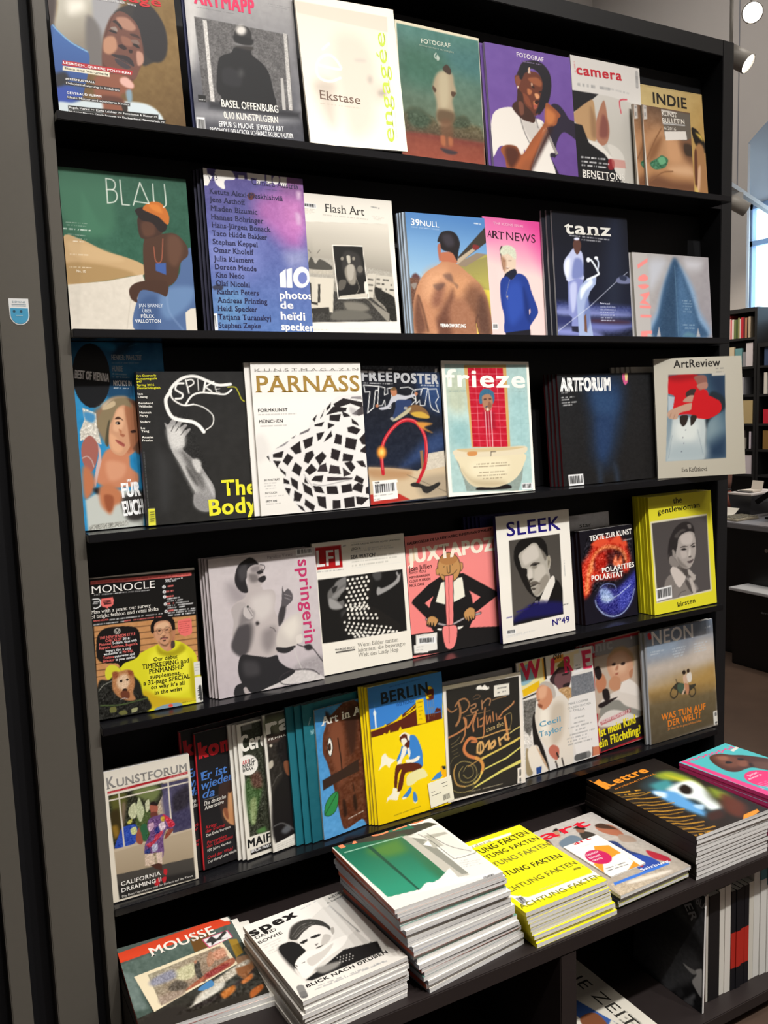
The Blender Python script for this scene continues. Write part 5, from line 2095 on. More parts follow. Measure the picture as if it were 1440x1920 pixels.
ART['kunstforum'] = ('e4ddd0', (180, 1400, 6), 'cfc9be', '''
g e2dbcd dfd6c4 500,200 600,1700
c 135,545 1025,325 1110,1475 235,1745
s b7a68e 135,545 1025,325 1110,1475 235,1745
s~3 2d2f22 135,545 740,395 800,420 560,900 190,1150
n 46 12 135,545 740,395 740,700 440,1080 190,1150
p~20 5a5a2a 160,560 340,520 300,760 220,900 180,700
p~16 6f7a4a 420,480 640,420 720,480 640,600 480,560
p~20 3a3018 150,760 260,700 270,960 200,1040
p~12 8a6a28 170,900 230,880 250,980 200,1020
p~12 7c6a58 290,640 330,640 310,860 290,860
s~3 4a4660 730,410 1025,340 1065,900 850,960 790,860
p~30 2e2a34 850,560 1020,420 1040,600 960,700 860,720
p~20 5c5878 740,560 830,480 840,760 770,760
p~20 3f3b58 850,760 1040,680 1060,860 900,920
n 16 20 730,410 1025,340 1065,900 850,960
p~3 2c4aa8 290,900 420,860 460,900 440,1060 320,1120 200,1140 250,980
n 34 10 290,900 420,860 460,900 440,1060 320,1120 200,1140 250,980
s~2 d8cfc0 140,590 800,430 1028,375 1030,388 802,446 142,606
s~2 d8cfc0 246,510 262,505 318,1130 300,1136
s~2 d8cfc0 794,370 812,366 856,960 838,965
s~2 c2b29a 185,1150 440,1085 1065,895 1068,915 450,1110 188,1185
q~2 b3a289 a39279 500,1120 500,1400 188,1185 1068,915 1085,1240 205,1470
q~3 4a4641 3a3733 500,1350 500,1700 205,1450 1088,1230 1110,1475 235,1745
s~12 2a2826 225,1580 1105,1380 1110,1475 235,1745
p~5 4a5a30 440,820 520,700 620,740 600,900 580,1040 500,1040 470,920
p~4 b8bf98 480,560 520,640 540,720 500,830 470,800 440,700 460,620
p~4 c2c6a0 380,660 440,620 450,760 400,800 360,740
p~4 c8caa8 550,620 590,580 600,680 560,720
p~4 c4c060 350,830 400,800 390,850 350,855
p~4 c8ce90 380,920 440,890 450,960 400,980
n 40 9 360,600 600,560 600,900 460,960 380,980
p~4 2f6040 500,880 560,860 580,1000 560,1050 500,1020
p~3 96503e 470,900 500,960 520,1060 490,1090 450,1070 440,1010
p~3 8a4636 780,960 830,880 860,920 800,1000 760,1020
p~3 a35c4a 600,650 680,640 690,700 660,750 620,740
p~3 6a3a30 610,730 680,720 690,790 620,790
s 241a1a 600,640 610,610 650,600 685,625 690,650
p~2 6a4a7a 590,800 680,760 760,740 830,790 880,850 850,900 780,920 750,1020 755,1160 735,1240 680,1180 560,1210 535,1180 545,1080 600,960 570,900
p~3 c43448 740,745 830,790 880,860 820,890 790,840
p~3 b83a50 560,1090 640,1040 660,980 740,920 740,960 680,1040 600,1120
p~3 c8a0b8 580,860 640,840 640,900 590,940
p~3 2a2f72 650,920 710,870 730,910 680,970
p~3 ddc8d4 700,860 760,830 770,900 720,930
p~3 23306a 540,1160 600,1140 590,1200 545,1205
p~3 c8a838 720,780 760,770 760,820 730,820
p~3 b0b0c8 620,1100 680,1080 680,1150 630,1170
n 60 10 590,800 830,790 880,850 750,1020 735,1240 535,1180 545,1080
s~2 cfb8a4 540,1200 630,1190 660,1310 600,1340 540,1335
s~2 d8c0b0 665,1190 735,1170 735,1310 680,1305
n 40 10 540,1200 735,1170 735,1310 540,1340
s~3 4a2c24 600,1330 690,1300 730,1310 735,1390 660,1370
p~3 c02830 755,1370 790,1380 780,1440 750,1420
p~3 c02830 640,1540 690,1470 710,1520 680,1570
p~3 c02830 730,1480 780,1460 770,1520 745,1530
c
s a81c26 128,500 1018,268 1020,295 132,524
d d88080 10 140,512 380,455
d d8a0a0 10 820,335 1010,285
tbs 8d8a86 124,470 226,440 130 K
tbs 8d8a86 240,440 1020,258 92 UNSTFORUM
ts d8d3c8 120,463 222,433 130 K
ts d8d3c8 236,433 1016,251 92 UNSTFORUM
tb f4f0ea 262,1580 716,1440 50 CALIFORNIA
tb f4f0ea 266,1656 722,1510 50 DREAMING|II
t e8e4dc 270,1718 1078,1450 26 Die|Beat|Generation|und|ihr|Einfluss|auf|die|Kunst
''')
KON = '''
g 1c1b1d 201e20 200,300 260,1200
s c0242a 160,280 172,280 232,1222 220,1222
tbbb c8202a 205,434 640,330 108 konkret
ts 4a78c0 216,586 388,536 60 Er|ist
tbsi 4a78c0 216,586 388,536 60 Er|ist
tbsi 4a78c0 218,648 430,584 60 wieder
tbsi 4a78c0 222,708 302,690 60 da
k 999 3 230,722 380,680
tsi f0ece4 230,758 380,712 28 Die|deutsche
tsi f0ece4 232,790 366,748 28 Alternative
p~4 3a2a26 330,640 400,560 430,600 420,900 360,880
p~4 c08a5e 395,680 420,600 440,570 470,640 480,900 440,910 400,890 365,840 362,790 390,800
p~12 d8a878 420,620 470,660 470,800 420,780
p~4 8a5238 362,790 390,790 400,860 380,850
p~4 3a2620 390,640 430,560 440,600 410,680
p~4 2a2224 430,640 445,660 440,700
tbsi b02830 238,925 316,900 24 Krieg
tbsi b02830 240,952 372,912 24 der|Sterne
t e8e4dc 244,980 412,926 20 Das|Ende|Europas
tbsi b02830 246,1036 384,990 24 Perversion
tbsi b02830 248,1062 430,998 24 des|Gedenkens
t e8e4dc 252,1090 416,1036 20 100|Jahre|Verdun
tbsi b02830 252,1142 430,1086 24 Qual|der|Wahl
t e8e4dc 256,1174 462,1100 20 Der|Kampf|ums|Weiße
'''
ART['konkret'] = ('1c1b1d', (320, 1300, 3.6), 'a8202a', KON)
ART['konkretb'] = ('1c1b1d', (320, 1300, 3.6), 'a8202a', '''
g 1c1b1d 201e20 200,300 260,1200
s a8202a 62,270 74,270 140,1260 128,1260
tbbb b01c28 106,430 540,330 108 konkret
tbsi 4a78c0 120,580 292,536 60 Er|ist
tbsi 4a78c0 122,644 334,584 60 wieder
tbsi 4a78c0 126,704 206,690 60 da
tsi f0ece4 140,756 284,712 28 Die|deutsche
tsi f0ece4 142,788 270,748 28 Alternative
tbsi b02830 148,925 226,900 24 Krieg
tbsi b02830 150,952 280,912 24 der|Sterne
tbsi b02830 156,1036 294,990 24 Perversion
tbsi b02830 158,1062 340,998 24 des|Gedenkens
''')
ART['cercle'] = ('e4e0d6', (320, 1300, 3.6), 'dcd8cf', '''
g e8e4da e4dfd2 500,200 560,1100
s 33362a 470,225 1000,100 1050,870 540,980
n 26 8 470,225 1000,100 1050,870 540,980
p~8 3f5a32 510,600 580,560 620,640 600,760 560,900 520,800
p~6 8a9a6a 540,740 580,720 580,880 550,880
p~8 5a3f34 540,560 600,540 620,640 560,640
n 50 8 500,420 620,400 640,960 540,980
p~6 4f7a40 590,940 640,920 650,950 600,960
s 6a6a66 480,222 545,210 548,245 484,258
tbb f2eee4 478,398 700,345 112 Cercle
e f0ece4 522,488 68 70
tb c02030 486,484 532,472 26 ART
tb 222 534,472 574,462 26 IG.
tb 222 488,508 568,490 26 NICHT
tb 222 490,535 566,518 26 BRAV.
tbb 1a1a1a 530,1058 800,990 62 MAIFEST
s 1f1d1b 545,1075 700,1030 702,1070 548,1108
tb eee 552,1092 690,1058 20 BERLIN|PARTY
''')
ART['ray'] = ('e0dcd2', (320, 1300, 3.6), 'c8c4bc', '''
g e2ded4 dfdace 640,150 760,1050
s 2c2824 640,150 1120,50 1200,900 710,1040
p~20 5a6048 640,180 780,150 800,230 650,260
p~10 70705e 690,200 730,200 740,270 700,270
s~6 4a3a34 650,300 800,270 810,330 655,345
p~8 1b1818 720,360 760,300 860,280 900,500 880,700 900,960 710,1030 690,720 760,560 730,440
n 16 14 640,350 760,330 760,560 690,640
p~4 b8b0a0 665,480 690,460 695,500 670,520
e~3 c8c0b0 680,360 10 10
p~4 7a4a32 765,480 790,470 840,500 850,600 820,580 790,570 770,530
p~4 9a6448 800,480 840,500 840,540 810,530
l~4 5a5650 4 690,640 720,580 750,555
p~6 5a5c60 750,960 790,920 820,950 780,980
l~4 6a6a6a 6 700,920 760,905 840,960
tbbb f2eee6 655,280 815,240 110 ra
tbb eae6de 665,326 880,272 15 FILMMAGAZIN
s e8e4da 708,1045 890,965 900,1030 705,1105
x c0bcb2 6 718,1056 880,1004 4 2,14
''')
ART['teal'] = ('1f6a78', (320, 1300, 3.6), '1e6672', '''
g 1f6b78 1a5c6a 950,100 1000,900
n 5 30
d 2f8a94 6 920,70 1100,30
tb a8ccd0 935,210 948,160 12 camera
x a8ccd0 6 945,246 975,240 4 1,8
''')
ART['aia'] = ('4a90c8', (320, 1300, 3.6), 'd8d4cc', '''
g 4088c4 5aa0d8 1000,120 1100,950
n 12 26
p~3 5d3220 1050,130 1075,160 1180,60 1260,60 1340,200 1340,900 1290,900 1180,960 1150,900 1130,800 1100,660 1060,500 1030,420 1030,300 1050,220
n 24 16 1050,130 1180,60 1340,100 1340,900 1180,960 1060,500 1030,300
p~10 7a4630 1080,240 1150,200 1180,400 1160,640 1120,560 1080,420
p~10 3a2018 1180,160 1260,100 1250,380 1210,420
p~8 2a1a16 1050,130 1080,160 1060,200
p~3 e8e4dc 1060,380 1066,320 1080,320 1094,380 1085,440 1072,440
l 1d1816 5 1060,380 1068,318 1084,325 1096,380 1084,442 1068,430 1060,380
e 1d1816 1074,380 10 28
e~2 4a2818 1074,378 6 16
l~2 2a1812 8 1130,320 1150,460 1160,600
l~2 2a1812 6 1230,640 1240,700
s~3 33221c 1025,610 1160,540 1270,475 1275,560 1160,610 1030,680
p 2f8a48 1038,850 1045,780 1080,720 1125,695 1130,760 1110,830 1070,860
l 1d3a20 4 1040,850 1080,780 1122,705
l 1d3a20 4 1038,850 1045,780 1080,720 1125,695 1130,760 1110,830 1070,860 1038,850
p~5 2a1812 1160,770 1175,760 1190,850 1170,870
p~5 2a1812 1230,740 1250,730 1260,820 1240,830
tbbs f0ece4 1020,228 1500,90 60 Art|in|America
d d8d0c8 6 1200,890 1300,845
''')
ART['berlin'] = ('f2d20c', (650, 1240, 6), 'e8d878', '''
g f4d60e f0cc08 600,900 700,1700
s 3a80d0 200,310 1075,90 1060,640 880,680 780,700 250,850 230,790
s 5a2418 232,815 400,745 560,660 770,470 785,705 880,680 870,600 1050,565 1055,640 250,885
s f0cc08 225,800 395,745 430,715 440,740 560,655 610,600 620,625 770,480 775,540 620,650 430,745 240,820
s 5a2418 620,610 690,580 770,485 772,520 620,640
s f0cc08 770,440 855,415 880,690 785,712
d 8a6a10 10 790,465 845,452
d 8a6a10 8 800,515 835,506
d 8a6a10 8 805,560 840,552
d 8a6a10 8 806,605 842,596
d 8a6a10 8 810,650 848,642
p 5a2418 880,330 900,285 940,275 970,310 972,370 965,420 900,435 885,400
s f0cc08 878,330 895,285 935,275 965,300 900,315 890,380 950,365 945,380 900,390 918,400 915,420 890,425
k 9a8060 5 900,435 912,650
k 9a8060 5 925,430 930,610
k 9a8060 5 950,425 950,610
k 9a8060 5 965,420 972,620
k 9a8060 5 905,530 970,515
s 5a2418 975,570 990,530 1005,515 1030,525 1040,510 1050,560
s e8f0f4 302,500 306,560 322,590 320,625 328,770 312,775 300,630 288,610 290,590 299,560
tbb 18242e 388,490 906,350 136 BERLIN
t 1d4a8a 550,516 756,462 44 WELTKUNST
d 1d4a8a 6 480,290 830,190
p f0cc08 400,840 412,820 430,830 425,850
p f0cc08 455,820 468,790 478,800 472,825
p f0cc08 575,790 590,745 605,760 600,790
p 5a2418 590,860 620,820 660,830 690,870 690,960 660,995 640,960 600,920 582,890
p f2ece0 600,890 640,870 665,900 670,960 640,985 620,960
p 5a2418 640,940 690,900 690,970 650,1000
l f2ece0 16 590,850 630,815 670,825 690,860
p f2ece0 665,830 700,830 705,880 680,890
p 3a80d0 700,840 750,835 790,890 830,1010 835,1100 825,1180 700,1200 680,1050 620,1090 560,1140 550,1110 590,1020 610,960 680,1000 695,900
p f2ece0 620,970 660,980 640,1060 610,1110 590,1180 560,1190 555,1150 590,1080
p f2ece0 650,1110 730,1100 790,1060 800,1085 770,1120 690,1155 655,1145
p f2ece0 665,990 690,980 700,1040 685,1085
p 5a2418 545,1180 620,1155 720,1140 800,1150 820,1190 760,1230 660,1250 630,1290 610,1400 580,1460 550,1455 580,1300 600,1220 560,1280 545,1420 515,1420 525,1260
p e6e0a8 660,1290 740,1230 830,1200 880,1260 870,1290 780,1330 720,1380 655,1390
p f4f0dc 505,1430 550,1440 545,1470 575,1470 560,1520 545,1560 460,1560 430,1595 440,1540 490,1490
p f4f0dc 375,1120 385,1080 420,1050 450,1090 500,1110 535,1120 480,1170 465,1210 430,1180 390,1200 345,1245 370,1170
p 3a80d0 690,1410 706,1430 690,1480 650,1530 610,1545 600,1530 640,1480
p 3a80d0 725,1460 750,1470 768,1540 740,1575 720,1540
p f4f0dc 600,1530 612,1548 650,1530 640,1520
p f4f0dc 722,1560 745,1585 770,1555 745,1570
s 3a80d0 915,1330 980,1250 1060,1195 1085,1180 1050,1260 1010,1300
p f0b010 1020,1180 1060,1170 1090,1270 1050,1290
p 18242e 1040,1165 1080,1165 1070,1195 1050,1195
d 9a8418 10 500,1735 800,1610
''')
ART['pen'] = ('e6dfd6', (800, 1230, 6), 'd0cac0', '''
g e8e2dc e4dcd2 300,300 800,1500
c 188,378 1018,248 1092,1450 285,1590
s 2a2825 188,378 1018,248 1092,1450 285,1590
d e8e4dc 30 545,370 668,372
p f0ece4 545,350 580,340 600,360 620,335 640,345 668,370 660,390 620,388 580,380 550,385
s e2ded4 735,348 910,325 915,452 740,474
d 555 10 780,380 876,368
d 555 10 782,428 868,412
l 8a6a50 5 500,470 540,440 580,455 560,480 510,490
l a0714c 26 335,520 360,600 355,700 320,770
l a0714c 16 300,560 340,500 410,480 460,540 430,610 370,640
l a0714c 14 210,580 260,620 320,590
l a87a58 14 480,560 530,540 530,580 480,600 500,640 560,610
l a87a58 16 600,510 610,600
l a87a58 14 605,550 660,490 700,500 690,560
l 9a7a58 8 720,510 780,490 880,470
l b87a50 18 240,900 330,860 420,800 430,720 400,690
l b87a50 16 420,800 420,880 380,960
l b87a50 20 410,700 450,800 540,640 510,760 520,840
l b87a50 14 560,700 570,800
l b87a50 14 590,720 630,700 620,780 590,790
l b87a50 16 640,590 635,760 640,860 625,920
l b87a50 14 660,680 670,770 700,680 710,750
l b87a50 14 730,640 745,740
l b87a50 12 770,660 785,730
l b87a50 12 800,700 840,660 800,720 840,710
l b87a50 14 840,650 900,600 960,560 970,530
l c8a070 6 850,640 920,600 960,540
l 8a6a4a 6 430,670 560,650 700,620
l 9a8a60 5 270,980 330,940 360,900
l 9a8a60 5 280,1010 340,980 420,940
l 9a8a60 4 280,1060 340,1030
l 9a8a60 4 270,1190 300,1130 370,1100
l 9a8a60 4 300,1090 350,1070
tsi b8a070 665,862 860,790 54 than|the
l d0a060 12 500,930 640,910 840,850 940,840
l c87a4c 34 540,930 480,920 430,980 420,1050 470,1110 560,1140
l d0904c 36 560,1140 610,1170 640,1230 630,1300
l d8c060 20 630,1300 600,1370 550,1420
l c87a4c 16 540,930 560,960 500,960
l d0a468 24 570,1080 575,990 620,970 640,1040 610,1090 580,1080
l d0a468 14 600,980 605,1080
l d0a468 24 660,1020 700,960 700,1050
l d0a468 26 720,1000 760,960 770,1000 730,1040 715,1000
l d0a468 24 810,930 830,1010
l d0a468 22 830,950 880,910
l c88a54 28 870,700 900,840 920,950
l d0a468 22 920,890 880,900 890,950 930,940
l a08a5a 6 880,680 940,660 950,760 930,840
l d8c878 12 940,880 1000,840 1060,810
s d8c060 620,1140 840,1040 1065,920 1068,940 1000,985 620,1165
s d8d070 660,1260 900,1150 1075,1030 1078,1045 920,1160 650,1280
s d8d070 545,1460 860,1280 1085,1175 1086,1215 860,1310 560,1470
l b08a50 16 330,1210 310,1300 350,1420 440,1450
l b8a060 10 440,1450 520,1430 600,1370
l 9a8a58 8 330,1210 400,1170 500,1190 560,1250 570,1340 500,1400 400,1390 370,1300 410,1230
l a89860 6 420,1280 460,1220 520,1240 530,1320 470,1360 420,1320
l b08a50 10 470,1230 560,1180 640,1130
l a89860 6 290,1470 370,1510 500,1500 560,1460
l b8b070 5 540,1470 540,1400 600,1310
c
d aaa08a 8 500,1510 880,1440
s e6dfd6 1040,1275 1090,1265 1096,1440 1046,1448
d 333 22 1072,1300 1078,1420
''')
ART['penback'] = ('e0dedc', (800, 1230, 6), 'd0cac0', '''
g e0dede d8d4d0 300,300 800,1500
''')
ART['wire'] = ('dcd8d2', (940, 1150, 3.4286), 'c8c4bc', '''
g e2ded8 d8d4d0 300,300 400,1000
s~2 e8dca0 90,330 250,290 270,440 130,540
p~4 90b8c8 110,360 180,330 200,420 120,470
s~2 e6b818 125,500 230,440 240,490 135,545
s~2 e8a838 240,300 255,290 275,430 262,440
s 222 250,290 262,288 280,430 270,434
k 222 8 135,555 230,515
s~3 6a6864 135,570 220,550 210,700 190,800 150,760
n 40 9 135,560 220,550 200,1040 160,1040
p~4 9a8a6a 170,880 210,930 220,1040 180,1040
s~2 e8d8b0 290,300 400,270 480,240 480,380 320,400
s~2 e6a040 310,290 380,268 385,310 320,330
tbb 2a2218 318,305 372,290 34 OUT
tbb d83058 120,440 240,412 122 W
s d83058 300,300 326,290 326,400 302,405
tbb d83058 400,390 446,376 106 R
s d83058 496,250 560,238 565,265 525,275 530,300 560,295 560,320 530,328 540,350 575,345 576,362 510,372
p~3 3a2a2c 300,430 350,360 380,340 430,360 440,420 410,500 330,470
p~3 6b4a4c 340,400 370,370 430,370 440,420 430,480 400,520 360,500 330,450
p~3 7a7028 345,345 380,310 410,315 412,345 360,355
p~3 2a2022 380,400 420,390 420,400 385,410
p~3 2a2022 390,470 430,455 430,475 395,490
p~3 b89468 360,500 440,490 445,580 400,540
n 50 8 360,500 440,490 445,580 400,540
s~2 e8e6e4 450,270 500,260 520,380 455,400
d 999 8 468,345 490,342
d 777 8 462,372 495,362
s~2 73767c 440,415 580,385 605,515 448,552
n 20 8 440,415 580,385 605,515 448,552
p~3 1d1a18 215,640 200,720 230,900 300,1020 330,1030 290,900 240,780
p~3 dcd4c8 225,620 260,600 300,630 330,560 380,540 410,560 440,620 440,760 470,860 480,1000 420,1010 360,980 330,900 280,850 240,780 215,680
p~12 c4b8a8 330,600 400,600 400,800 340,860 320,720
p~10 ece6da 250,640 300,640 300,800 260,760
p~4 c88a6a 215,520 240,470 290,450 330,490 325,560 300,610 265,630 235,590
p~6 dca888 230,490 280,470 280,540 240,560
p~4 b8b0a8 230,470 270,445 320,470 345,530 330,560 310,500 270,470
p~4 8a5038 230,590 260,600 255,620 235,610
k 5a4a40 4 222,570 240,565
p~3 b86a58 315,890 340,860 380,880 385,930 370,960 330,930
k 2a2220 12 370,915 382,940
k 2a2220 10 365,970 380,1010
k 2a2220 10 405,950 420,1000
p~3 e4dcd0 180,900 240,860 280,960 320,1030 230,1045
p~3 c8a88a 230,860 290,950 320,1020 280,960
s 2a4a8a 240,1005 275,995 275,1040 245,1048
s~2 e2dfdc 430,560 605,520 660,930 510,970 480,850
tb 5a9ab8 250,742 384,708 36 Cecil
tb 5a9ab8 250,808 400,768 38 Taylor
tb aaa 432,604 560,578 14 MIKE|COOPER
tb aaa 426,634 580,600 14 GOLDEN|TEACHER
tb aaa 440,648 540,636 14 x|OILLA
x 9a9a9a 7 478,692 540,678 1 0,20
x 9a9a9a 7 476,724 548,708 1 0,20
x 9a9a9a 7 440,756 590,722 1 0,20
x 9a9a9a 7 490,770 548,756 1 0,20
x 9a9a9a 7 432,806 610,766 4 4,20
s c87a5a 606,885 658,878 660,935 608,945
k 5a2a20 5 606,885 608,945
d 444 40 505,950 580,932
''')
ART['titanic'] = ('9a8270', (940, 1150, 3.4286), 'a02028', '''
g a08a78 a89a8c 700,250 760,700
s a8202c 470,215 890,130 945,790 640,880 560,880
s~2 a08878 580,290 880,150 930,780 640,870
s~4 8a8a8c 590,200 890,150 890,240 590,280
tbb a0a0a2 430,282 706,234 76 Titanic
d ddd 20 780,178 830,168
s~3 b8a898 590,290 890,215 900,400 860,620 600,640
p~4 d8cfc6 640,560 740,500 800,460 900,520 920,620 860,640 720,640 640,640
p~4 e2dad2 760,480 800,430 860,460 890,500 880,540 800,520 760,510
p~4 8a8880 640,600 740,560 800,600 900,640 860,690 700,700 640,680
p~4 d8d2cb 640,660 720,620 860,660 900,700 640,720
p~4 c8987a 670,320 690,270 740,245 810,250 840,300 845,380 820,430 760,450 710,430 680,380
p~14 dcb496 700,300 760,270 800,300 790,380 720,380
p~5 b09068 680,290 720,235 790,225 845,280 850,350 830,290 770,250 710,270
p~3 3a2a28 706,332 726,326 728,340 710,344
p~3 3a2a28 766,330 790,324 790,340 770,344
p~3 a0604c 728,395 748,390 745,402 730,404
p~4 b07a5e 735,350 748,345 745,372 728,372
p~3 b07a5c 820,390 845,370 840,420 825,425
p~4 bd8868 690,440 720,410 760,430 760,490 720,505 690,480
p~4 b87a5a 600,440 640,390 670,440 660,490 620,510
p~3 241c1c 590,360 620,345 640,400 620,430 600,410
p~3 241c1c 645,500 680,490 695,550 660,560
p~3 241c1c 625,580 730,545 735,552 640,605
s 2a2424 640,740 920,660 935,780 640,870
tb e8cfd0 640,700 828,640 22 FISCHER|UND|HARTZ|IV
s@.5 b02430 630,690 830,615 832,640 640,712
tbb e8d820 632,780 862,706 54 Ist|mein|Kind
tbb e8d820 632,845 895,770 54 ein|Flüchtling?
''')
ART['neon'] = ('a58c62', (940, 1150, 3.4286), '8a8c90', '''
g 6d7c90 a9a4a2 1100,80 1130,330
q~24 b0a498 a9884f 1100,300 1150,480 900,350 1370,240 1400,480 930,520
q~20 a0804a 6a5a40 1150,440 1150,560 930,470 1380,420 1390,560 940,580
q~10 6a5c42 4c4232 1150,540 1150,800 930,560 1390,500 1405,720 950,820
p~40 c4b8ac 1240,200 1340,180 1360,260 1230,300
p~40 8a9aac 930,180 1100,170 1100,240 940,260
p~30 c0b4a8 940,330 1100,290 1300,250 1360,300 960,370
n 6 26
s~2 8a8c90 905,120 918,118 955,815 945,820
tb e8e4e0 958,198 1218,158 86 NEON
p c0242c 930,135 945,125 958,155 940,165
x b8c0c8 6 950,240 1030,228 2 0,14
x b8c0c8 6 1085,225 1170,210 4 2,16
x b8c0c8 6 1225,200 1315,185 4 2,16
d c8d0d8 8 1300,100 1330,92
l 2e2a24 7 1075,490 1090,460 1115,465 1122,500 1100,525 1078,510 1075,490
l 2e2a24 7 1198,500 1210,468 1235,475 1240,505 1218,525 1200,510
p~2 3a362c 1090,460 1120,430 1160,440 1210,450 1240,445 1235,465 1180,500 1140,500 1120,480
p~2 4a5a48 1120,440 1160,440 1170,490 1130,490
k 2e2a24 5 1110,410 1120,440
p~2 c8a890 1155,400 1175,380 1185,400 1190,440 1170,480 1160,505 1150,500 1165,460
p~2 d8cfc4 1180,385 1205,370 1215,400 1210,430 1190,430
e~2 2a1f1a 1162,370 12 14
e~2 3a2a20 1190,362 10 13
p~2 b88060 1165,440 1195,450 1195,500 1180,505
tbb d87a28 1020,656 1312,614 42 WAS|TUN|AUF
tbb d87a28 1062,700 1278,664 42 DER|WELT?
tb c88040 1060,722 1285,690 15 33|Ideen|für|ein|gutes|erfülltes|Leben
s d8d4cc 1368,635 1395,630 1402,720 1376,726
d 555 16 1386,650 1392,712
''')
ART['mousse'] = ('3f4a45', (200, 1640, 3.6), 'c83a20', '''
g 55605a 2a2620 500,500 600,1000
s d8472a 45,530 720,280 785,262 830,330 60,590
s c83a20 60,590 75,760 190,1008 160,1008 40,700
q~4 5a6a62 46564e 200,560 400,760 75,600 780,345 840,480 160,690 260,930 180,950
s~10 6a7a74 80,640 140,660 230,900 160,900
n 14 18 60,580 800,340 1300,1008 200,1008
s~4 6a4a26 480,460 640,400 700,500 520,560
s~4 9a7a2e 810,470 900,470 980,600 900,640
s~3 8a6a50 900,640 1060,620 1120,760 900,760
s e2d4b4 148,680 750,490 920,700 270,935
q 9a927c 8a7260 300,640 700,800 220,680 730,520 875,690 310,905
p~10 bdb894 380,690 520,640 530,740 430,760
p~10 8a8a98 240,720 360,670 390,730 260,760
p~6 5a5248 350,790 400,750 480,790 450,830 370,820
p~4 4a463e 520,640 560,640 580,720 620,790 590,800 540,740
p~4 a06048 500,810 700,700 860,640 870,700 620,790 480,840
p~8 8a3a38 620,740 800,680 820,710 640,780
p~8 c08a70 660,580 760,540 800,610 700,640
p~4 b0846a 620,620 650,560 690,640 640,690
p~8 9a8878 300,840 420,830 460,860 320,900
n 40 9 230,680 740,510 870,690 310,900
e~4 a87a60 530,635 12 14
p~6 b8b0a0 560,900 760,780 1000,680 1060,700 900,800 760,860 560,960
n 60 9 700,780 1050,680 1060,720 820,840 560,960
p~4 4a80b0 560,850 660,800 690,850 600,870
p~6 c8c4b8 520,960 640,880 780,840 760,900 540,970
p~5 2a2422 540,970 760,930 1080,780 1120,760 1100,820 800,950 600,990
p~6 b06a30 760,930 880,890 900,940 800,985
p~6 b86a34 970,870 1080,820 1100,860 1000,900
p~5 a85a28 1080,990 1220,950 1240,1000 1100,1060
s~5 8a5a38 900,740 1080,720 1120,760 1000,860 920,800
p~10 2a2622 200,990 320,940 440,950 500,1000 560,1080 200,1080
n 30 14 540,900 1130,760 1300,1008 400,1008
tbs f0e6da 236,562 690,412 64 MOUSSE
s c05070 570,462 800,385 860,450 635,535
s e2dedc 582,464 795,395 848,452 640,525
p~3 3a3836 610,490 650,440 700,460 760,400 790,410 740,460 800,455 700,480 660,515 650,490
s f0e8dc 720,290 785,262 830,300 770,310
''')
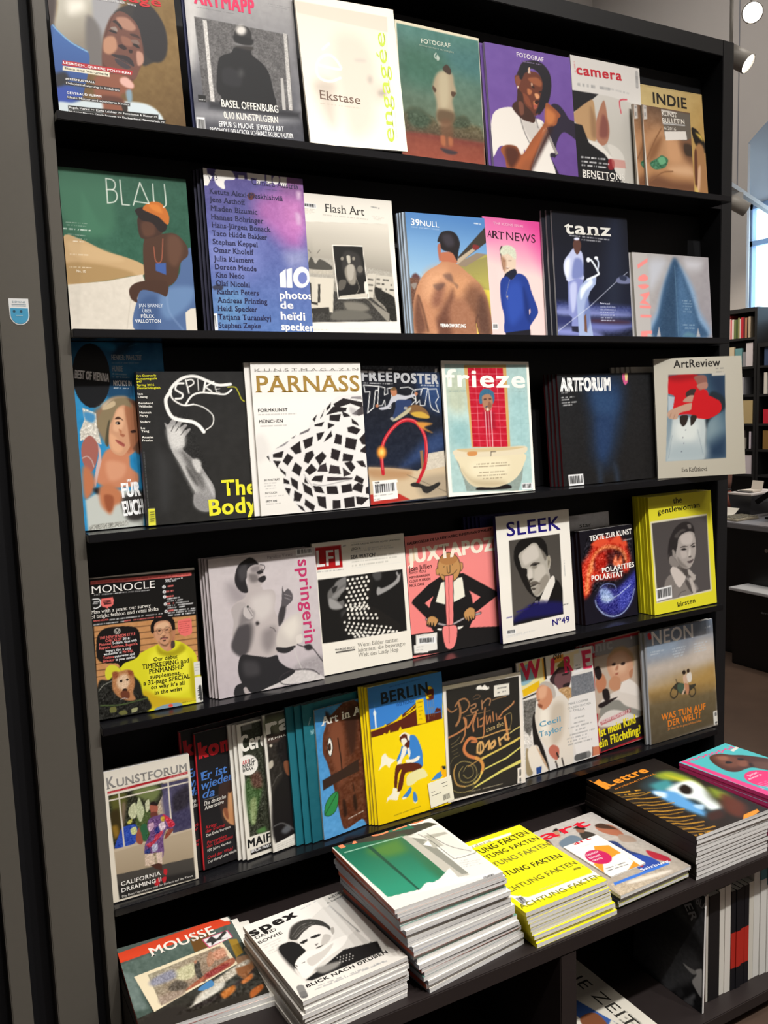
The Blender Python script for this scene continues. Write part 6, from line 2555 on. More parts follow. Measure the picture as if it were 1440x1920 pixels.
ART['spex'] = ('e6e1d9', (200, 1640, 3.6), 'd8d2c8', '''
g eae5dd e0dad0 1200,300 1600,800
tbbb 1d1b1a 985,410 1316,296 62 spex
tb 2a2826 1012,428 1168,374 22 DAVID
tb 2a2826 1030,458 1210,394 22 BOWIE
x c8c4bc 7 1050,470 1190,420 5 12,12
d bbb 7 1340,260 1440,220
tb 444 1528,212 1610,180 14 AUS|DEM
tb 444 1520,236 1616,196 14 A|Europe
q 2a2826 d8d4ce 1300,560 1560,240 1172,490 1532,240 1905,500 1370,700
p~8 1d1b1a 1172,490 1290,450 1390,500 1370,640 1310,640
p~4 dcd6ce 1270,420 1340,340 1480,320 1560,400 1560,480 1500,560 1400,560 1330,500 1290,470
p~5 3f3b38 1255,430 1270,360 1350,320 1470,318 1540,370 1570,400 1540,420 1480,350 1380,350 1300,400
l 8a8480 5 1290,400 1340,350 1420,330
l 8a8480 5 1310,420 1370,355 1440,350
p~4 3a3633 1340,440 1390,425 1390,440 1345,452
p~4 3a3633 1410,410 1470,390 1475,402 1420,424
p~4 7a746e 1440,460 1470,470 1450,480
p~4 4a4542 1440,490 1500,465 1500,475 1450,500
p~4 dfd9d1 1290,600 1350,540 1480,560 1620,470 1700,400 1820,440 1700,470 1600,530 1500,620 1400,720 1310,650
p~6 bdb7b0 1560,450 1640,420 1680,400 1600,490
p~4 e6e0d8 1640,400 1760,390 1830,430 1640,480
O 515,1710,4.327
s~1 d2cdc5 47,285 420,5 470,0 915,300 300,550
q~4 cfcac2 e2ddd5 150,250 600,60 47,285 430,0 480,0 700,150 560,240
p~2 1d1b1a 47,285 150,230 250,255 285,300 220,350 190,400 205,440
p~2 e0dbd3 235,250 220,215 260,150 340,120 450,125 490,150 520,180 500,230 440,270 380,290 330,300 280,285
p~2 3a3733 150,210 165,160 230,95 320,75 410,85 480,120 490,150 440,125 350,115 270,160 220,210 190,218
l~1 8a857f 3 170,190 240,120 330,95
l~1 b0aaa3 3 200,200 270,140 360,100
l~1 9a958e 2 185,205 250,135 350,100
l~1 6a655f 3 230,110 300,130 290,150
p~1 2a2725 235,238 270,220 300,212 298,228 260,244
p~1 1a1816 250,232 275,226 276,240 256,244
p~1 2a2725 325,200 370,180 410,175 405,188 350,205
p~1 1a1816 365,182 385,180 382,192 366,194
p~1 7a746e 365,248 395,240 380,258
p~1 4a4540 375,275 430,250 455,238 445,250 400,275
p~4 bcb6ae 440,180 500,190 470,240 420,250
p~1 aaa49c 492,140 515,130 525,160 510,180
p~2 e8e3db 190,400 230,350 290,300 350,290 420,280 520,220 600,190 640,185 600,260 480,340 380,420 330,480 270,510 220,450
p~3 c8c2ba 300,360 420,300 520,240 470,320 350,410
k 3a3733 4 255,390 280,380
O 200,1640,3.6
s~3 1d1b1a 1370,690 1500,600 1640,490 1860,440 1905,500 1420,690
p~6 8a8680 1450,610 1620,560 1600,600 1500,640
o~1 c8c4bc 4,4 1600,540 22,-6 10,14 5 3
l 3a3633 4 1285,600 1300,590 1310,600
tbb 1d1b1a 1388,742 1942,508 26 BLICK|NACH|DRÜBEN
d 999 8 1460,730 1920,560
d 999 8 1450,752 1945,555
d 444 40 1330,740 1360,800
''')
ART['friezetop'] = ('1f6f56', (600, 1500, 3.6), 'b0543a', '''
g e8e4da e2ddd2 1000,150 1100,600
q 1c6048 2a8a6c 400,300 500,600 70,295 600,200 860,470 850,500 700,600 490,670
s 3a3a34 110,325 600,235 780,150 720,140 80,305
s 1d6a52 70,300 640,180 600,160 90,270
p~30 4a7a3a 350,340 560,250 640,310 480,380
p~20 2f6a4a 600,240 850,470 800,500 560,280
l 1a4a3a 6 350,310 500,430 690,600
s~3 1a4a3a 330,310 360,305 700,600 690,606
p e8e4da 690,610 740,550 800,540 850,480 880,445 930,450 960,490 1000,500 1200,440 1180,460 900,560 600,650
s b8b4a8 560,240 640,220 1010,480 940,500 880,440 850,470
s~2 8a8a80 620,240 700,240 1000,470 960,480
s~2 dcd8ce 600,240 680,210 780,170 830,190 1010,330 900,360 760,260
s~3 a8a69a 700,230 830,200 850,210 740,250
s~3 b0aea2 700,270 760,240 830,290 770,310
s f4f0e8 700,290 730,260 760,300
l 4a4a48 4 665,220 760,270 880,360 920,372 1030,330
l 4a4a48 4 720,215 860,290 1000,320
tbb f2885e 150,340 380,245 82 fri
tbb f2885e 380,250 700,130 62 eze
k a0c8b0 8 190,362 560,240
d 999 6 950,388 985,378
x aaa 5 940,405 1060,375 3 10,12
b 1085,490 78,-30 8,22
''')
ART['yellowtop'] = ('f0e416', (860, 1500, 3.6), 'd8c818', '''
g f4e820 eee012 300,200 600,700
s~3 f4f0dc 100,320 380,230 385,245 110,335
tb a8a070 150,325 262,285 22 idens
tb 3a3a10 60,420 495,240 44 ACHTUNG|FAKTEN
tb 3a3a10 120,440 560,275 36 ACHTUNG|FAKTEN
tb 7a7830 160,495 630,315 42 ACHTUNG|FAKTEN
tb 2a2a10 235,550 705,392 42 ACHTUNG|FAKTEN
tb 6a6a20 320,645 800,440 44 ACHTUNG|FAKTEN
d 5a5a18 16 700,500 830,460
s f2eeda 350,640 460,720 1000,500 880,470 900,500 480,660
d aaa880 7 560,610 720,548
tb 7a7820 440,745 970,530 44 ACHTUNG|FAKTEN
b 385,660 48,-14 66,62
''')
ART['arttop'] = ('b0aaa0', (860, 1500, 3.6), 'c8c2b8', '''
g b8b2ac a49888 900,150 1200,600
s d8d82a 495,205 855,85 860,105 510,220
d 5a6a20 7 530,200 840,100
n 12 16
q~4 a89c8c b8a890 1200,400 1100,600 1060,540 1440,400 1440,500 1140,632
n 30 9 1060,540 1440,400 1440,500 1140,632
tbb d01c30 640,250 930,160 66 art
p~4 3a3430 620,260 660,250 690,290 720,360 690,320 640,290
p~4 b07a60 640,265 665,260 680,290 650,290
p~4 6a7a88 730,260 800,220 860,230 880,270 780,300 740,290
p~4 b88468 700,200 730,195 740,230 710,225
p~4 2a201c 695,200 720,180 745,205 740,190
p~4 3a342e 860,200 930,200 1000,240 960,260 890,250
p~4 8a5f4a 840,175 880,170 890,200 850,200
p~4 2a201c 825,180 850,165 895,175 890,185 840,180
p~4 a8684e 960,165 1040,155 1110,190 1130,220 1040,210 980,190
p~4 4a3428 955,160 1000,150 1090,180 1060,180 980,175
p~4 a08a7a 1100,210 1180,220 1210,250 1120,250
p~4 2a3a6a 1000,260 1080,250 1160,300 1260,330 1330,370 1260,420 1150,360 1060,310
p~3 b87a5a 970,230 1010,240 1030,280 990,270
p~3 b07a60 1060,290 1090,280 1160,320 1110,330
p~4 2f4a9a 1180,330 1300,340 1400,400 1280,440 1200,380
p~4 a81c2c 1200,370 1260,380 1270,410 1220,400
p~4 a82a3a 1280,300 1420,340 1440,370 1330,350
s 3a70c8 1080,530 1440,370 1440,390 1090,550
tb e8ecf4 1270,440 1440,372 26 Salzburg
p~5 d8cfc2 1200,510 1440,430 1440,450 1220,530
''')
ART['artcard'] = ('eae6de', (860, 1500, 3.6), 'd8d4cc', '''
g ece8e0 e8e2d8 900,300 1000,500
tbb c81c30 805,305 918,268 36 art
d bbb 5 850,318 915,296
s e0912a 930,315 1030,310 1245,455 1150,480 1080,440
s f0ece4 1080,372 1110,362 1190,420 1150,480 1080,440 1020,410
s e0912a 930,315 975,325 985,500 920,440 940,380
s f0ece4 985,390 1060,440 1150,480 1030,525 985,500
e c01c58 955,388 92 46 10
tb f0d8e0 880,382 960,355 16 DAS|BUCH
tb f0d8e0 895,402 975,378 16 ZUR|KUNST
tb f0d8e0 920,418 985,398 14 GRATIS
d 555 7 1000,468 1130,428
d 555 7 1010,484 1150,440
''')
ART['lettretop'] = ('1d1815', (1040, 1380, 3.6), '1a1512', '''
g 1d1816 241a14 500,300 1000,600
p~26 2a3a40 560,360 700,280 820,270 960,330 1150,460 1050,560 900,520 700,430
p~20 8a9a30 680,290 800,270 980,330 1000,400 860,330 740,320
p~14 3f8a90 640,350 760,320 800,360 700,390
p~14 c8c030 760,290 940,330 1100,420 980,360 850,320
p~12 dce6e4 760,370 900,320 1000,350 1140,460 1060,500 960,440 860,430 780,410
p~12 5a9ad0 640,390 800,390 900,440 1000,500 1010,540 900,510 760,460
p~8 c8dcec 660,390 740,400 730,430 660,410
p~6 a8c8e0 940,470 1010,470 1000,500 950,490
p~8 16100e 840,370 880,345 930,370 920,400 870,400
p~30 2a2a14 1060,350 1200,420 1180,480 1060,420
p~16 7a8a28 1050,360 1160,390 1200,430 1100,420
p~16 5a2a1a 1140,400 1300,460 1280,540 1160,500
p~10 3a1f18 1030,530 1120,500 1150,540 1060,570
s e08a2a 180,355 250,320 330,375 290,385
k c87a28 12 175,330 260,380
tbbb e08a2a 330,365 640,270 70 Lettre
tb c87a28 370,385 690,285 16 INTERNATIONAL
d c89028 16 345,410 550,384
d b08028 14 355,425 630,395
l~1 8a6420 10 380,435 470,425 540,420 620,400
l~1 a87a28 13 400,455 500,440 560,440 700,425
l~1 8a6420 10 430,475 540,465 620,462 720,450
l~1 a87a28 13 450,495 560,480 640,480 790,460
l~1 8a6420 10 490,515 590,505 680,500 780,485
l~1 a87a28 13 520,535 640,520 700,520 860,500
l~1 8a6420 10 560,555 660,545 750,540 850,520
l~1 a87a28 13 590,575 700,560 780,562 940,540
l~1 8a6420 10 640,595 740,585 830,585 920,565
l~1 a87a28 13 680,620 790,600 860,602 1000,580
l~1 8a6420 10 720,640 820,625 910,625 1000,605
l~1 a87a28 13 780,650 900,632 980,635 1080,610
l~1 8a6420 9 840,665 940,655 1070,640
d c89028 14 900,690 1080,640
n 16 8 345,400 700,400 1080,620 920,700
s e08a2a 1235,580 1285,560 1290,525 1380,485 1395,500 1330,555 1250,590
''')
ART['pinktop'] = ('48b0b4', (1040, 1380, 3.6), 'd03a7a', '''
g 4fb4b8 46a8ac 1000,150 1400,300
s d8407e 795,225 820,215 1440,440 1440,470
tbb e04c88 865,225 1170,120 44 monopol
s d8d4cc 1140,140 1185,105 1205,118 1165,150
p~4 4a2a20 995,190 1060,165 1150,175 1260,180 1440,215 1440,290 1300,270 1200,300 1120,290 1030,240
p~14 6a4030 1020,185 1120,180 1200,200 1240,250 1150,270 1060,230
p~8 8a5a44 1050,190 1110,185 1130,210 1080,215
p~4 1d1412 1120,225 1160,230 1150,240 1115,240
p~4 1d1412 1200,200 1240,205 1230,215 1200,212
p~6 7a4a38 1200,230 1260,220 1270,260 1220,260
p~4 2a1612 1280,240 1310,240 1320,260 1290,262
p~6 5a3a2e 1310,230 1440,240 1440,280 1330,270
e e0306e 1380,345 135 52 8
tb f0c8d8 1280,335 1345,308 24 Jetzt
tb f0c8d8 1285,355 1370,322 22 extra
x f0a0c0 5 1340,380 1440,350 4 6,12
''')
ART['newspaper'] = ('d8d2c4', (1040, 1620, 3.6), 'c8c2b4', '''
g cfc8b8 dcd6c8 200,700 700,1000
tbs 33302c 150,750 470,1000 70 DIE|ZEIT
''')
ART['photomag'] = ('1a1a1c', (1040, 1620, 3.6), '141416', '''
g 18181a 1d1d1f 700,300 900,900
q~20 232325 5a5a5c 700,600 760,860 560,640 900,560 1000,640 880,800 680,900 540,760
p~20 3a3a3c 640,380 760,350 850,380 920,440 660,420
p~14 3f3f42 900,360 1040,330 1030,480 940,440
p~8 4a4a4e 910,220 1000,220 1040,280 1060,340 960,300
n 10 14
tb 8a8a8c 830,330 910,400 70 DER
tb 8a8a8c 960,270 1060,240 60 BLÄ
p~4 c8c6c4 870,800 920,740 910,710 960,680 990,690 970,900 950,920 900,860
p~4 aaa8a6 805,695 850,705 900,710 920,730 880,745 830,720
p~6 6a6a6c 800,940 860,960 850,1010 770,980
p~6 7a7a7c 820,940 880,900 890,930 850,960
p~6 3a3a3c 720,900 760,870 780,920 740,940
p~8 5a5a5c 680,850 720,870 680,900 650,880
''')

# ---------------------------------------------------------------- the room
GREY = mat('white_plaster', 'b3afad', 0.9, 0.2, noise=0.04, scale=3, bump=0.05)
FLOORM = mat('dark_wood_floor', '4a3a30', 0.45, 0.4, noise=0.3, scale=6)
BLACK = mat('black_laminate', '141416', 0.42, 0.45, noise=0.12, scale=60)
BLACKM = mat('black_laminate_inside', '0f0f12', 0.6, 0.3)
METAL = mat('grey_lacquered_metal', '58544d', 0.34, 0.5, noise=0.05, scale=80)
TABLEM = mat('dark_stained_board', '231c1b', 0.5, 0.4, noise=0.15, scale=30)
LIP = mat('glossy_ledge', '101013', 0.25, 0.5)

ROOF = 6.2
struct(boxobj('floor', (-3.2, -5.2, -0.1), (8.0, 5.8, 0.0), FLOORM))
struct(boxobj('ceiling', (-3.2, -5.2, ROOF), (8.0, 5.8, ROOF + 0.1), GREY))
struct(boxobj('wall_back', (-3.2, 5.6, 0), (8.0, 5.8, ROOF), GREY))
struct(boxobj('wall_front', (-3.2, -5.2, 0), (8.0, -5.0, ROOF), GREY))
# the wall to the left of the rack is panelled: grey posts with dark joints
bm = bmesh.new()
box(bm, (-3.2, -5.2, 0), (-3.0, 5.8, ROOF))
box(bm, (-3.0, 0.05, 0), (-0.0, 0.12, 3.6))
struct(obj('wall_left', bm, BLACKM))
struct(boxobj('trim_1', (-0.122, 0.0, 0), (-0.048, 0.05, 3.6), METAL, bev=0.002))
struct(boxobj('trim_2', (-0.203, 0.0, 0), (-0.166, 0.05, 3.6), METAL, bev=0.002))
struct(boxobj('trim_3', (-0.55, 0.0, 0), (-0.236, 0.05, 3.6), METAL, bev=0.002))

# far wall with the arched, splayed window niche
XW, XN = 6.4, 7.1
Y0, Y1, ZS, ZT, SPL = 2.1, 3.64, 2.2, 3.74, 0.52
bm = bmesh.new()
box(bm, (XW, -5.2, 0), (XW + 0.03, Y0, ROOF))
box(bm, (XW, Y1, 0), (XW + 0.03, 5.8, ROOF))
box(bm, (XW, Y0, 0), (XW + 0.03, Y1, ZS))
N = 14
arch = lambda f: ZT + 0.3 * (1 - (2 * f - 1) ** 2)
head = lambda f: 3.36 + 0.02 * (1 - (2 * f - 1) ** 2)
yw_ = lambda f: Y0 + (Y1 - Y0) * f
yn_ = lambda f: Y0 - SPL + (Y1 - Y0 + 2 * SPL) * f


def quad(*p):
    bm.faces.new([bm.verts.new(v) for v in p])


for i in range(N):
    f, g = i / N, (i + 1) / N
    quad((XW, yw_(f), arch(f)), (XW, yw_(f), ROOF), (XW, yw_(g), ROOF), (XW, yw_(g), arch(g)))            # wall over the arch
    quad((XN, yn_(f), head(f)), (XN, yn_(f), ROOF), (XN, yn_(g), ROOF), (XN, yn_(g), head(g)))
sa = [bm.verts.new((XW, yw_(i / N), arch(i / N))) for i in range(N + 1)]                                   # soffit
sb = [bm.verts.new((XN, yn_(i / N), head(i / N))) for i in range(N + 1)]
for i in range(N):
    bm.faces.new((sa[i], sa[i + 1], sb[i + 1], sb[i])).smooth = True
for f in (0, 1):                                                                                         # splayed sides
    quad((XW, yw_(f), ZS), (XW, yw_(f), ZT), (XN, yn_(f), 3.36), (XN, yn_(f), ZS))
quad((XW, yw_(0), ZS), (XW, yw_(1), ZS), (XN, yn_(1), ZS), (XN, yn_(0), ZS))
me = bpy.data.meshes.new('wall_right')
bm.to_mesh(me)
bm.free()
struct(link_mesh('wall_right', me, GREY))
win = struct(empty('window_1', (XN, (Y0 + Y1) / 2, 2.8)))
FR = mat('painted_window_frame', '8fa6c4', 0.5)
hy = (Y1 - Y0) / 2 + SPL
bm = bmesh.new()
for y in (-hy, -0.35, 0.35, hy - 0.05):
    box(bm, (-0.03, y, -0.6), (0.03, y + 0.05, 0.58))
for z in (-0.6, 0.18, 0.53):
    box(bm, (-0.03, -hy, z), (0.03, hy, z + 0.05))
for y in (0.45, 0.75, 1.05):
    tube(bm, [(0.06, y - 0.2, 0.55), (0.06, y, 0.2)], 0.008)
obj('frame', bm, FR, win)
gm = bpy.data.materials.new('window_glass')
gm.use_nodes = True
nt = gm.node_tree
nt.nodes.remove(nt.nodes['Principled BSDF'])
mxs, tr, gl = nt.nodes.new('ShaderNodeMixShader'), nt.nodes.new('ShaderNodeBsdfTransparent'), nt.nodes.new('ShaderNodeBsdfGlossy')
mxs.inputs['Fac'].default_value = 0.06
gl.inputs['Roughness'].default_value = 0.02
nt.links.new(tr.outputs[0], mxs.inputs[1])
nt.links.new(gl.outputs[0], mxs.inputs[2])
nt.links.new(mxs.outputs[0], nt.nodes['Material Output'].inputs['Surface'])
boxobj('pane', (-0.004, -hy, -0.6), (0.004, hy, 0.57), gm, win)

# ---------------------------------------------------------------- the magazine rack
WR, OFF, PITCH = 1.788, 2.08, 0.38
ROWY = [0, 0, 0, 0.008, 0.022]
rack = tag(empty('magazine_rack', (0.87, 0.0, 0)), 'tall black magazine rack with five slanted rows above a display table', 'rack')


def rpart(name, lo, hi, m=BLACK, bev=0.0015):
    o = boxobj(name, lo, hi, m, rack, bev)
    o.location = (-0.87, 0, 0)
    return o


o = rpart('side_panel', (-0.0245, 0.0, 0), (-0.0025, 0.36, 2.517), METAL)
o['label'] = 'grey left side panel'
rpart('side_panel', (WR, 0.045, 0), (WR + 0.044, 0.36, 2.517))
rpart('top_board', (-0.0025, 0.045, 2.474), (WR, 0.36, 2.517))
rpart('back_panel', (-0.0025, 0.345, 0), (WR, 0.36, 2.474), BLACKM)
LEAN = math.radians(4.5)
for k in range(5):
    z, y = OFF - PITCH * k, ROWY[k]
    bm = bmesh.new()
    box(bm, (-0.002, -0.026 + y, z - 0.016), (1.744, 0.044, z), 0.0015)
    box(bm, (-0.002, 0.0441, z - 0.016), (WR - 0.0005, 0.12 + y, z))
    o = obj('ledge', bm, LIP, rack)
    o.location = (-0.87, 0, 0)
    bm = bmesh.new()
    box(bm, (-0.002, 0.0, 0.0), (WR - 0.0005, 0.008, PITCH - 0.022), 0, Matrix.Translation((0, 0.095 + y, z + 0.001)) @ Matrix.Rotation(-LEAN, 4, 'X'))
    o = obj('slanted_back', bm, BLACKM, rack)
    o.location = (-0.87, 0, 0)
TZ = 0.42
rpart('display_table', (0.0, -0.385, TZ - 0.034), (WR + 0.04, -0.001, TZ), TABLEM, 0.002)
rpart('display_table', (0.0, 0.0, TZ - 0.034), (WR - 0.001, 0.34, TZ - 0.0005), TABLEM, 0)
rpart('divider', (0.82, -0.383, 0.06), (0.864, 0.34, TZ - 0.034), TABLEM, 0.002)
rpart('end_panel', (0.0, -0.383, 0.0), (0.03, -0.001, TZ - 0.034), TABLEM, 0.002)
rpart('end_panel', (WR + 0.01, -0.383, 0.0), (WR + 0.04, -0.001, TZ - 0.034), TABLEM, 0.002)
rpart('bottom_shelf', (0.03, -0.385, 0.03), (WR + 0.01, -0.001, 0.06), TABLEM, 0.002)
rpart('bottom_shelf', (0.0, 0.0, 0.03), (WR - 0.001, 0.34, 0.06), TABLEM, 0)
rpart('plinth', (0.03, -0.34, 0.0), (WR + 0.01, -0.3, 0.03), BLACKM, 0)


# ---------------------------------------------------------------- magazines on the rack
def frame_matrix(O, X, Y):
    X, Y = Vector(X).normalized(), Vector(Y).normalized()
    Z = X.cross(Y)
    return Matrix(((X.x, Y.x, Z.x, O[0]), (X.y, Y.y, Z.y, O[1]), (X.z, Y.z, Z.z, O[2]), (0, 0, 0, 1)))


def rack_matrix(row, x, y, w, roll, yaw):
    r, yw = math.radians(roll), math.radians(yaw)
    X = Vector((math.cos(yw), math.sin(yw), 0))
    U = Vector((-math.sin(yw) * math.sin(LEAN), math.cos(yw) * math.sin(LEAN), math.cos(LEAN)))
    c, s = math.cos(r), math.sin(r)
    O = Vector((x, y, OFF - PITCH * row + 0.0018)) + U * max(0.0, -s * w)
    return frame_matrix(O, X * c + U * s, -X * s + U * c)


def magazine(M, cover, pages, label, group=None, name='magazine', cat='magazine'):
    e = empty(name)
    e.matrix_world = M
    tag(e, label, cat, group)
    a = link_mesh('cover', cover, None, e)
    b = link_mesh('pages', pages, None, e)
    return e


def copy_magazine(src, M, label, group):
    r = src.copy()
    COL.objects.link(r)
    r.matrix_world = M
    r['label'] = label
    r['group'] = group
    for ch in src.children:
        if ch.name.startswith('price'):
            continue
        c = ch.copy()
        COL.objects.link(c)
        c.parent = r
    return r


def sheet_for(key, w, h, q, seed=3):
    base, org, spine, src = ART[key]
    sh = Sheet(q, w, h, base, org, seed=seed)
    sh.draw(src)
    return sh


T = 0.0055
# key: (label, thickness, copies behind, step in depth, step to the left, copies' group, copy front ink)
DISPLAY = {
    'anschlage': ('magazine showing a face under a wide black hat, far left of the top row', T, 0),
    'artmapp': ('grey magazine with a pink title and the back of a person in a dark coat', T, 1, .007, .004, 'navy', '23284a'),
    'engagee': ('cream magazine with large yellow-green vertical lettering, tilted on the top row', T, 0),
    'fotograf_g': ('green and red magazine showing a standing figure from behind', T, 0),
    'fotograf_p': ('purple magazine showing a person in a white T-shirt holding a fist up', 0.008, 1, .009, .008, 'purple', '66488e'),
    'camera': ('white-topped magazine with a red title, half covered by the small tan booklets', T, 0),
    'kunstbull': ('small tan booklet with a green gem, the front one of two on the top row', T, 1, .0062, .027, 'tan', '8f6a4c'),
    'indie': ('sand-coloured magazine with a black title, behind the small tan booklets', T, 0),
    'blau': ('green magazine showing a seated woman in blue with an orange headscarf', T, 0),
    'austria': ('purple and blue magazine printed with a long list of names', 0.007, 3, .0075, .005, 'violet', '2a2a3c'),
    'flash': ('white magazine with a black and white rooftop photograph', T, 0),
    'null': ('magazine showing a bare back against a blue sky', 0.006, 3, .0065, .004, 'sky-blue', 'a8b8c8'),
    'artnews': ('pink magazine showing a white-haired person in a blue sweater', T, 0),
    'tanz': ('black magazine showing two dancers in white', T, 2, .0062, .012, 'black dance', '14161f'),
    'eikon': ('small landscape magazine with pink vertical letters and a blue pointed shape', 0.007, 1, .0075, .006, 'silvery', 'a5a3a4'),
    'vienna': ('blue magazine showing a blond woman and a black disc, far left of the third row', 0.009, 0),
    'spike': ('thick black magazine showing an arm below a white ribbon drawing', 0.014, 0),
    'parnass': ('white magazine with a gold title and a black and white checked shape', T, 1, .006, .012, 'white gold-titled', 'ece8e1'),
    'thrasher': ('dark skateboarding magazine with a red hoop and a price label', T, 0),
    'frieze': ('white-bordered magazine showing a red tiled wall above a basin', T, 0),
    'artforum': ('square black magazine with a white title, standing beside the grey framed one', 0.006, 3, .0068, .008, 'square black', '1c1d1f'),
    'artreview': ('pale grey magazine showing red hearts, jutting past the right side panel', 0.006, 0),
    'monocle': ('black magazine showing a person in a yellow hooded jumper and a dog', 0.008, 0),
    'springerin': ('grey magazine with a crimson vertical title and a kneeling bare-chested figure', 0.006, 3, .0068, .0045, 'grey', 'c6bcbd'),
    'lfi': ('white magazine showing a polka-dot dress and a red square logo', 0.008, 0),
    'juxtapoz': ('salmon-pink magazine with a cartoon of a bald diner and a long tongue', 0.006, 0),
    'sleek': ('white magazine with a dark blue title and a black and white portrait', 0.012, 0),
    'star': ('silver-grey magazine half hidden behind the small black book of fire and ice', 0.012, 0),
    'texte': ('small black magazine with a swirl of fire and blue ice', 0.009, 2, .0095, .006, 'small black', '15131a'),
    'gentle': ('yellow magazine with a framed portrait of a woman in a pale collar', 0.010, 4, .0105, .002, 'yellow', 'd9d02c'),
    'kunstforum': ('white-bordered magazine showing a person in a bright printed shirt', 0.012, 0),
    'konkretb': ('black red-lettered magazine, the rear one of two, behind the white-bordered one', T, 0),
    'konkret': ('black magazine with red title and blue lettering, the front one of two', T, 0),
    'cercle': ('white-edged magazine with green leaves and a round white badge', T, 2, .0062, .008, 'white-edged', 'e4e0d6'),
    'ray': ('white-edged film magazine with a dark-haired head seen from behind', 0.006, 0),
    'teal': ('thick teal magazine, the front one of three, beside the horse cover', 0.006, 2, .0062, .018, 'teal', '1f6a78'),
    'aia': ('magazine showing a painted brown horse head against blue', T, 0),
    'berlin': ('yellow and blue magazine with a drawing of a seated person in headphones', 0.0045, 3, .0047, .006, 'yellow and blue', 'f2d20c'),
    'penback': ('plain white magazine showing only its top edge behind the gold-lettered black one', T, 0),
    'pen': ('white-bordered black magazine with gold swirling lettering', T, 0),
    'wire': ('pale magazine showing an old person in white and blue lettering', T, 0),
    'titanic': ('red-bordered magazine showing a baby holding a phone', T, 0),
    'neon': ('magazine showing two riders on a motorbike under a hazy sky', 0.006, 1, .0068, .008, 'hazy-sky', '8a8c90'),
}
PRICES = {'kunstbull': None}
for key, d in DISPLAY.items():
    label, th, n = d[:3]
    (row, x, y, w, h, roll, yaw), q = PLACE[key]
    sh = sheet_for(key, w, h, q, seed=len(key) * 7 + row)
    M = rack_matrix(row, x, y, w, roll, yaw)
    cov = sh.mesh('cover', ART[key][2], th)
    cov.materials.append(PRINT)
    pg = pages_mesh(w, h, th)
    pg.materials.append(PAGES)
    m0 = magazine(M, cov, pg, label)
    if n:
        sy, sx, word, ink = d[3:]
        pc = plain_cover('cover', w, h, th, ink, ART[key][2])
        pc.materials.append(PRINT)
        yw = math.radians(yaw)
        for i in range(1, n + 1):
            dx = -sx * i + random.uniform(-.001, .001)
            Mi = Matrix.Translation((dx, math.tan(yw) * dx + sy * i / max(0.5, math.cos(yw)), 0)) @ M
            lab = 'copy of the %s magazine tucked behind it, only an edge showing' % word
            if key == 'kunstbull':
                lab = 'small tan booklet with a green gem, the rear one of two on the top row'
                magazine(Mi, cov, pg, lab)
            elif i == 1:
                first = magazine(Mi, pc, pg, lab, ('copies of the %s magazine' % word) if n > 1 else None)
            else:
                copy_magazine(first, Mi, lab, 'copies of the %s magazine' % word)

# loose copies stacked further back on the ledges
def back_copies(n, row, x0, dx, y0, dy, w, h, th, front, spine, label, group, yaw=0):
    pc = plain_cover('cover', w, h, th, front, spine)
    pc.materials.append(PRINT)
    pg = pages_mesh(w, h, th)
    pg.materials.append(PAGES)
    for i in range(n):
        M = rack_matrix(row, x0 + dx * i, y0 + dy * i, w, 0, yaw)
        if i == 0:
            f = magazine(M, pc, pg, label, group)
        else:
            copy_magazine(f, M, label, group)


back_copies(5, 2, 1.468, -0.012, 0.0475, 0.0062, 0.245, 0.306, 0.006, 'b9b5aa', 'c8c4ba',
            'pale grey magazine behind the square black one, only its top edge showing', 'grey magazines behind the square black one')
back_copies(5, 3, 0.955, -0.008, 0.046, 0.0065, 0.2, 0.318, 0.006, '222056', '2a2766',
            'dark blue magazine behind the salmon-pink one, only its top edge showing', 'dark blue magazines behind the pink one')

# price label hung on the yellow and blue magazine
STK = mat('paper_label', 'e6e3d6', 0.7)
INK = mat('label_ink', '55534e', 0.7)


def price_card(M, w, h, label):
    c = empty('price_label')
    c.matrix_world = M
    tag(c, label, 'label')
    boxobj('card', (0, 0, 0), (w, h, 0.0006), STK, c)
    bm = bmesh.new()
    xx = 0.55 * w
    while xx < 0.85 * w:
        ww = random.choice([0.0006, 0.001, 0.0014])
        box(bm, (xx, 0.12 * h, 0.0006), (xx + ww, 0.34 * h, 0.0008))
        xx += ww + 0.0009
    for ry, a, b in ((.8, .55, .8), (.66, .6, .8), (.6, .1, .25), (.46, .1, .5)):
        box(bm, (a * w, ry * h, 0.0006), (b * w, (ry + .02) * h, 0.0008))
    obj('barcode', bm, INK, c)
    return c


Mb = rack_matrix(*[PLACE['berlin'][0][i] for i in (0, 1, 2, 3, 5, 6)])
price_card(Mb @ Matrix.Translation((0.145, 0.004, 0.002)) @ Matrix.Rotation(math.radians(4), 4, 'Z'), 0.068, 0.062, 'pale yellow price label stuck over the corner of the yellow and blue magazine')

# ---------------------------------------------------------------- stacks on the table
def flat_matrix(x, y, z, rot):
    r = math.radians(rot)
    return frame_matrix((x, y, z), (math.cos(r), math.sin(r), 0), (-math.sin(r), math.cos(r), 0))


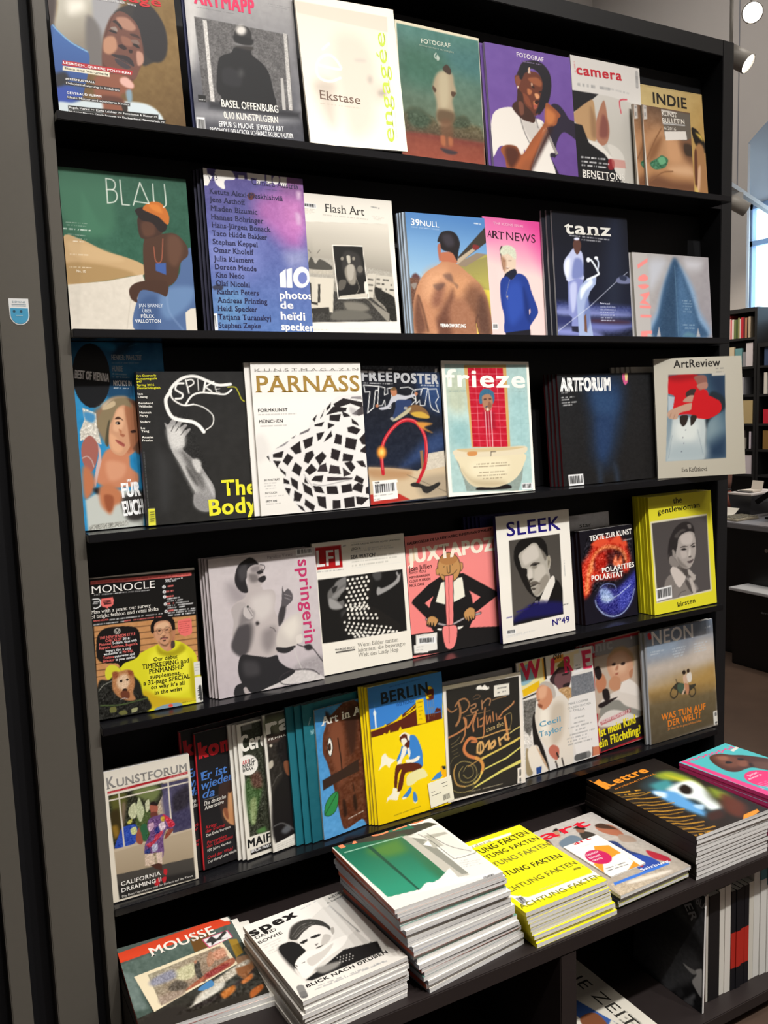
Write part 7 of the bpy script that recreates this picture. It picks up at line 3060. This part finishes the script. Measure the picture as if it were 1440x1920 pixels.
def stack(key, q, n, t, w, h, x, y, rot, label, low_label, group, fronts, spines, base=TZ + 0.0003, lean=(0, 0), twist=0.0, jit=0.002, name='magazine'):
    """n copies lying on each other; the top one carries the printed cover."""
    pg = pages_mesh(w, h, t)
    pg.materials.append(PAGES)
    kinds = []
    for f, s in zip(fronts, spines):
        c = plain_cover('cover', w, h, t, f, s)
        c.materials.append(PRINT)
        kinds.append(c)
    protos = {}
    for i in range(n):
        top = i == n - 1
        k = (n - 1 - i) / max(1, n - 1)
        jx, jy = (0, 0) if top else (random.uniform(-jit, jit), random.uniform(-jit, jit))
        M = flat_matrix(x + lean[0] * k + jx, y + lean[1] * k + jy, base + (i + 1) * (t + 0.00005), rot + twist * k + (0 if top else random.uniform(-.5, .5)))
        if top:
            sh = sheet_for(key, w, h, q, seed=n)
            c = sh.mesh('cover', ART[key][2], t)
            c.materials.append(PRINT)
            return magazine(M, c, pg, label, None, name)
        kk = i % len(kinds)
        if kk not in protos:
            protos[kk] = magazine(M, kinds[kk], pg, low_label, group, name)
        else:
            copy_magazine(protos[kk], M, low_label, group)


stack('mousse', [(215, 1778), (425, 1713), (572, 1935), (257, 1935)], 3, 0.009, 0.238, 0.28, -0.011, -0.236, -3,
      'large magazine with an orange-red title band and a painting, front left of the table',
      'white-covered copy lying beneath the orange-red magazine', 'copies beneath the orange-red magazine', ['e6e2d8'], ['d8d4ca'], lean=(0.03, 0.004), twist=-2)
stack('spex', [(455, 1737), (640, 1688), (776, 1787), (575, 1875)], 10, 0.008, 0.222, 0.272, 0.243, -0.374, 3.0,
      'white magazine with a black and white portrait, on top of its stack',
      'white copy in the stack under the black and white portrait', 'stack under the portrait magazine', ['e6e1d9', 'dcd8d0'], ['d8d2c8', 'e0dcd4'], jit=0.003)
stack('friezetop', [(628, 1592), (805, 1531), (936, 1625), (750, 1712)], 20, 0.0093, 0.25, 0.272, 0.437, -0.368, 0.0,
      'green and white magazine with orange lettering, on top of the tallest stack',
      'magazine in the tallest stack, under the green and white one', 'tallest stack of magazines', ['dcd8ce', '8a8c92', 'e6e2d8', '5f8f80'], ['8d9098', 'a8503a', '9a9ca4', '8d9098'], lean=(0.066, -0.01), twist=6, jit=0.0035)
stack('yellowtop', [(851, 1593), (981, 1551), (1138, 1654), (989, 1715)], 9, 0.0095, 0.225, 0.3, 0.737, -0.375, 1.0,
      'bright yellow magazine with repeated black lettering, on top of its stack',
      'yellow copy in the stack with repeated black lettering', 'stack of yellow magazines', ['f0e416'], ['e6da18'], lean=(0.027, 0.0), jit=0.0025)
stack('arttop', [(1004, 1562), (1120, 1525), (1300, 1610), (1176, 1676)], 5, 0.0075, 0.225, 0.325, 1.0, -0.372, 1.5,
      'magazine showing a group of people and a red title, on top of the low stack',
      'dark copy in the low stack beside the yellow one', 'low stack of dark magazines', ['1d2230', 'c9c62a', '2a2c3a', '22252c'], ['30343c', '8a8a30', '2a2c34', '33363c'], lean=(0.0, 0.012), jit=0.003)
ce = stack('artcard', [(1061, 1588), (1126, 1567), (1213, 1620), (1146, 1646)], 1, 0.003, 0.11, 0.16, 1.032, -0.308, 1.0,
           'small white booklet with an orange angle and a magenta oval', '', '', ['fff'], ['fff'], base=TZ + 0.0003 + 5 * 0.0076 + 0.0004, name='booklet')
ce['category'] = 'booklet'
stack('lettretop', [(1082, 1469), (1232, 1434), (1445, 1515), (1301, 1572)], 11, 0.0098, 0.252, 0.372, 1.236, -0.372, 0.0,
      'large black magazine with orange lettering and a blurred blue shape, on top of its stack',
      'large black copy in the stack with orange lettering', 'stack of large black magazines', ['1d1815'], ['1c1713'], jit=0.0015)
stack('pinktop', [(1258, 1444), (1345, 1402), (1530, 1470), (1440, 1510)], 12, 0.0098, 0.215, 0.28, 1.535, -0.352, 6.0,
      'turquoise magazine with a pink edge showing a face, at the right end of the table',
      'copy in the stack under the turquoise magazine', 'stack under the turquoise magazine', ['48b0b4'], ['c83a74', 'c83a74'], lean=(0.012, 0.0), jit=0.003)

# ---------------------------------------------------------------- lower compartment
q = [(1218, 1725), (1334, 1664), (1307, 1925), (1190, 1842)]
sh = sheet_for('photomag', 0.225, 0.3, q)
c = sh.mesh('cover', '161618', 0.006)
c.materials.append(PRINT)
pg = pages_mesh(0.225, 0.3, 0.006)
pg.materials.append(PAGES)
magazine(frame_matrix((1.275, -0.135, 0.0605), (0, -1, 0), (0.02, 0, 1)), c, pg, 'dark photo magazine standing at the left end of the row under the table')


def spine_book(name, M, w, h, d, color, band, label, cat='magazine', group=None):
    """a book or magazine standing with its spine towards -Y: w thick, h tall, d deep."""
    e = empty(name)
    e.matrix_world = M
    tag(e, label, cat, group)
    V, Q, Cc = [], [], []

    def quad(p, col):
        i = len(V)
        V.extend(p)
        Q.append((i, i + 1, i + 2, i + 3))
        Cc.extend([lin(hexc(col))] * 4)
    z0 = 0.0
    bands = band or [(1.0, color)]
    for top, col in bands:
        z1 = h * top
        quad([(0, 0, z0), (w, 0, z0), (w, 0, z1), (0, 0, z1)], col)
        quad([(0, d, z0), (0, 0, z0), (0, 0, z1), (0, d, z1)], col)
        quad([(w, 0, z0), (w, d, z0), (w, d, z1), (w, 0, z1)], col)
        z0 = z1
    cv = make_mesh('cover', np.array(V, float), np.array(Q), np.zeros((0, 3), int), np.array(Cc))
    cv.materials.append(PRINT)
    link_mesh('cover', cv, None, e)
    bm = bmesh.new()
    box(bm, (0.0008, 0.001, 0.001), (w - 0.0008, d - 0.001, h - 0.001))
    obj('pages', bm, PAPER, e)
    return e


PAPER = mat('paper', 'd6d2c8', 0.8)
RB = [(0.22, '17161a'), (0.58, 'b02a20'), (1.0, '15151a')]
SP = [(.012, .30, '4a2a22', None, 'thin brown spine next to the dark photo magazine'),
      (.007, .29, 'cfc9be', None, 'thin white spine right of the thin brown one'),
      (.036, .285, '1b191a', None, 'thick black spine in the row under the table'),
      (.020, .29, 'd8d4ca', None, 'white spine directly right of the thick black one'),
      (.020, .292, 'dad5cc', None, 'white spine left of the black and red ones'),
      (.016, .272, '1a1a1c', RB, 'black spine with a red middle'), (.016, .272, '1a1a1c', RB, 'black spine with a red middle'),
      (.016, .272, '1a1a1c', RB, 'black spine with a red middle'), (.016, .272, '1a1a1c', RB, 'black spine with a red middle'),
      (.02, .272, 'd2cec2', None, 'cream spine right of the black and red ones'),
      (.022, .305, 'd8d6d0', None, 'tall white spine at the right of the row under the table'),
      (.022, .31, 'd8d6d0', [(.86, 'd8d6d0'), (1, '4a8088')], 'tall white spine with a teal top'),
      (.022, .31, 'd4d2cc', [(.8, 'd4d2cc'), (1, '5a7a80')], 'tall white spine with a greyish teal top, last in the row')]
x = 1.302
for wd, hh, col, bd, lab in SP:
    grp = 'black and red spines under the table' if bd is RB else None
    spine_book('magazine', Matrix.Translation((x, -0.338 + random.uniform(-.004, .004), 0.0603)), wd, hh * 0.97, 0.22, col, bd, lab, 'magazine', grp)
    x += wd + 0.0008
for xx, col, lab in ((1.0, '1c2a5a', 'dark blue magazine standing at the back under the table'), (1.085, '5a1c22', 'dark red magazine standing at the back under the table')):
    pc = plain_cover('cover', 0.08, 0.27, 0.006, col, col)
    pc.materials.append(PRINT)
    pg = pages_mesh(0.08, 0.27, 0.006)
    pg.materials.append(PAGES)
    magazine(frame_matrix((xx, 0.04, 0.0605), (1, 0, 0), (0, 0.05, 1)), pc, pg, lab)
qn = [(1082, 1798), (1290, 1933), (1080, 1990), (985, 1830)]
sh = Sheet(qn, 0.36, 0.27, 'd4cebf', (0, 0, 1))
sh.draw('''
g cfc8b8 dcd6c8 1090,1800 1260,1910
s 3a5a9a 1085,1850 1175,1905 1150,1925 1070,1860
p 7a4a30 1095,1880 1120,1875 1145,1900 1130,1915 1105,1900
s d8d2c4 1150,1890 1190,1915 1170,1935 1140,1910
s 4a3a6a 1205,1910 1240,1930 1225,1945 1195,1925
x 8a867c 3 1180,1880 1215,1905 5 -6,6
''')
# masthead, running along the fold
sh.text.append((*(lambda VF: (np.c_[(VF[0][:, 0] / VF[0][:, 0].max()) * 0.26 + 0.05, VF[0][:, 1] * 0.035 + 0.205], VF[1]))(glyphs('DIE ZEIT', 1, True, False)), hexc('33312c')))
c = sh.mesh('cover', 'cfc9bc', 0.012)
c.materials.append(PRINT)
pg = pages_mesh(0.36, 0.27, 0.012)
pg.materials.append(PAGES)
nw = magazine(frame_matrix((0.875, -0.01, 0.0745), (0, -1, 0), (1, 0, 0)), c, pg, 'folded white newspaper lying on the bottom shelf under the table', None, 'newspaper', 'newspaper')

# ---------------------------------------------------------------- sticker on the grey post
st = empty('sticker', (-0.087, -0.0003, 1.731))
tag(st, 'small white and blue shield-shaped sticker with a face, on the grey post', 'sticker')


def flat_poly(name, pts, y, m, parent, t=0.0004):
    bm = bmesh.new()
    a = [bm.verts.new((px, y, pz)) for px, pz in pts]
    b = [bm.verts.new((px, y - t, pz)) for px, pz in pts]
    bm.faces.new(a)
    bm.faces.new(b[::-1])
    for i in range(len(pts)):
        j = (i + 1) % len(pts)
        bm.faces.new((a[i], b[i], b[j], a[j]))
    return obj(name, bm, m, parent)


def shield(w, top, mid, bot):
    p = [(-w, top), (w, top), (w, mid)]
    for i in range(1, 12):
        a = math.pi * i / 12
        p.append((w * math.cos(a), mid - (mid - bot) * math.sin(a)))
    return p + [(-w, mid)]


flat_poly('backing', shield(0.0165, 0.023, -0.006, -0.0235), 0, mat('sticker_white', 'dcdcda', 0.5), st)
flat_poly('badge', shield(0.0148, 0.006, -0.006, -0.0215), -0.0005, mat('sticker_blue', '3f93b8', 0.5), st)
DK = mat('sticker_ink', '24485a', 0.5)
bm = bmesh.new()
for ex in (-0.0085, 0.003):
    lathe(bm, [(0.0022, 0), (0.0022, 0.0003)], 12, Matrix.Translation((ex, -0.001, 0.0005)) @ Matrix.Rotation(math.pi / 2, 4, 'X'))
obj('eyes', bm, DK, st)
boxobj('mouth', (-0.006, -0.0013, -0.0075), (0.005, -0.001, -0.0062), mat('sticker_line', 'a8d0e0', 0.5), st)
V, F = glyphs('SIEMENS', 1, False, False)
bm = bmesh.new()
vv = [bm.verts.new((-0.011 + v[0] / V[:, 0].max() * 0.022, -0.0007, 0.0155 + v[1] * 0.0032)) for v in V]
for f in F:
    try:
        bm.faces.new([vv[i] for i in f])
    except ValueError:
        pass
for z in (0.012, 0.0098):
    box(bm, (-0.012, -0.0007, z), (0.012, -0.0006, z + 0.0008))
obj('lettering', bm, mat('sticker_text', '7a94a0', 0.5), st)

# ---------------------------------------------------------------- track lights
WHITE = mat('white_lamp_metal', 'a8a49e', 0.45)
GLOW = mat('lamp_glow', 'fff6e8', 0.5, emit=30.0)


def track_light(name, P, aim, drop, label, lit=True, L=0.15, R=0.043):
    e = empty(name, P)
    tag(e, label, 'lamp')
    q = (Vector(aim) - Vector(P)).to_track_quat('-Z', 'Y').to_matrix().to_4x4()
    bm = bmesh.new()
    lathe(bm, [(R * 0.7, L), (R, L * 0.85), (R, -0.004), (R * 0.9, -0.004), (R * 0.88, 0.012)], 28, q)
    obj('housing', bm, WHITE, e, True)
    bm = bmesh.new()
    lathe(bm, [(R * 0.87, 0.004), (R * 0.87, 0.008)], 28, q)
    obj('lens', bm, GLOW if lit else WHITE, e)
    bm = bmesh.new()
    top = q @ Vector((0, 0, L * 0.6))
    tube(bm, [top, (top.x, top.y, drop - 0.05)], 0.008)
    box(bm, (top.x - 0.06, top.y - 0.02, drop - 0.06), (top.x + 0.06, top.y + 0.02, drop))
    obj('stem', bm, WHITE, e)
    return e


def track(name, a, b, label, hang):
    e = empty(name, a)
    tag(e, label, 'track')
    v = Vector(b) - Vector(a)
    Mx = v.to_track_quat('X', 'Z').to_matrix().to_4x4()
    bm = bmesh.new()
    box(bm, (0, -0.018, -0.016), (v.length, 0.018, 0.016), 0, Mx)
    obj('rail', bm, WHITE, e)
    bm = bmesh.new()
    for f in hang:
        p = v * f
        tube(bm, [p, (p.x, p.y, ROOF - a[2])], 0.004, 6)
    obj('cable', bm, mat('grey_cable', '6a6c74', 0.6), e)
    return e


TRZ = 3.42
track('lighting_track', (2.2, 0.96, TRZ), (6.3, 0.96, TRZ), 'white lighting track hanging near the rack, upper right', (0.2, 0.8))
track_light('track_light', (3.0, 0.915, 3.146), (0.3, -1.3, 1.7), TRZ - 3.146 - 0.016, 'lit spotlight whose round white face points at us, above the rack corner')
track_light('track_light', (3.05, 0.975, 2.97), (3.55, -0.35, 1.9), TRZ - 2.97 - 0.016, 'lit spotlight seen edge-on, just right of the rack corner')
track('lighting_track', (3.27, 1.84, 3.0), (6.35, 3.24, 3.0), 'white lighting track hanging in front of the bright window', (0.578, 0.95))
track_light('track_light', (5.1, 2.61, 2.86), (6.0, 2.0, 2.2), 0.124, 'dark-looking spotlight silhouetted against the window', False, 0.15, 0.05)

# ---------------------------------------------------------------- far bookcases
BK = mat('bookcase_black', '121214', 0.5)
SHZ = [0.1, 0.46, 0.86, 1.08, 1.30, 1.55, 1.79, 2.035]


def bookcase(label, y0, y1, top):
    e = empty('bookcase', (6.25, (y0 + y1) / 2, 0))
    tag(e, label, 'bookcase')
    oy = (y0 + y1) / 2
    hh = (y1 - y0) / 2
    boxobj('side_panel', (-0.15, -hh, 0), (0.14, -hh + 0.025, top), BK, e)
    boxobj('side_panel', (-0.15, hh - 0.025, 0), (0.14, hh, top), BK, e)
    boxobj('back_panel', (0.125, -hh + 0.025, 0), (0.14, hh - 0.025, top), BK, e)
    boxobj('top_board', (-0.15, -hh + 0.025, top - 0.035), (0.14, hh - 0.025, top), BK, e)
    for z in SHZ:
        if z < top - 0.15:
            boxobj('shelf', (-0.15, -hh + 0.025, z - 0.02), (0.125, hh - 0.025, z), BK, e)
    return e


bookcase('black bookcase against the far wall under the window, right of the rack', 3.28, 4.3, 2.285)
bookcase('lower black bookcase at the right edge, beside the tall one', 2.2, 3.275, 1.98)


def far_book(yr, z, w, h, col, label, face=False, d=0.16, band=None, x=6.12, name='book', cat='book', group=None):
    """yr = edge nearer the right of the picture; spine or cover towards -X."""
    M = frame_matrix((x, yr + w, z + 0.0004), (0, -1, 0), (1, 0, 0))
    M = Matrix(((0, 1, 0, x), (-1, 0, 0, yr + w), (0, 0, 1, z + 0.0004), (0, 0, 0, 1)))
    return spine_book(name, M, w, h, 0.02 if face else d, col, band, label, cat, group)


ROWA = [('2f8a58', 'green', .02), ('c8a860', 'ochre', .015), ('4a3428', 'dark brown', .014), ('a89488', 'greyish pink', .016), ('8a7468', 'mauve-brown', .014), ('e8dcb8', 'cream', .022), ('d8a858', 'orange-yellow', .02),
        ('e0b8b4', 'pale pink', .022), ('c84a58', 'rose red', .014), ('e8d8d4', 'whitish', .02), ('6a7a4a', 'olive', .022), ('4a5a38', 'dark olive', .02), ('8a8a58', 'khaki', .016), ('d8c8c4', 'pinkish white', .012), ('b82c38', 'bright red', .026), ('5a2c34', 'maroon', .016), ('a8785a', 'light brown', .02), ('3a2c28', 'blackish brown', .012), ('b8a890', 'tan', .022)]
yy = 3.715
for col, nm, wd in ROWA:
    hh = random.uniform(.158, .178)
    yy -= wd + 0.0005
    far_book(yy, 2.035, wd, hh, col, '%s book standing in the top row of the far bookcase' % nm)
e = empty('book', (6.2, 3.63, 2.035 + 0.1792))
tag(e, 'dark red book lying flat on the top row of the far bookcase', 'book')
boxobj('cover', (-0.08, -0.06, 0.0), (0.08, 0.08, 0.028), mat('dark_red_cloth', '8a1c24', 0.6), e, 0.002)
far_book(3.63, 1.79, .05, .2, 'd8342c', 'red and white book facing out on the second row of the far bookcase', True, band=[(.5, 'e0d8d0'), (1, 'd02430')])
far_book(3.525, 1.79, .095, .175, 'c8b89c', 'beige cover facing out on the second row of the far bookcase', True, band=[(.55, 'a89880'), (1, 'cfc0a4')])
far_book(3.445, 1.79, .07, .16, '6a9aa0', 'pale teal cover facing out on the second row of the far bookcase', True)
far_book(3.405, 1.79, .035, .125, '8a8a90', 'small grey cover facing out on the second row of the far bookcase', True)
far_book(3.335, 1.79, .068, .2, 'cfc8cc', 'white cover facing out on the second row of the far bookcase', True)
far_book(3.46, 1.55, .06, .18, 'e8e4de', 'white cover facing out on the third row of the far bookcase', True)
far_book(3.42, 1.55, .03, .15, '9a9aa0', 'grey spiral-bound book on the third row of the far bookcase')
far_book(3.48, 1.30, .05, .19, 'b8782c', 'orange and olive cover on the fourth row of the far bookcase', True, band=[(.75, 'b0702c'), (1, '8a8a48')])
far_book(3.315, 1.30, .16, .2, 'b8a478', 'large beige cover facing out on the fourth row of the far bookcase', True, x=6.105)
far_book(3.40, 1.08, .13, .16, '4a4440', 'grey box with coloured dots on the fifth row of the far bookcase', True, band=[(.6, 'b8b4a8'), (1, '4a4442')], name='boxed_set', cat='box')
far_book(3.34, 1.08, .018, .15, 'd8d0dc', 'white spine at the right of the fifth row of the far bookcase')
far_book(3.43, .86, .1, .16, '3a4690', 'blue cover facing out on the sixth row of the far bookcase', True)
far_book(3.33, .86, .095, .165, 'd0c8d0', 'white cover facing out on the sixth row of the far bookcase', True)
far_book(3.17, 1.79, .05, .15, '3a4a6a', 'dark blue spine in the lower bookcase at the right edge')
far_book(3.19, 1.55, .03, .18, 'dcd8d0', 'white spine in the lower bookcase at the right edge')
far_book(3.12, 1.30, .1, .12, 'c8283a', 'red cover in the lower bookcase at the right edge', True)
far_book(3.12, 1.08, .1, .16, '8a6a3a', 'brown cover in the lower bookcase at the right edge', True)

# ---------------------------------------------------------------- sales counter
ct = empty('sales_counter', (4.4, 1.5, 0))
tag(ct, 'black sales counter with a grey top, right of the rack', 'counter')
CB = mat('counter_black', '0c0c0e', 0.35, 0.5)
CT = mat('counter_top_grey', '8a888c', 0.4)


def cpart(name, lo, hi, m, bev=0.0):
    o = boxobj(name, lo, hi, m, ct, bev)
    o.location = (-4.4, -1.5, 0)
    return o


cpart('front_panel', (3.96, 0.3, 0.0), (4.0, 2.6, 0.765), CB)
cpart('body', (4.0, 0.32, 0.0), (4.75, 2.58, 0.765), CB)
cpart('countertop', (3.925, 0.28, 0.766), (4.8, 2.62, 0.8), CT, 0.004)
cpart('lower_box', (3.80, 0.3, 0.0), (3.955, 1.62, 0.43), CB, 0.003)
cpart('lower_top', (3.79, 0.3, 0.4302), (3.955, 1.64, 0.447), mat('white_gloss', 'd4d6da', 0.15), 0.002)
bm = bmesh.new()
lathe(bm, [(0.012, 0), (0.012, 0.006)], 16, Matrix.Translation((3.96, 1.52, 0.655)) @ Matrix.Rotation(-math.pi / 2, 4, 'Y'))
o = obj('lock', bm, mat('chrome', 'c8c8c8', 0.2, metal=1.0), ct)
o.location = (-4.4, -1.5, 0)
V, F = glyphs('email updated to', 0, False, False)
bm = bmesh.new()
vv = [bm.verts.new((3.7988, 1.43 - v[0] / V[:, 0].max() * 0.24, 0.33 + v[1] * 0.014)) for v in V]
for f in F:
    try:
        bm.faces.new([vv[i] for i in f])
    except ValueError:
        pass
o = obj('lettering', bm, mat('pale_print', '8a8c90', 0.6), ct)
o.location = (-4.4, -1.5, 0)

Z = 0.8003
pr = empty('receipt_printer', (4.35, 1.93, Z))
tag(pr, 'black receipt printer with a white top on the sales counter', 'printer')
bm = bmesh.new()
v = [bm.verts.new(p) for p in ((-0.09, -0.055, 0), (-0.09, 0.075, 0), (0.12, 0.075, 0), (0.12, -0.055, 0), (-0.12, -0.09, 0.125), (-0.12, 0.085, 0.125), (0.14, 0.085, 0.135), (0.14, -0.09, 0.135))]
for f in ((0, 1, 2, 3), (4, 5, 6, 7), (0, 1, 5, 4), (1, 2, 6, 5), (2, 3, 7, 6), (3, 0, 4, 7)):
    bm.faces.new([v[i] for i in f])
obj('body', bm, mat('printer_black', '222226', 0.4), pr)
bm = bmesh.new()
box(bm, (-0.122, -0.092, 0.128), (0.142, 0.087, 0.14), 0.002, Matrix.Rotation(-0.03, 4, 'Y'))
obj('top_plate', bm, mat('printer_white', 'd8d0cc', 0.4), pr)
bm = bmesh.new()
box(bm, (-0.06, -0.05, 0.141), (0.02, 0.05, 0.15), 0.001)
box(bm, (0.0, -0.04, 0.15), (0.004, 0.04, 0.21), 0, Matrix.Rotation(0.25, 4, 'Y'))
obj('paper_roll', bm, mat('receipt_paper', 'e0d8cc', 0.7), pr)
boxobj('slot', (-0.085, -0.055, 0.1412), (-0.062, 0.06, 0.1424), mat('slot_black', '1a1a1a', 0.5), pr)

mo = empty('touchscreen', (4.28, 1.62, Z))
tag(mo, 'tilted black touchscreen at the right end of the sales counter', 'screen')
Mt = Matrix.Translation((0.0, 0.0, 0.21)) @ Matrix.Rotation(math.radians(20), 4, 'Z') @ Matrix.Rotation(math.radians(-38), 4, 'X')
bm = bmesh.new()
box(bm, (-0.2, -0.16, -0.015), (0.2, 0.16, 0.015), 0.004, Mt)
obj('case', bm, mat('screen_black', '101012', 0.3), mo)
bm = bmesh.new()
box(bm, (-0.17, -0.13, 0.0151), (0.17, 0.13, 0.016), 0, Mt)
obj('display', bm, mat('screen_blue', '34446a', 0.15, emit=0.25), mo)
bm = bmesh.new()
box(bm, (-0.03, -0.03, 0.004), (0.03, 0.03, 0.2))
box(bm, (-0.1, -0.09, 0.0), (0.1, 0.09, 0.012), 0.003)
obj('stand', bm, mat('screen_black', '101012', 0.3), mo)

kb = empty('keypad', (4.04, 1.83, Z))
tag(kb, 'flat beige keypad lying in front of the receipt printer', 'keypad')
bm = bmesh.new()
box(bm, (-0.07, -0.09, 0), (0.13, 0.06, 0.014), 0.003)
obj('base', bm, mat('beige_plastic', 'b8b09c', 0.5), kb)
bm = bmesh.new()
for i in range(6):
    for j in range(4):
        box(bm, (-0.055 + i * 0.033, -0.078 + j * 0.032, 0.0142), (-0.03 + i * 0.033, -0.054 + j * 0.032, 0.018))
obj('keys', bm, mat('key_grey', '7a7668', 0.6), kb)
ps = empty('paper_sheet', (4.08, 1.93, Z))
tag(ps, 'white paper curling on the counter beside the keypad', 'paper')
bm = bmesh.new()
pts = [(-0.12, 0.0), (-0.06, 0.002), (0.0, 0.008), (0.05, 0.02), (0.09, 0.05)]
rows = [[bm.verts.new((px, py, pz + dz)) for px, pz in pts] for py, dz in ((-0.05, 0), (0.12, 0), (0.12, 0.0008), (-0.05, 0.0008))]
for a, b in ((0, 1), (1, 2), (2, 3), (3, 0)):
    for i in range(4):
        bm.faces.new((rows[a][i], rows[a][i + 1], rows[b][i + 1], rows[b][i]))
for i in (0, 4):
    bm.faces.new([rows[k][i] for k in range(4)])
obj('sheet', bm, PAPER, ps)
jg = empty('jug', (4.36, 2.14, Z))
tag(jg, 'reddish-brown jug half hidden between the rack and the receipt printer', 'jug')
bm = bmesh.new()
lathe(bm, [(0.03, 0), (0.055, 0.03), (0.06, 0.07), (0.045, 0.11), (0.03, 0.13)], 28)
obj('body', bm, mat('terracotta', '8a4a3c', 0.6, noise=0.1), jg, True)
bm = bmesh.new()
lathe(bm, [(0.031, 0.13), (0.034, 0.137), (0.031, 0.145)], 28)
obj('collar', bm, mat('dark_collar', '2a2020', 0.5), jg, True)
bm = bmesh.new()
lathe(bm, [(0.03, 0.145), (0.036, 0.19), (0.038, 0.235), (0.042, 0.25)], 28)
obj('neck', bm, mat('brown_clay', '7a5448', 0.6, noise=0.1), jg, True)
z = Z
for col, t, w, lab in (('c83a28', .03, .2, 'red book at the bottom of the pile behind the receipt printer'), ('e8b078', .02, .2, 'pale orange book in the pile behind the receipt printer'), ('e8e0c8', .03, .22, 'cream book in the pile behind the receipt printer'), ('ece8e0', .03, .2, 'white book on top of the pile behind the receipt printer')):
    b = empty('book', (4.66, 2.12, z))
    tag(b, lab, 'book')
    bm = bmesh.new()
    box(bm, (-0.09, -w / 2, 0), (0.09, w / 2, 0.003))
    box(bm, (-0.09, -w / 2, t - 0.003), (0.09, w / 2, t))
    box(bm, (-0.09, -w / 2, 0.003), (-0.087, w / 2, t - 0.003))
    obj('cover', bm, mat('cloth_' + col, col, 0.6), b)
    boxobj('pages', (-0.086, -w / 2 + 0.003, 0.0031), (0.087, w / 2 - 0.003, t - 0.0031), PAPER, b)
    z += t + 0.0004
